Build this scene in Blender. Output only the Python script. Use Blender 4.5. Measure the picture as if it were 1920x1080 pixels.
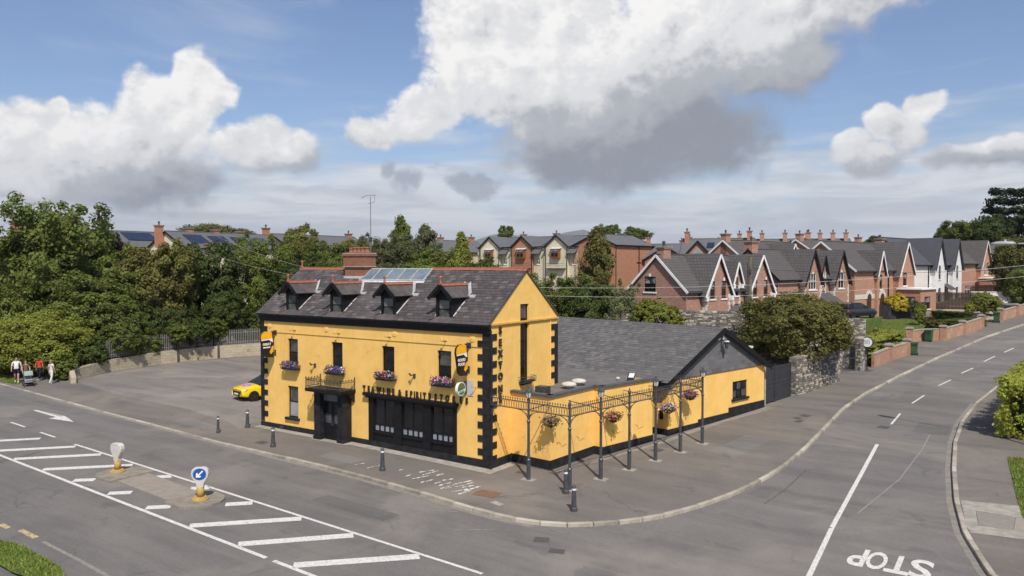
import bpy, bmesh, math, random
import numpy as np
from mathutils import Vector, Matrix
random.seed(7); np.random.seed(7)
R = math.radians
for o in list(bpy.data.objects): bpy.data.objects.remove(o)
SC = bpy.context.scene; COL = SC.collection

# ------------------------------------------------------------------ camera
cam = bpy.data.cameras.new('camera'); cam.sensor_width = 36; cam.lens = 26.81; cam.clip_end = 30000; cam.clip_start = 0.2
camo = bpy.data.objects.new('camera', cam); COL.objects.link(camo)
camo.location = (18.97, -26.76, 8.8); camo.rotation_euler = (R(90 - 1.682), 0, R(33.7))
SC.camera = camo

# ------------------------------------------------------------------ sun, sky, exposure
SUN_AZ = 135.0; SUN_EL = 51.0            # azimuth clockwise from +Y
sd = Vector((math.sin(R(SUN_AZ)) * math.cos(R(SUN_EL)), math.cos(R(SUN_AZ)) * math.cos(R(SUN_EL)), math.sin(R(SUN_EL))))
sl = bpy.data.lights.new('sun', 'SUN'); sl.energy = 4.9; sl.angle = R(0.55); sl.color = (1.0, 0.925, 0.825)
so = bpy.data.objects.new('sun', sl); COL.objects.link(so); so.rotation_euler = sd.to_track_quat('Z', 'Y').to_euler(); so.location = (30, -40, 60)
SC.view_settings.view_transform = 'Standard'; SC.view_settings.look = 'None'
SC.view_settings.exposure = 0.0; SC.view_settings.gamma = 1.0

W = bpy.data.worlds.new('World'); SC.world = W; W.use_nodes = True
wt = W.node_tree; wt.nodes.clear()
class NT:
    def __init__(s, t): s.t = t
    def n(s, typ, **kw):
        nd = s.t.nodes.new(typ)
        for k, v in kw.items(): setattr(nd, k, v)
        return nd
    def set(s, sock, v):
        if hasattr(v, 'is_output') or isinstance(v, bpy.types.NodeSocket): s.t.links.new(v, sock)
        else: sock.default_value = v
    def math(s, op, a, b=0.0, c=0.0, clamp=False):
        nd = s.n('ShaderNodeMath', operation=op, use_clamp=clamp)
        s.set(nd.inputs[0], a); s.set(nd.inputs[1], b); s.set(nd.inputs[2], c); return nd.outputs[0]
    def vmath(s, op, a, b=(0, 0, 0), out=0):
        nd = s.n('ShaderNodeVectorMath', operation=op); s.set(nd.inputs[0], a); s.set(nd.inputs[1], b); return nd.outputs[out]
    def maprange(s, v, a, b, c=0.0, d=1.0, smooth=False):
        nd = s.n('ShaderNodeMapRange', interpolation_type='SMOOTHSTEP' if smooth else 'LINEAR')
        for i, x in enumerate((v, a, b, c, d)): s.set(nd.inputs[i], x)
        return nd.outputs[0]
    def noise(s, vec, scale, detail=4, rough=0.5, dist=0.0):
        nd = s.n('ShaderNodeTexNoise'); s.set(nd.inputs['Vector'], vec); nd.inputs['Scale'].default_value = scale
        nd.inputs['Detail'].default_value = detail; nd.inputs['Roughness'].default_value = rough; nd.inputs['Distortion'].default_value = dist
        return nd.outputs[0]
    def mix(s, f, a, b, blend='MIX'):
        nd = s.n('ShaderNodeMix', data_type='RGBA', blend_type=blend); s.set(nd.inputs[0], f)
        for sock, v in ((nd.inputs[6], a), (nd.inputs[7], b)):
            s.set(sock, (*v, 1.0) if isinstance(v, tuple) and len(v) == 3 else v)
        return nd.outputs[2]
w = NT(wt)
tc = w.n('ShaderNodeTexCoord').outputs['Generated']
dirv = w.vmath('NORMALIZE', tc)
sky = w.n('ShaderNodeTexSky', sky_type='NISHITA'); sky.sun_disc = False
sky.sun_elevation = R(SUN_EL); sky.sun_rotation = R(SUN_AZ); sky.air_density = 1.0; sky.dust_density = 0.8; sky.ozone_density = 2.0; sky.altitude = 20
sx = w.n('ShaderNodeSeparateXYZ'); wt.links.new(dirv, sx.inputs[0])
VIEW_AZ = -33.7
az = w.math('SUBTRACT', w.math('MULTIPLY', w.math('ARCTAN2', sx.outputs[0], sx.outputs[1]), 180 / math.pi), VIEW_AZ)
el = w.math('MULTIPLY', w.math('ARCSINE', sx.outputs[2]), 180 / math.pi)
ae = w.n('ShaderNodeCombineXYZ'); wt.links.new(az, ae.inputs[0]); wt.links.new(el, ae.inputs[1])
warpn = w.n('ShaderNodeTexNoise'); wt.links.new(dirv, warpn.inputs['Vector']); warpn.inputs['Scale'].default_value = 9; warpn.inputs['Detail'].default_value = 3
warp = w.vmath('MULTIPLY', w.vmath('SUBTRACT', warpn.outputs[1], (.5, .5, .5)), (7.0, 5.0, 0))
aew = w.vmath('ADD', ae.outputs[0], warp)
def blobs(lst, vec, sm=0.25):
    f = None
    for (a, e, ra, re) in lst:
        q = w.vmath('MULTIPLY', w.vmath('SUBTRACT', vec, (a, e, 0)), (1 / ra, 1 / re, 0))
        v = w.math('SUBTRACT', 1.0, w.vmath('LENGTH', q, out=1))
        f = v if f is None else w.math('SMOOTH_MAX', f, v, sm)
    return f
CUMULUS = [(1.6, 18.0, 8.6, 7.0), (-2.4, 14.0, 5.8, 4.4), (4, 15, 8, 6), (13, 19.5, 7, 5), (7.6, 12.8, 11.9, 6.8), (17.1, 17.5, 11.5, 4.2), (23.4, 17.5, 5.0, 2.0), (18.2, 14.2, 4.6, 3.2),
           (7.6, 8.4, 10.3, 3.2), (14.0, 8.6, 4.9, 3.4), (-7.2, 11.5, 4.2, 2.4), (-10.3, 9.9, 2.2, 1.8), (-3.6, 16.2, 2.6, 2.8),
           (-21.6, 12.2, 1.3, 2.6), (-23.6, 10.4, 2.6, 2.6), (-26.4, 8.0, 4.2, 2.6), (-32.8, 7.8, 3.4, 2.2), (-30.2, 8.9, 1.5, 1.3), (-32.8, 6.0, 5.1, 2.6),
           (-27.4, 6.0, 7.5, 2.6), (-18.6, 8.2, 3.4, 2.3), (-16.6, 8.1, 2.1, 2.4), (29.4, 10.6, 1.2, 1.2), (27.6, 9.0, 1.9, 1.5), (25.0, 7.3, 2.3, 1.2), (32.4, 6.6, 4.0, .9),
           (44, 15, 9, 5), (60, 11, 12, 5), (-46, 12, 9, 4), (-63, 16, 12, 6), (85, 20, 14, 8), (-95, 15, 15, 6), (120, 14, 13, 6), (-135, 22, 15, 8), (10, 38, 16, 9), (-50, 45, 17, 9), (65, 48, 18, 9), (160, 16, 14, 6)]
SCUD = [(-7.0, 6.2, 2.6, 1.1), (-8.6, 6.9, 1.0, 1.0), (-2.6, 5.8, 2.0, .8)]
cf = blobs(CUMULUS, aew); sf = blobs(SCUD, aew)
dz = w.vmath('MULTIPLY', dirv, (1, 1, 1.25))
def billow(p, det):
    n_ = w.noise(p, 9.0, det, 0.60, 0.15); r_ = w.math('ABSOLUTE', w.math('SUBTRACT', w.noise(p, 17.0, det - 2, 0.58, 0.0), 0.5))
    return w.math('ADD', w.math('MULTIPLY', w.math('SUBTRACT', n_, 0.5), 1.35), w.math('MULTIPLY', w.math('SUBTRACT', r_, 0.10), 1.6))
b0 = billow(dz, 8); b1 = billow(w.vmath('ADD', dz, (-0.014, -0.004, 0.018)), 6)
n1 = w.noise(dz, 14.0, 6, 0.62, 0.1); n3 = n1
dens = w.math('ADD', w.math('MULTIPLY', cf, 1.5), b0)
# each cloud mass is brighter on its upper left and greyer underneath
MASSES = [(6.5, 13.0, 15, 7.4), (-27.5, 6.9, 9.5, 5.2), (-17.6, 7.6, 4.6, 3.2), (27.2, 8.0, 4.4, 3.4), (33, 6.6, 5, 1.4), (44, 15, 9, 5), (60, 11, 12, 5), (-46, 12, 9, 4), (-63, 16, 12, 6), (10, 38, 16, 9), (-50, 45, 17, 9), (65, 48, 18, 9)]
sw = None; ss = None
for (a_, e0_, ra_, re_) in MASSES:
    q_ = w.vmath('MULTIPLY', w.vmath('SUBTRACT', aew, (a_, e0_, 0)), (1 / ra_, 1 / re_, 0))
    wt_i = w.math('POWER', w.math('MAXIMUM', w.math('SUBTRACT', 1.6, w.vmath('LENGTH', q_, out=1)), 0.001), 2.0)
    s_i = w.math('MULTIPLY', w.vmath('DOT_PRODUCT', q_, (-0.42, 0.80, 0), out=1), wt_i)
    sw = wt_i if sw is None else w.math('ADD', sw, wt_i); ss = s_i if ss is None else w.math('ADD', ss, s_i)
side = w.math('DIVIDE', ss, w.math('ADD', sw, 0.02))
shade = w.maprange(w.math('ADD', side, w.math('MULTIPLY', b0, -0.18)), 0.42, -0.62, 0, 1, True)
alpha = w.maprange(dens, w.maprange(shade, 0, 1, -0.08, -0.25), w.maprange(shade, 0, 1, 0.38, 0.62), 0, 1, True)
lit = w.math('ADD', w.math('MULTIPLY', w.math('SUBTRACT', 1.0, shade), 0.86), w.math('MULTIPLY', w.math('SUBTRACT', b0, b1), w.maprange(shade, 0, 1, 0.8, 0.4)), clamp=True)
cr = w.n('ShaderNodeValToRGB'); wt.links.new(lit, cr.inputs[0]); cr.color_ramp.interpolation = 'EASE'
el_ = cr.color_ramp.elements; el_[0].position = 0.0; el_[0].color = (.29, .31, .355, 1); el_[1].position = 1.0; el_[1].color = (.99, .975, .955, 1)
e_ = el_.new(0.32); e_.color = (.47, .485, .52, 1); e_ = el_.new(0.68); e_.color = (.80, .80, .81, 1)
ccol = cr.outputs[0]
# thin low stratus towards the horizon and faint veils
lowv = w.vmath('MULTIPLY', dirv, (1.0, 1.0, 7.0))
ln = w.noise(lowv, 5.0, 6, 0.55, 0.3)
lown = w.maprange(w.math('ADD', w.math('MULTIPLY', el, -0.060), ln), -0.16, 0.26, 0.0, 0.93, True)
lowc = w.mix(w.maprange(w.noise(lowv, 7.0, 5, 0.55, 0.5), 0.36, 0.62, 0, 1, True), (0.60, 0.63, 0.685), (0.81, 0.825, 0.85))
veil = w.math('MULTIPLY', w.maprange(w.noise(w.vmath('MULTIPLY', dirv, (1, 1, 4)), 3.0, 6, .6, .6), 0.52, 0.8, 0, 0.55, True), 0.6)
bgS = w.n('ShaderNodeBackground'); wt.links.new(sky.outputs[0], bgS.inputs[0]); bgS.inputs[1].default_value = 0.105
skyrgb = w.mix(1.0, sky.outputs[0], (0.108, 0.110, 0.122), 'MULTIPLY')
c1 = w.mix(veil, skyrgb, (0.70, 0.74, 0.80))
c2 = w.mix(lown, c1, lowc)
c3 = w.mix(alpha, c2, ccol)
scud = w.math('MULTIPLY', w.maprange(w.math('ADD', sf, w.math('MULTIPLY', w.math('ADD', w.math('SUBTRACT', n1, .5), w.math('MULTIPLY', w.math('SUBTRACT', n3, .5), .5)), 2.6)), -0.05, 0.7, 0, 0.75, True), 1.0)
c4 = w.mix(scud, c3, (0.34, 0.37, 0.44))
wt.links.new(c4, bgS.inputs[0]); bgS.inputs[1].default_value = 1.0
wo = w.n('ShaderNodeOutputWorld'); wt.links.new(bgS.outputs[0], wo.inputs[0])
W.cycles.sampling_method = 'MANUAL'; W.cycles.sample_map_resolution = 512

# ------------------------------------------------------------------ terrain
SX, SY = 0.23808, 0.97132          # direction of the side street, away from the crossing
def G(x, y):
    a = -0.13 + 0.015 * max(-12, min(-x, 80))
    u = x * SX + y * SY; t = max(0, min(u, 70) - 4); b = 0.0205 * t + 0.000475 * t * t
    if u > 70: t = min(u, 110) - 70; b += 0.083 * t - 0.00085 * t * t
    if u > 110: b += 0.015 * (min(u, 200) - 110)
    return a + b
def upstand(x, y):
    return 0.035 + 0.085 * min(1, max(0, (x + 14) / 6))
def PV(x, y): return G(x, y) + upstand(x, y)

# ------------------------------------------------------------------ helpers
def tag(o, label=None, cat=None, group=None, kind=None):
    if label: o['label'] = label
    if cat: o['category'] = cat
    if group: o['group'] = group
    if kind: o['kind'] = kind
    return o
def empty(name, loc=(0, 0, 0), rz=0.0, label=None, cat=None, group=None):
    o = bpy.data.objects.new(name, None); COL.objects.link(o); o.location = loc; o.rotation_euler = (0, 0, rz); o.empty_display_size = 0.2
    return tag(o, label, cat, group)
def link(name, me, mat=None, parent=None):
    o = bpy.data.objects.new(name, me); COL.objects.link(o)
    if mat is not None and not me.materials: me.materials.append(mat)
    if parent is not None: o.parent = parent
    return o
def inst(name, me, parent=None, loc=(0, 0, 0), rot=(0, 0, 0), scale=(1, 1, 1), mat=None):
    o = bpy.data.objects.new(name, me); COL.objects.link(o); o.location = loc; o.rotation_euler = rot; o.scale = scale
    if parent is not None: o.parent = parent
    if mat is not None:
        o.material_slots[0].link = 'OBJECT'; o.material_slots[0].material = mat
    return o
def copy_tree(o, parent=None):
    c = o.copy(); COL.objects.link(c); c.parent = parent
    for ch in list(o.children): copy_tree(ch, c)
    return c
V = Vector
class MB:
    def __init__(s): s.v = []; s.f = []; s.m = []
    def face(s, pts, m=0):
        i = len(s.v); s.v += [tuple(p) for p in pts]; s.f.append(tuple(range(i, i + len(pts)))); s.m.append(m)
    def box(s, x0, x1, y0, y1, z0, z1, m=0):
        i = len(s.v)
        s.v += [(x0, y0, z0), (x1, y0, z0), (x1, y1, z0), (x0, y1, z0), (x0, y0, z1), (x1, y0, z1), (x1, y1, z1), (x0, y1, z1)]
        for q in ((0, 3, 2, 1), (4, 5, 6, 7), (0, 1, 5, 4), (1, 2, 6, 5), (2, 3, 7, 6), (3, 0, 4, 7)):
            s.f.append(tuple(i + k for k in q)); s.m.append(m)
        return s
    def obox(s, c, ux, uy, uz, m=0):      # oriented box: centre and three half vectors
        c, ux, uy, uz = V(c), V(ux), V(uy), V(uz); i = len(s.v)
        for sz in (-1, 1):
            for a, b in ((-1, -1), (1, -1), (1, 1), (-1, 1)): s.v.append(tuple(c + ux * a + uy * b + uz * sz))
        for q in ((0, 3, 2, 1), (4, 5, 6, 7), (0, 1, 5, 4), (1, 2, 6, 5), (2, 3, 7, 6), (3, 0, 4, 7)):
            s.f.append(tuple(i + k for k in q)); s.m.append(m)
        return s
    def bar(s, p, q, w=.05, h=.05, m=0, up=(0, 0, 1)):
        p, q = V(p), V(q); d = q - p; L = d.length
        if L < 1e-6: return s
        d /= L; side = d.cross(V(up))
        if side.length < 1e-4: side = d.cross(V((1, 0, 0)))
        side.normalize(); u = side.cross(d)
        return s.obox((p + q) / 2, d * L / 2, side * w / 2, u * h / 2, m)
    def tube(s, p, q, r0, r1=None, n=8, m=0, cap=True):
        p, q = V(p), V(q); r1 = r0 if r1 is None else r1
        d = (q - p); 
        if d.length < 1e-6: return s
        d.normalize(); a = d.cross(V((0, 0, 1)))
        if a.length < 1e-3: a = V((1, 0, 0))
        a.normalize(); b = d.cross(a); i = len(s.v)
        for c, r in ((p, r0), (q, r1)):
            for k in range(n):
                t = 2 * math.pi * k / n; s.v.append(tuple(c + a * math.cos(t) * r + b * math.sin(t) * r))
        for k in range(n):
            k2 = (k + 1) % n; s.f.append((i + k, i + k2, i + n + k2, i + n + k)); s.m.append(m)
        if cap:
            s.f.append(tuple(i + k for k in reversed(range(n)))); s.m.append(m)
            s.f.append(tuple(i + n + k for k in range(n))); s.m.append(m)
        return s
    def path(s, pts, r, n=6, m=0):
        for a, b in zip(pts[:-1], pts[1:]): s.tube(a, b, r, r, n, m, True)
        return s
    def lathe(s, prof, c=(0, 0, 0), n=12, m=0, caps=True):
        i = len(s.v); c = V(c)
        for r, z in prof:
            for k in range(n):
                t = 2 * math.pi * k / n; s.v.append((c.x + r * math.cos(t), c.y + r * math.sin(t), c.z + z))
        for j in range(len(prof) - 1):
            for k in range(n):
                k2 = (k + 1) % n; s.f.append((i + j * n + k, i + j * n + k2, i + (j + 1) * n + k2, i + (j + 1) * n + k)); s.m.append(m)
        if caps:
            s.f.append(tuple(i + k for k in reversed(range(n)))); s.m.append(m)
            j = (len(prof) - 1) * n; s.f.append(tuple(i + j + k for k in range(n))); s.m.append(m)
        return s
    def slab(s, a, b, c, d, t, m=0):       # quad extruded by t against its normal
        a, b, c, d = V(a), V(b), V(c), V(d); n = (b - a).cross(d - a).normalized() * -t; i = len(s.v)
        s.v += [tuple(p) for p in (a, b, c, d, a + n, b + n, c + n, d + n)]
        for q in ((0, 1, 2, 3), (7, 6, 5, 4), (0, 4, 5, 1), (1, 5, 6, 2), (2, 6, 7, 3), (3, 7, 4, 0)):
            s.f.append(tuple(i + k for k in q)); s.m.append(m)
        return s
    def prism(s, poly, off, m=0):          # 3D polygon extruded by vector off
        off = V(off); poly = [V(p) for p in poly]; n = len(poly); i = len(s.v)
        s.v += [tuple(p) for p in poly] + [tuple(p + off) for p in poly]
        s.f.append(tuple(i + k for k in range(n))); s.m.append(m)
        s.f.append(tuple(i + n + k for k in reversed(range(n)))); s.m.append(m)
        for k in range(n):
            k2 = (k + 1) % n; s.f.append((i + k, i + n + k, i + n + k2, i + k2)); s.m.append(m)
        return s
    def sphere(s, c, r, n=8, k=6, m=0, sq=(1, 1, 1)):
        prof = [(max(1e-3, r * math.sin(math.pi * j / k)), -r * math.cos(math.pi * j / k)) for j in range(k + 1)]
        i = len(s.v); s.lathe(prof, (0, 0, 0), n, m, False)
        for j in range(i, len(s.v)):
            x, y, z = s.v[j]; s.v[j] = (c[0] + x * sq[0], c[1] + y * sq[1], c[2] + z * sq[2])
        return s
    def wall(s, O, U, N, L, H, holes=(), depth=0.12, m=0, z0=0.0):
        # wall face with real openings: O origin, U along, N outward, rectangles (u0,u1,z0,z1)
        O, U, N = V(O), V(U), V(N); Z = V((0, 0, 1))
        us = sorted({0.0, L, *[h[0] for h in holes], *[h[1] for h in holes]}); zs = sorted({z0, H, *[h[2] for h in holes], *[h[3] for h in holes]})
        P = lambda u, z, d=0.0: O + U * u + Z * z - N * d
        flip = U.cross(Z).dot(N) < 0
        def f(pts): s.face(pts[::-1] if flip else pts, m)
        for a, b in zip(us[:-1], us[1:]):
            for c, d in zip(zs[:-1], zs[1:]):
                mu, mz = (a + b) / 2, (c + d) / 2
                if any(h[0] < mu < h[1] and h[2] < mz < h[3] for h in holes): continue
                f([P(a, c), P(b, c), P(b, d), P(a, d)])
        for (a, b, c, d) in holes:
            f([P(a, c), P(a, d), P(a, d, depth), P(a, c, depth)]); f([P(b, d), P(b, c), P(b, c, depth), P(b, d, depth)])
            f([P(a, d), P(b, d), P(b, d, depth), P(a, d, depth)]); f([P(b, c), P(a, c), P(a, c, depth), P(b, c, depth)])
        return s
    def mesh(s, name, mats=None, smooth=False, uv=True):
        me = bpy.data.meshes.new(name); me.from_pydata(s.v, [], s.f)
        if mats is not None:
            for mt in (mats if isinstance(mats, (list, tuple)) else [mats]): me.materials.append(mt)
        me.polygons.foreach_set('material_index', s.m)
        if smooth: me.polygons.foreach_set('use_smooth', [True] * len(s.f))
        if uv:
            ul = me.uv_layers.new(name='UVMap'); data = ul.data
            for p in me.polygons:
                n = p.normal
                if abs(n.z) > 0.999: t = V((1, 0, 0)); b = V((0, 1, 0))
                else: t = V((-n.y, n.x, 0)).normalized(); b = n.cross(t)
                for li, vi in zip(p.loop_indices, p.vertices):
                    c = me.vertices[vi].co; data[li].uv = (c.dot(t), c.dot(b))
        me.update(); return me
    def build(s, name, mats, parent=None, smooth=False, uv=True):
        return link(name, s.mesh(name, mats, smooth, uv), None, parent)

# ------------------------------------------------------------------ materials
MATS = {}
def material(name, c1, c2=None, scale=3.0, rough=0.8, bump=0.0, bscale=30.0, spec=0.3, metal=0.0, detail=5, lo=0.35, hi=0.65, c3=None, s3=0.4, f3=0.5, lo3=.5, hi3=.75):
    m = bpy.data.materials.new(name); m.use_nodes = True; t = m.node_tree; k = NT(t); bs = t.nodes['Principled BSDF']
    pos = k.n('ShaderNodeTexCoord').outputs['Object']
    if c2 is not None:
        col = k.mix(k.maprange(k.noise(pos, scale, detail, .6), lo, hi, 0, 1, True), c1, c2)
    else: col = k.mix(0.0, c1, c1)
    if c3 is not None:
        col = k.mix(k.maprange(k.noise(pos, s3, 6, .62, .4), lo3, hi3, 0, f3, True), col, c3)
    t.links.new(col, bs.inputs['Base Color'])
    bs.inputs['Roughness'].default_value = rough; bs.inputs['Metallic'].default_value = metal; bs.inputs['Specular IOR Level'].default_value = spec
    if bump > 0:
        bn = k.n('ShaderNodeBump'); bn.inputs['Strength'].default_value = bump; bn.inputs['Distance'].default_value = 0.02
        t.links.new(k.noise(pos, bscale, 4, .6), bn.inputs['Height']); t.links.new(bn.outputs[0], bs.inputs['Normal'])
    MATS[name] = m; return m
def brickmat(name, c1, c2, mortar, bw=0.225, bh=0.075, msize=0.01, rough=0.85, bump=0.5, c3=None, f3=0.5, offset=.5, s3=1.2):
    m = bpy.data.materials.new(name); m.use_nodes = True; t = m.node_tree; k = NT(t); bs = t.nodes['Principled BSDF']
    uv = k.n('ShaderNodeTexCoord').outputs['UV']; pos = k.n('ShaderNodeTexCoord').outputs['Object']
    b = k.n('ShaderNodeTexBrick', offset=offset); t.links.new(uv, b.inputs['Vector'])
    b.inputs['Color1'].default_value = (*c1, 1); b.inputs['Color2'].default_value = (*c2, 1); b.inputs['Mortar'].default_value = (*mortar, 1)
    b.inputs['Scale'].default_value = 1.0; b.inputs['Mortar Size'].default_value = msize; b.inputs['Brick Width'].default_value = bw; b.inputs['Row Height'].default_value = bh
    b.inputs['Bias'].default_value = 0.0; b.inputs['Mortar Smooth'].default_value = 0.2
    col = b.outputs['Color']
    col = k.mix(k.maprange(k.noise(pos, 2.5, 5, .6), .3, .7, 0.75, 1.15), (0, 0, 0), col, 'MIX') if False else col
    if c3 is not None: col = k.mix(k.maprange(k.noise(pos, s3, 6, .65, .3), .5, .72, 0, f3, True), col, c3)
    t.links.new(col, bs.inputs['Base Color']); bs.inputs['Roughness'].default_value = rough; bs.inputs['Specular IOR Level'].default_value = 0.25
    bn = k.n('ShaderNodeBump', invert=True); bn.inputs['Strength'].default_value = bump; bn.inputs['Distance'].default_value = 0.02
    t.links.new(b.outputs['Fac'], bn.inputs['Height']); t.links.new(bn.outputs[0], bs.inputs['Normal'])
    MATS[name] = m; return m
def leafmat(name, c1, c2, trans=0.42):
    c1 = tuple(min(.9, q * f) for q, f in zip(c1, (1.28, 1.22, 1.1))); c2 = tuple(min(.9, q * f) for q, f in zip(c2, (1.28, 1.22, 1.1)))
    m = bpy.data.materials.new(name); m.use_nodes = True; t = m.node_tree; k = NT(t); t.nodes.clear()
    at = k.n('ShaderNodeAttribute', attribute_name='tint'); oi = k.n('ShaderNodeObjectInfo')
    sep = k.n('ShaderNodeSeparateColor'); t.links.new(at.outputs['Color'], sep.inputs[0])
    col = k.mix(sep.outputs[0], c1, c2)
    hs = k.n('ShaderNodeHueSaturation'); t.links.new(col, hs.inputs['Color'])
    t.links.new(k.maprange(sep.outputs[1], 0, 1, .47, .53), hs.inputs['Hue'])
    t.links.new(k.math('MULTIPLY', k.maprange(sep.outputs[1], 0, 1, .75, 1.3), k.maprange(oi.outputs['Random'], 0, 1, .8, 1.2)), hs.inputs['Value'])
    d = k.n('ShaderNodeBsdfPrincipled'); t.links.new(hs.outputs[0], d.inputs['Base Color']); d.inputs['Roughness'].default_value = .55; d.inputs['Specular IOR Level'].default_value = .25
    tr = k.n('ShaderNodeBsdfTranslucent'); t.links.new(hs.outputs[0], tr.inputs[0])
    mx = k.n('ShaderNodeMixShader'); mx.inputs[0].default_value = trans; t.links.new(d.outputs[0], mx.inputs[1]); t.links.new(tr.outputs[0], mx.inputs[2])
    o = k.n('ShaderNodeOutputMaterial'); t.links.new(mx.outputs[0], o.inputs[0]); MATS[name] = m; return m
def tintmat(name, rough=.6):
    m = bpy.data.materials.new(name); m.use_nodes = True; t = m.node_tree; k = NT(t)
    at = k.n('ShaderNodeAttribute', attribute_name='tint'); t.links.new(at.outputs['Color'], t.nodes['Principled BSDF'].inputs['Base Color'])
    t.nodes['Principled BSDF'].inputs['Roughness'].default_value = rough; MATS[name] = m; return m
def rendermat(name, c1, c2, dirt, crackc):
    m = bpy.data.materials.new(name); m.use_nodes = True; t = m.node_tree; k = NT(t); bs = t.nodes['Principled BSDF']; pos = k.n('ShaderNodeTexCoord').outputs['Object']
    col = k.mix(k.maprange(k.noise(pos, 1.1, 6, .62, .4), .34, .66, 0, 1, True), c1, c2)
    col = k.mix(k.maprange(k.noise(k.vmath('MULTIPLY', pos, (5.5, 5.5, .32)), 1.0, 5, .65, .2), .52, .78, 0, .55, True), col, dirt)      # rain streaks
    col = k.mix(k.maprange(k.noise(k.vmath('ADD', pos, (3, 9, 1)), 2.3, 6, .7, .5), .60, .74, 0, .5, True), col, dirt)                 # blotches
    vo = k.n('ShaderNodeTexVoronoi', feature='DISTANCE_TO_EDGE'); vo.inputs['Scale'].default_value = .38; nn = k.n('ShaderNodeTexNoise'); t.links.new(pos, nn.inputs['Vector']); nn.inputs['Scale'].default_value = 1.6; nn.inputs['Detail'].default_value = 6
    t.links.new(k.vmath('ADD', pos, k.vmath('MULTIPLY', nn.outputs[1], (1.2, 1.2, 1.2))), vo.inputs['Vector'])
    col = k.mix(k.math('MULTIPLY', k.maprange(vo.outputs[0], 0, .006, .55, 0), k.maprange(k.noise(pos, .5, 3, .5), .5, .6, 0, 1, True)), col, crackc)
    t.links.new(col, bs.inputs['Base Color']); bs.inputs['Roughness'].default_value = .92; bs.inputs['Specular IOR Level'].default_value = .15
    bn = k.n('ShaderNodeBump'); bn.inputs['Strength'].default_value = .35; bn.inputs['Distance'].default_value = .015; t.links.new(k.math('ADD', k.noise(pos, 45, 4, .7), k.math('MULTIPLY', k.noise(pos, 3, 3, .5), 2.0)), bn.inputs['Height']); t.links.new(bn.outputs[0], bs.inputs['Normal']); MATS[name] = m; return m
Y_WALL = rendermat('yellow_render', (.86, .545, .165), (.79, .49, .140), (.62, .39, .125), (.42, .27, .10))
BLACK = material('black_paint', (.007, .007, .008), (.013, .013, .014), 6, .5, .1, 40, spec=.2)
BLACKM = material('black_masonry_paint', (.013, .0135, .015), (.024, .024, .027), 3, .7, .2, 40, c3=(.045, .043, .041), s3=1.5, f3=.5, spec=.2)
SLATE = material('weathered_slate', (.066, .056, .055), (.105, .090, .086), 2.2, .62, .3, 25, c3=(.155, .137, .125), s3=.7, f3=.6)
SLATE2 = material('grey_slate', (.105, .100, .099), (.150, .143, .138), 3.0, .62, .3, 25, c3=(.070, .066, .066), s3=1.1, f3=.6)
TERRA = material('terracotta', (.36, .135, .075), (.24, .10, .065), 3, .85, .2, 30, c3=(.14, .11, .09), s3=2, f3=.6)
LEAD = material('lead_flashing', (.42, .43, .45), (.6, .6, .6), 4, .5, .1)
GLASS = material('dark_glass', (.008, .009, .010), (.014, .015, .017), .8, .07, 0, spec=.45)
GLASSB = material('glass_with_blind', (.33, .34, .34), (.22, .23, .24), 2, .15, 0, spec=.7)
GLASSG = material('frosted_pane', (.27, .30, .33), (.22, .25, .28), 3, .25, 0, spec=.5)
SKYGL = material('skylight_glass', (.10, .15, .20), (.16, .20, .23), 1.6, .18, 0, spec=.35)
WHITE = material('white_paint', (.80, .80, .79), (.70, .70, .69), 3, .6)
OFFW = material('off_white_render', (.74, .72, .67), (.66, .64, .59), 1.5, .85, .1)
CREAM = material('cream_render', (.66, .60, .43), (.58, .52, .37), 1.2, .88, .1, c3=(.45, .40, .30), s3=.6, f3=.5)
IRON = material('painted_iron', (.040, .044, .050), (.065, .070, .078), 8, .42, .1, spec=.5)
CONC = material('pale_concrete', (.36, .335, .285), (.27, .25, .215), 3, .9, .3, 50, c3=(.20, .185, .16), s3=1.2, f3=.6)
KERB = material('kerb_concrete', (.40, .36, .30), (.31, .275, .225), 5, .9, .3, 40, c3=(.20, .18, .15), s3=2.0, f3=.6)
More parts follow.
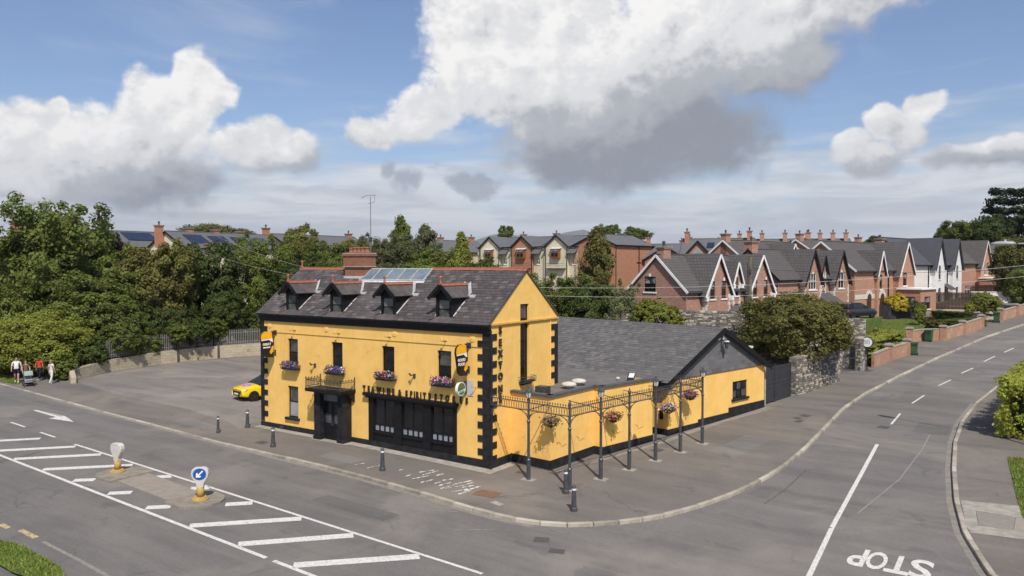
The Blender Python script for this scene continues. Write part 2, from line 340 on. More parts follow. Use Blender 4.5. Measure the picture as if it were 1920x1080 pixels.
# ------------------------------------------------------------------ asphalt and ground materials
def asphaltmat(name, c1, c2, tint, streak=0.35, crack=True, dark=(.075, .074, .074)):
    m = bpy.data.materials.new(name); m.use_nodes = True; t = m.node_tree; k = NT(t); bs = t.nodes['Principled BSDF']
    pos = k.n('ShaderNodeTexCoord').outputs['Object']
    col = k.mix(k.maprange(k.noise(pos, .35, 6, .6, .3), .3, .7, 0, 1, True), c1, c2)
    sv = k.vmath('MULTIPLY', pos, (.12, 1.1, 1)) if streak else pos
    col = k.mix(k.maprange(k.noise(sv, .8, 5, .6, .4), .45, .75, 0, streak, True), col, tint)
    col = k.mix(k.maprange(k.noise(pos, 28, 3, .7), .3, .7, 0, .32), col, dark)
    col = k.mix(k.maprange(k.noise(pos, 75, 2, .7), .52, .72, 0, .45), col, (.36, .345, .325))
    col = k.mix(k.maprange(k.noise(pos, 9, 4, .75), .32, .68, 0, .30), col, dark)
    col = k.mix(k.maprange(k.noise(k.vmath('MULTIPLY', pos, (.05, .45, 1)), 1.6, 5, .65, .2), .40, .66, 0, .34, True), col, dark)
    col = k.mix(k.maprange(k.noise(k.vmath('ADD', pos, (11, 3, 0)), .13, 5, .6, .8), .5, .68, 0, .5, True), col, tint)
    if crack:
        vo = k.n('ShaderNodeTexVoronoi', feature='DISTANCE_TO_EDGE'); vo.inputs['Scale'].default_value = .16
        wv = k.vmath('ADD', pos, k.vmath('MULTIPLY', k.n('ShaderNodeTexNoise').outputs[1], (0, 0, 0)))
        nn = k.n('ShaderNodeTexNoise'); t.links.new(pos, nn.inputs['Vector']); nn.inputs['Scale'].default_value = .9; nn.inputs['Detail'].default_value = 5
        wv = k.vmath('ADD', pos, k.vmath('MULTIPLY', nn.outputs[1], (2.2, 2.2, 0)))
        t.links.new(wv, vo.inputs['Vector'])
        ck = k.math('MULTIPLY', k.maprange(vo.outputs[0], 0.0, .005, .42, 0), k.maprange(k.noise(pos, .22, 3, .5), .47, .58, 0, 1, True))
        col = k.mix(ck, col, (.045, .043, .042))
    pv = k.maprange(k.noise(k.vmath('ADD', pos, (31, 7, 0)), .5, 4, .6, .6), .60, .66, 0, .28, True)
    col = k.mix(pv, col, dark)
    t.links.new(col, bs.inputs['Base Color']); bs.inputs['Roughness'].default_value = .9; bs.inputs['Specular IOR Level'].default_value = .2
    bn = k.n('ShaderNodeBump'); bn.inputs['Strength'].default_value = .35; bn.inputs['Distance'].default_value = .01
    t.links.new(k.noise(pos, 90, 3, .7), bn.inputs['Height']); t.links.new(bn.outputs[0], bs.inputs['Normal']); MATS[name] = m; return m
ROADM = asphaltmat('road_asphalt', (.168, .157, .146), (.208, .193, .177), (.265, .238, .206), .5)
PAVEM = asphaltmat('pavement_asphalt', (.168, .147, .127), (.205, .179, .153), (.262, .226, .184), .55)
PARKM = asphaltmat('car_park_asphalt', (.228, .204, .180), (.265, .237, .208), (.318, .280, .236), .5)
PAINT = material('road_paint', (.66, .645, .61), (.54, .525, .49), 9, .75, .1, c3=(.24, .23, .22), s3=11, f3=.85, lo3=.54, hi3=.70)
PAINTY = material('yellow_road_paint', (.56, .43, .16), (.42, .35, .19), 6, .8, c3=(.2, .19, .175), s3=9, f3=.95, lo3=.46, hi3=.6)
PAINTW = material('worn_paint', (.80, .79, .77), (.60, .58, .55), 6, .8, c3=(.20, .185, .17), s3=7, f3=1.0, lo3=.47, hi3=.55)
RUST = material('rusty_cover', (.22, .125, .075), (.16, .10, .07), 6, .85, .4, 60)
GRASSG = material('turf', (.105, .145, .030), (.075, .115, .022), 1.2, .95, .6, 40, c3=(.17, .17, .06), s3=.8, f3=.5)
DIRT = material('dry_earth', (.10, .095, .05), (.07, .08, .035), .6, .95, .4, 12)

def drape(name, poly, zf, mat, parent=None, cell=2.5, kind=None, thick=0.0):
    bm = bmesh.new(); vs = [bm.verts.new((x, y, 0)) for x, y in poly]; bm.faces.new(vs)
    bmesh.ops.triangulate(bm, faces=bm.faces[:])
    xs = [p[0] for p in poly]; ys = [p[1] for p in poly]
    for ax, lo, hi in ((0, min(xs), max(xs)), (1, min(ys), max(ys))):
        c = math.floor(lo / cell) * cell + cell
        while c < hi:
            co = [0, 0, 0]; no = [0, 0, 0]; co[ax] = c + .003; no[ax] = 1
            bmesh.ops.bisect_plane(bm, geom=bm.verts[:] + bm.edges[:] + bm.faces[:], plane_co=co, plane_no=no, dist=1e-5); c += cell
    for v in bm.verts: v.co.z = zf(v.co.x, v.co.y)
    for f in bm.faces:
        f.normal_update()
        if f.normal.z < 0: f.normal_flip()
    if thick:
        r = bmesh.ops.extrude_face_region(bm, geom=bm.faces[:])
        for e in r['geom']:
            if isinstance(e, bmesh.types.BMVert): e.co.z += 0
        for v in bm.verts:
            pass
    me = bpy.data.meshes.new(name); bm.to_mesh(me); bm.free(); me.materials.append(mat)
    o = link(name, me, None, parent)
    if kind: o['kind'] = kind
    return o

# ground: one sheet out to the horizon
ax = [-9000, -6000, -3500, -2000, -1200, -700, -450, -300, -220, -170, -145] + list(np.arange(-130, 131, 4.0)) + [145, 170, 220, 300, 450, 700, 1200, 2000, 3500, 6000, 9000]
gv = [(float(x), float(y), G(x, y) - .16) for y in ax for x in ax]; n = len(ax)
gf = [(j * n + i, j * n + i + 1, (j + 1) * n + i + 1, (j + 1) * n + i) for j in range(n - 1) for i in range(n - 1)]
me = bpy.data.meshes.new('ground'); me.from_pydata(gv, [], gf); me.materials.append(DIRT); ground = tag(link('ground', me), kind='structure')

# distant blue hills
hm = MB(); ridge = []
for k in range(61):
    a = R(-33.7 + 33 - 66 * k / 60 * 1.0); a = R(-33.7 - 40 + 80 * k / 60)
    rel = -40 + 80 * k / 60
    h = 60 + 300 * math.exp(-((rel - 4.6) / 4.2) ** 2) + 250 * math.exp(-((rel + 1.5) / 2.5) ** 2) + 90 * math.exp(-((rel - 12) / 5) ** 2) + 12 * math.sin(k * 1.7) + 8 * math.sin(k * 4.1)
    ridge.append((19 + 8000 * math.sin(a), -27 + 8000 * math.cos(a), h, a))
for (x0, y0, h0, a0), (x1, y1, h1, a1) in zip(ridge[:-1], ridge[1:]):
    for f0, f1, q0, q1 in ((0, .5, .80, .90), (.5, 1, .90, 1.0), (1, .3, 1.0, 1.08)):
        hm.face([(x0 * q0, y0 * q0, max(0, h0 * f0)), (x1 * q0, y1 * q0, max(0, h1 * f0)), (x1 * q1, y1 * q1, h1 * f1), (x0 * q1, y0 * q1, h0 * f1)])
tag(hm.build('hills', material('heather_hills', (.11, .115, .09), (.085, .095, .075), .002, .95), smooth=True), kind='structure')

# ------------------------------------------------------------------ road, pavements, car park
road = drape('road', [(-125, 1.5), (-125, -40), (60, -40), (60, -4), (46, 40), (36, 60), (60, 120), (30, 120), (8, 70), (8, -1), (0, 1), (-40, 1)], lambda x, y: G(x, y), ROADM, kind='structure', cell=3)
KM = [(-120, 1.6), (-80, -.35), (-60, -1.35), (-40.6, -2.32), (-32.06, -2.79), (-25.02, -3.19), (-19.35, -3.42), (-14.18, -3.70), (-9.98, -3.83), (-6.48, -3.86), (-3.81, -3.95), (-.1, -4.25), (2.2, -4.55), (3.97, -4.62), (5.1, -4.45), (6.2, -3.92),
      (7.29, -2.88), (8.28, -1.50), (8.98, .32), (9.46, 1.97), (9.9, 3.83), (10.2, 5.89), (10.40, 7.86), (10.5, 11.45), (10.45, 15.66), (10.40, 21.5), (10.78, 26.46), (11.93, 34.36), (13.59, 43.2), (16.4, 55.47), (19.33, 64.5), (24, 76), (34, 98), (44, 120)]
KR = [(60, -9.5), (40, -9.0), (30, -8.2), (24, -6.4), (21, -4.2), (19.2, -2.1), (18.42, -.6), (17.6, 2.72), (17.12, 6.28), (16.74, 10.91), (16.48, 15.87), (16.5, 20.88), (16.95, 26.39), (17.86, 32.17), (19.4, 37.9), (22.5, 48), (26.5, 60), (31, 72), (39, 92), (51, 120)]
pav = drape('pavement', KM + [(30, 120), (8, 90), (-45, 60), (-60, 30), (-125, 30)], PV, PAVEM, kind='structure', cell=2.5)
pavR = drape('pavement_opposite', KR + [(75, 120), (75, -9.5)], PV, PAVEM, kind='structure', cell=2.5)
park = drape('car_park', [(-15.35, -1.35), (-15.25, 5.9), (-4, 6), (-2, 14), (-6, 24), (-38.8, 19.5), (-40.5, 10.2), (-39.7, 4.9), (-37.6, 1.3), (-31.2, .28), (-22.4, .1), (-17.2, -.62)], lambda x, y: PV(x, y) + .005, PARKM, kind='structure')

kerbme = MB().box(-.5, .5, -.5, .5, -.5, .5).mesh('kerb_stone', KERB)
bm = bmesh.new(); bm.from_mesh(kerbme); bmesh.ops.scale(bm, vec=(.9, .14, .22), verts=bm.verts[:]); bmesh.ops.bevel(bm, geom=[e for e in bm.edges], offset=.015, segments=1, affect='EDGES'); bm.to_mesh(kerbme); bm.free()
KERB2 = material('stained_kerb', (.30, .27, .22), (.22, .20, .165), 4, .9, .3, 40); KERB3 = material('bleached_kerb', (.47, .43, .36), (.40, .365, .30), 4, .9, .3, 40)
def kerbline(poly, parent, s0, s1, side=1, step=.93):
    pts = [V((*p, 0)) for p in poly]; acc = [0]
    for a, b in zip(pts[:-1], pts[1:]): acc.append(acc[-1] + (b - a).length)
    def at(s):
        for i in range(len(pts) - 1):
            if s <= acc[i + 1]: return pts[i].lerp(pts[i + 1], (s - acc[i]) / (acc[i + 1] - acc[i]))
        return pts[-1]
    s = s0
    while s + step <= min(s1, acc[-1]):
        a, b = at(s), at(s + step - .016); a.z = PV(a.x, a.y); b.z = PV(b.x, b.y); d = b - a; L = d.length; d.normalize()
        sd_ = V((-d.y, d.x, 0)).normalized(); up = d.cross(sd_); c = (a + b) / 2 + sd_ * side * .02 - up * (.11 - .012)
        o = inst('kerb_stone', kerbme, parent); q = Matrix((d, sd_, up)).transposed().to_4x4(); rr = random.random()
        o.matrix_local = Matrix.Translation(c + up * random.uniform(-.006, .006)) @ q @ Matrix.Diagonal((L / .9, 1.25, 1, 1))
        if rr < .3:
            o.material_slots[0].link = 'OBJECT'; o.material_slots[0].material = KERB2 if rr < .17 else KERB3
        s += step
kerbline(KM, pav, 78, 215); kerbline(KR, pavR, 37, 88)

# concrete strip in front of the pub and around the extension, patches, covers
tag(drape('concrete_strip', [(-15.3, -.02), (-15.3, -.50), (-10.6, -.50), (-10.6, -.75), (-8.2, -.75), (-8.2, -.52), (-4, -.60), (.45, -.66), (.52, 1.2), (.05, 1.5), (.05, -.02)], lambda x, y: PV(x, y) + .006, CONC, pav))
drape('concrete_strip', [(.05, 1.45), (2.25, 1.25), (3.0, 4.7), (3.9, 8.5), (4.2, 9.8), (6.4, 19.4), (6.9, 19.3), (6.3, 16.8), (5.6, 14.6), (4.9, 11), (4.5, 8.6), (3.4, 4.4), (2.5, 1.0), (.5, 1.2)], lambda x, y: PV(x, y) + .006, material('patched_concrete', (.26, .24, .21), (.21, .195, .17), 2, .9, .3, 40, c3=(.16, .15, .135), s3=.8, f3=.7), pav)
def cover(name, c, w, h, rz, mat, parent, zf=PV):
    m = MB(); d = V((math.cos(rz), math.sin(rz), 0)); e = V((-math.sin(rz), math.cos(rz), 0)); cc = V((*c, 0))
    def P(a, b): 
        p = cc + d * a + e * b; return (p.x, p.y, zf(p.x, p.y) + .009)
    m.face([P(-w / 2, -h / 2), P(w / 2, -h / 2), P(w / 2, h / 2), P(-w / 2, h / 2)]); return m.build(name, mat, parent)
DARKM = material('cast_iron_cover', (.07, .067, .063), (.10, .095, .09), 9, .7, .4, 60)
cover('rusty_cover', (1.92, -2.92), 1.0, .75, R(8), RUST, pav)
cover('manhole_cover', (8.95, 18.2), .55, .5, R(76), DARKM, pav); cover('manhole_cover', (8.7, 17.4), .4, .4, R(76), DARKM, pav); cover('manhole_cover', (8.95, 16.7), .6, .35, R(76), DARKM, pav)
cover('manhole_cover', (2.95, 3.4), .5, .45, R(70), DARKM, pav); cover('manhole_cover', (4.7, 7.1), .6, .5, R(76), DARKM, pav); cover('manhole_cover', (1.4, .35), .5, .4, R(5), DARKM, pav)
cover('manhole_cover', (-11.9, -2.6), .6, .45, R(-4), DARKM, pav); cover('manhole_cover', (2.9, -3.65), .55, .3, R(-14), CONC, pav)
cover('gully_grate', (6.0, -5.55), .5, .42, R(25), DARKM, road, G); cover('gully_grate', (6.9, -6.1), .5, .35, R(20), DARKM, road, G); cover('manhole_cover', (13.0, 18.0), .6, .55, R(80), DARKM, road, G)
cover('patch', (10.9, 44.5), 1.6, 1.0, R(76), DARKM, pav)
# worn white bay lettering on the pavement
wr = random.Random(3)
for (x, y) in [(-5.1, -2.75), (-4.3, -2.7), (-3.0, -2.35), (-2.2, -2.95), (-1.6, -2.7), (-1.2, -1.95), (-1.05, -3.0), (-.55, -2.9), (-.5, -2.35), (-.2, -2.9), (0.1, -3.1), (.25, -2.25), (.35, -2.95), (.55, -2.2), (.8, -3.2), (.75, -2.6), (1.1, -3.3), (1.05, -2.75), (-2.0, -1.9), (-1.7, -2.0)]:
    L = wr.uniform(.3, .95); a = R(wr.uniform(62, 84)); w_ = wr.uniform(.05, .11)
    cover('worn_stroke', (x, y), L, w_, a, PAINTW, pav)
# opposite pavement: pale slabs and grass
drape('concrete_slab', [(17.22, 6.35), (20.5, 6.9), (20.5, 5.6), (18.95, 5.2), (17.35, 5.35)], lambda x, y: PV(x, y) + .006, CONC, pavR)
drape('concrete_slab', [(17.72, 2.75), (20.5, 3.1), (20.5, 4.4), (18.9, 3.75), (17.5, 3.6)], lambda x, y: PV(x, y) + .006, CONC, pavR)
drape('concrete_slab', [(17.36, 5.33), (17.52, 3.62), (17.9, 3.66), (17.75, 5.3)], lambda x, y: PV(x, y) + .006, CONC, pavR)
drape('concrete_slab', [(17.77, 5.28), (17.92, 3.68), (18.9, 3.77), (18.95, 5.18)], lambda x, y: PV(x, y) + .006, material('brown_slab', (.22, .195, .17), (.26, .23, .2), 5, .9, .3, 60), pavR)
drape('concrete_slab', [(18.97, 5.18), (18.92, 3.78), (20.5, 4.42), (20.5, 5.58)], lambda x, y: PV(x, y) + .006, material('tan_slab', (.27, .24, .20), (.31, .275, .23), 5, .9, .3, 60), pavR)

# ------------------------------------------------------------------ markings
rm = lambda x, y: G(x, y) + .006
def stripe(name, pts, w, mat=PAINT, parent=None, zf=rm):
    pts = [V((*p, 0)) for p in pts]; L, Rr = [], []
    for i, p in enumerate(pts):
        d = (pts[min(i + 1, len(pts) - 1)] - pts[max(i - 1, 0)]).normalized(); s_ = V((-d.y, d.x, 0)) * w / 2; L.append((p + s_)[:2]); Rr.append((p - s_)[:2])
    return drape(name, L + Rr[::-1], zf, mat, parent or road, cell=4)
near = lambda x: -11.0 - (x + 19.6) * .0385; far = lambda x: -7.99 - (x + 19) * .0356
stripe('edge_line', [(x, near(x)) for x in (-60, -40, -19.6, -10, -3, -.07)], .15)
stripe('edge_line', [(.3, near(.3)), (1.5, near(1.5)), (3.2, near(3.2))], .15); stripe('edge_line', [(3.7, near(3.7)), (6.6, near(6.6))], .15)
stripe('edge_line', [(-19.0, far(-19)), (-11.4, far(-11.4)), (-1.1, far(-1.1)), (6.0, far(6))], .13); stripe('edge_line', [(6.5, far(6.5)), (9.5, far(9.5))], .13)
for a, b in [((-20.56, -10.75), (-18.5, -8.2)), ((-18.4, -10.95), (-16.1, -8.25)), ((-15.6, -11.0), (-13.25, -8.4)), ((-4.45, -11.45), (-1.95, -8.75)), ((-1.7, -11.55), (.7, -8.85)), ((1.05, -11.65), (3.65, -8.95)), ((-23.3, -10.7), (-21.5, -8.4))]:
    stripe('hatch_stripe', [a, b], .42)
for a, b in [((-12.95, -11.05), (-12.35, -10.5)), ((-10.15, -11.15), (-9.55, -10.55)), ((-7.4, -11.25), (-6.8, -10.65)), ((-10.75, -8.85), (-10.3, -8.4)), ((-8.2, -8.95), (-7.65, -8.45)), ((-5.4, -9.35), (-4.75, -8.65))]:
    stripe('hatch_stripe', [a, b], .42)
for a, b in [((-26.67, -7.54), (-24.81, -7.64)), ((-22.94, -7.75), (-21.21, -7.84)), ((-30.6, -7.35), (-28.7, -7.45))]: stripe('lane_dash', [a, b], .12)
drape('direction_arrow', [(-29.1, -5.14), (-29.1, -5.32), (-26.1, -5.46), (-26.1, -5.86), (-24.1, -5.5), (-26.1, -5.0), (-26.1, -5.26)], rm, PAINT, road, 4)
stripe('centre_line', [(14.3, -8.2), (13.96, -3.73), (13.66, 1.24), (13.5, 6.07), (13.25, 14.13)], .16)
for a, b in [((13.26, 18.86), (13.35, 21.84)), ((13.61, 25.04), (14.0, 27.87)), ((14.51, 31.56), (15.06, 34.08)), ((15.53, 36.92), (16.14, 39.49)), ((16.71, 42.67), (17.37, 45.52)), ((17.95, 47.62), (18.6, 50.2)), ((19.4, 53), (20.3, 55.8)), ((21.3, 58.6), (22.3, 61.4))]: stripe('lane_dash', [a, b], .11)
for (x, y) in [(-9.4, -15.05), (-8.3, -14.93), (-7.73, -14.95), (-10.6, -15.0)]: stripe('yellow_dash', [(x - .3, y), (x + .3, y - .01)], .2, PAINTY)
stripe('yellow_dash', [(-6.9, -15.0), (-4.5, -15.1), (-2.4, -15.25), (0, -15.4)], .12, material('faded_yellow_paint', (.30, .27, .20), (.22, .21, .19), 9, .9, c3=(.2, .195, .185), s3=7, f3=1, lo3=.45, hi3=.55))
stripe('faint_line', [(.3, -5.9), (2.1, -4.95)], .06, material('faint_paint', (.26, .25, .235), (.2, .19, .18), 9, .9)); stripe('faint_line', [(3.1, -6.55), (4.2, -5.65)], .06, MATS['faint_paint'])
stripe('seam', [(14.15, 3.2), (14.9, 8.5), (15.2, 14), (15.25, 17.5)], .05, material('pale_seam', (.28, .265, .24), (.2, .19, .18), 5, .9))
stripe('seam', [(10.9, 1.6), (11.2, 4.5), (11.3, 8)], .05, material('tar_seam', (.07, .068, .066), (.12, .11, .105), 5, .9))
PATCH = asphaltmat('newer_patch', (.138, .131, .124), (.158, .149, .140), (.19, .175, .16), .3, False); PATCH2 = asphaltmat('faded_patch', (.20, .188, .172), (.23, .215, .195), (.26, .24, .21), .3, False)
for poly, mt in (([(-3.2, -6.3), (.6, -6.45), (.55, -7.3), (-3.3, -7.15)], PATCH), ([(9.4, -7.6), (12.6, -6.9), (12.4, -5.9), (9.2, -6.5)], PATCH2), ([(14.4, 17.6), (16.0, 17.5), (16.05, 20.2), (14.5, 20.1)], PATCH), ([(-31, -4.4), (-27.5, -4.6), (-27.5, -5.0), (-31, -4.8)], PATCH2), ([(11.0, 25.4), (12.6, 25.9), (12.9, 29.5), (11.5, 29.4)], PATCH2)):
    drape('patch_repair', poly, lambda x, y: G(x, y) + .003, mt, road, 4)
for poly in ([(6.8, 8.2), (8.2, 8.0), (8.8, 12.0), (7.4, 12.2)], [(-7.6, -2.0), (-5.4, -2.05), (-5.4, -3.0), (-7.6, -2.9)], [(-20, -1.2), (-16.5, -1.6), (-16.6, -2.6), (-20, -2.3)]):
    drape('patch_repair', poly, lambda x, y: PV(x, y) + .003, PATCH2, pav, 4)
# gutter dust along the kerbs
stripe('gutter_dust', [(16.85, 1.5 + k * 1.2) if False else (p[0] - .22, p[1]) for p in KR[5:13]], .28, material('gutter_dust', (.25, .225, .185), (.19, .18, .165), 3, .95))
drape('gutter_dust', [(p[0] + .0, p[1] - .02) for p in KM[4:15]] + [(p[0] + .06, p[1] - .30) for p in reversed(KM[4:15])], lambda x, y: G(x, y) + .004, MATS['gutter_dust'], road, 4)

def text_mesh(s, size, extrude=0.0, offset=0.0, shear=0.0, align='CENTER'):
    cu = bpy.data.curves.new('txt', 'FONT'); cu.body = s; cu.size = size; cu.extrude = extrude; cu.offset = offset; cu.shear = shear; cu.align_x = align; cu.resolution_u = 3
    ob = bpy.data.objects.new('txt', cu); COL.objects.link(ob); dg = bpy.context.evaluated_depsgraph_get(); dg.update()
    me = bpy.data.meshes.new_from_object(ob.evaluated_get(dg)); bpy.data.objects.remove(ob); bpy.data.curves.remove(cu); me.materials.clear(); return me
for ch, cx, ww in (('S', 16.62, .62), ('T', 16.02, .66), ('O', 15.42, .58), ('P', 14.88, .50)):
    me = text_mesh(ch, 1.0, 0, .022)
    xs = [v.co.x for v in me.vertices]; ys = [v.co.y for v in me.vertices]; wx, wy = max(xs) - min(xs), max(ys) - min(ys); mx = (max(xs) + min(xs)) / 2; my = min(ys)
    for v in me.vertices:
        lx = (v.co.x - mx) / wx * ww; ly = (v.co.y - my) / wy * 1.62
        x = cx - lx; y = -.32 - ly + (x - 15.5) * .02; v.co = (x, y, rm(x, y) + .004)
    o = link('road_letter', me, PAINT, road)

# ------------------------------------------------------------------ traffic island with two keep-left bollards
ISLK = material('worn_island_concrete', (.27, .24, .195), (.21, .19, .155), 3, .92, .4, 30, c3=(.13, .12, .09), s3=1.6, f3=.7)
isl = empty('traffic_island', (-9.3, -9.6, G(-9.3, -9.6)), 0, 'concrete traffic island with rounded ends inside the white hatching', 'traffic island')
ipoly = []
for k in range(9): a = R(90 + 180 * k / 8); ipoly.append((-12.3 + .85 * math.cos(a), -9.45 + .98 * math.sin(a)))
for k in range(9): a = R(-90 + 180 * k / 8); ipoly.append((-6.45 + .85 * math.cos(a), -9.72 + .92 * math.sin(a)))
def island_piece(name, poly, h, mat, cx, cy):
    bm = bmesh.new(); vs = [bm.verts.new((x, y, G(x, y) - .02)) for x, y in poly]; f = bm.faces.new(vs); r = bmesh.ops.extrude_face_region(bm, geom=[f])
    for e in r['geom']:
        if isinstance(e, bmesh.types.BMVert): e.co.z += h + .02
    bmesh.ops.recalc_face_normals(bm, faces=bm.faces[:])
    me = bpy.data.meshes.new(name); bm.to_mesh(me); bm.free(); me.materials.append(mat); o = link(name, me, None, isl); o.location = -isl.location; return o
island_piece('kerb_end', ipoly[:9] + [(-11.4, -10.4), (-11.4, -8.48)], .09, ISLK, 0, 0)
island_piece('kerb_end', ipoly[9:] + [(-7.3, -8.82), (-7.3, -10.62)], .09, ISLK, 0, 0)
island_piece('surface', [(-11.4, -10.1), (-7.3, -10.35), (-7.3, -9.05), (-11.4, -8.75)], .03, material('buff_surface', (.285, .245, .205), (.245, .215, .185), 3, .9, .3, 50, c3=(.33, .30, .25), s3=1.0, f3=.5), 0, 0)
MOSS = material('verge_weeds', (.08, .10, .03), (.13, .12, .05), 8, .9, .5, 40)
BOLY = material('weathered_yellow_plastic', (.50, .33, .075), (.36, .25, .09), 5, .65, c3=(.32, .28, .2), s3=6, f3=.6)
BOLW = material('translucent_grey_plastic', (.56, .54, .49), (.47, .455, .42), 4, .45)
BLUE = material('blue_sign_face', (.012, .085, .36), None, rough=.4)
def keepleft(x, y, facing, label, arrow):
    z = G(x, y) + .088; o = empty('keep_left_bollard', (x, y, z), facing, label, 'bollard', 'keep left bollards on the island')
    MB().lathe([(.30, 0), (.30, .05), (.24, .07), (.24, .10), (.20, .12)], n=16).build('base', BOLY, o, False)
    MB().lathe([(.135, .12), (.135, .50)], n=14).build('stem', BOLY, o, True)
    m = MB(); prof = [(.13, .46), (.14, .60), (.29, .86), (.32, 1.0), (.29, 1.14), (.18, 1.22), (-.18, 1.22), (-.29, 1.14), (-.32, 1.0), (-.29, .86), (-.14, .60), (-.13, .46)]
    m.prism([(px, -.11, pz) for px, pz in prof], (0, .22, 0)); h = m.build('head', BOLW, o)
    b = h.modifiers.new('bevel', 'BEVEL'); b.width = .03; b.segments = 2
    if arrow:
        d = MB(); d.prism([(.235 * math.cos(R(k * 15)), -.118, .985 + .215 * math.sin(R(k * 15))) for k in range(24)], (0, -.012, 0)); d.build('sign_disc', BLUE, h)
        a = MB(); c, s_ = math.cos(R(225)), math.sin(R(225))
        P = lambda u, v: (u * c - v * s_, -.136, .985 + (u * s_ + v * c))
        a.prism([P(-.17, -.025), P(.05, -.025), P(.0, -.10), P(.07, -.10), P(.17, 0), P(.07, .10), P(.0, .10), P(.05, .025), P(-.17, .025)], (0, -.006, 0)); a.build('arrow', WHITE, h)
    return o
keepleft(-12.44, -9.5, R(10), 'blank pale keep left bollard on yellow stem at island far end', False)
keepleft(-6.42, -9.69, R(42), 'keep left bollard with blue disc and white diagonal arrow', True)
wt_ = tag(MB().build('weeds', MOSS), kind='stuff') if False else None

# grass verges
def grass_patch(name, poly, zf, label, nblade, hgt=.12, seed=1, cols=None):
    base = drape(name + '_soil', poly, zf, GRASSG, None, 2.5, 'structure')
    rg = np.random.default_rng(seed); xs = np.array([p[0] for p in poly]); ys = np.array([p[1] for p in poly]); pts = []
    def inside(x, y):
        c = False; j = len(poly) - 1
        for i in range(len(poly)):
            if (ys[i] > y) != (ys[j] > y) and x < (xs[j] - xs[i]) * (y - ys[i]) / (ys[j] - ys[i]) + xs[i]: c = not c
            j = i
        return c
    while len(pts) < nblade:
        x, y = rg.uniform(xs.min(), xs.max()), rg.uniform(ys.min(), ys.max())
        if inside(x, y): pts.append((x, y, zf(x, y)))
    P = np.array(pts); nn = len(P); a = rg.uniform(0, 6.283, nn); w_ = rg.uniform(.012, .03, nn); h = rg.uniform(.4, 1, nn) * hgt; ln = rg.normal(0, .5, (nn, 2)) * h[:, None]
    dx = np.stack([np.cos(a) * w_, np.sin(a) * w_, np.zeros(nn)], 1); tip = P + np.stack([ln[:, 0], ln[:, 1], h], 1)
    v = np.stack([P - dx, P + dx, tip], 1).reshape(-1, 3); f = np.arange(nn * 3).reshape(-1, 3)
    me = fast_mesh(name, v, f, np.repeat(np.stack([rg.uniform(0, 1, nn), rg.uniform(0, 1, nn), np.zeros(nn)], 1), 3, 0), LEAF['grass'])
    o = link(name, me); tag(o, label, 'grass', kind='stuff'); return o
def fast_mesh(name, v, f, tint, mat):
    me = bpy.data.meshes.new(name); nv, nf, k = len(v), len(f), f.shape[1]
    me.vertices.add(nv); me.vertices.foreach_set('co', v.astype(np.float32).ravel()); me.loops.add(nf * k); me.loops.foreach_set('vertex_index', f.astype(np.int32).ravel())
    me.polygons.add(nf); me.polygons.foreach_set('loop_start', np.arange(0, nf * k, k, dtype=np.int32)); me.update(calc_edges=True)
    ca = me.color_attributes.new('tint', 'FLOAT_COLOR', 'POINT'); ca.data.foreach_set('color', np.concatenate([tint, np.ones((nv, 1))], 1).astype(np.float32).ravel())
    me.materials.append(mat); return me
LEAF = {'dark': leafmat('dark_leaves', (.032, .054, .014), (.080, .108, .028)), 'mid': leafmat('green_leaves', (.058, .086, .018), (.135, .165, .040)),
        'light': leafmat('light_leaves', (.115, .150, .022), (.240, .265, .055)), 'olive': leafmat('olive_leaves', (.065, .076, .020), (.155, .152, .045)),
        'grey': leafmat('grey_green_leaves', (.068, .084, .038), (.155, .170, .088)), 'yellow': leafmat('yellow_leaves', (.30, .27, .02), (.50, .42, .05)), 'purple': leafmat('purple_leaves', (.010, .007, .012), (.035, .020, .030)),
        'grass': leafmat('grass_blades', (.095, .145, .020), (.19, .23, .055), .3), 'needle': leafmat('dark_needles', (.012, .024, .012), (.035, .05, .022), .2)}
grass_patch('grass', [(-60, -14.6), (-7.7, -15.85), (-7.3, -15.68), (-5.45, -15.72), (-4.2, -15.8), (-3.3, -16.05), (-2.9, -16.5), (-4.8, -16.75), (-5.8, -16.72), (-7, -16.9), (-60, -16.2)], lambda x, y: G(x, y) + .1, 'rough grass verge at the near left corner of the road', 26000, .13, 3)
grass_patch('grass', [(18.6, 13.9), (26, 15), (26, 4), (19.35, 4.6), (19.15, 5.5), (18.9, 9)], lambda x, y: PV(x, y) + .02, 'lawn behind the opposite pavement below the hedge', 22000, .12, 4)
grass_patch('grass', [(-60, -1.5), (-44, -1.9), (-40.2, -1.9), (-39.3, -1.75), (-40, -1.1), (-43, -.6), (-60, .2)], lambda x, y: PV(x, y) + .02, 'small grass verge behind the kerb beside the walkers', 6000, .12, 5)
# ------------------------------------------------------------------ the yellow pub
pub = empty('public_house', (0, 0, 0), 0, 'yellow two-storey pub with black quoins, slate roof and four dormers', 'pub')
WINX = [(-13.06, -12.28), (-9.78, -9.0), (-6.35, -5.55), (-2.94, -2.14)]
XL = -15.2
holes = [(a - XL, b - XL, 3.55, 4.97) for a, b in WINX] + [(-13.09 - XL, -12.28 - XL, .82, 2.48), (-7.2 - XL, -1.82 - XL, .32, 2.52), (-10.0 - XL, -8.75 - XL, -.3, 2.45)]
m = MB(); m.wall((XL, 0, 0), (1, 0, 0), (0, -1, 0), 15.2, 6.1, holes, .16, 0, -.5)
RIDGE_Y, RIDGE_Z, EAVE_Y, EAVE_Z = 2.85, 8.60, -.22, 6.24
SL = (RIDGE_Z - EAVE_Z) / (RIDGE_Y - EAVE_Y)
rz = lambda y: EAVE_Z + (min(y, 2 * RIDGE_Y - y) - EAVE_Y) * SL
m.build('front_wall', Y_WALL, pub)
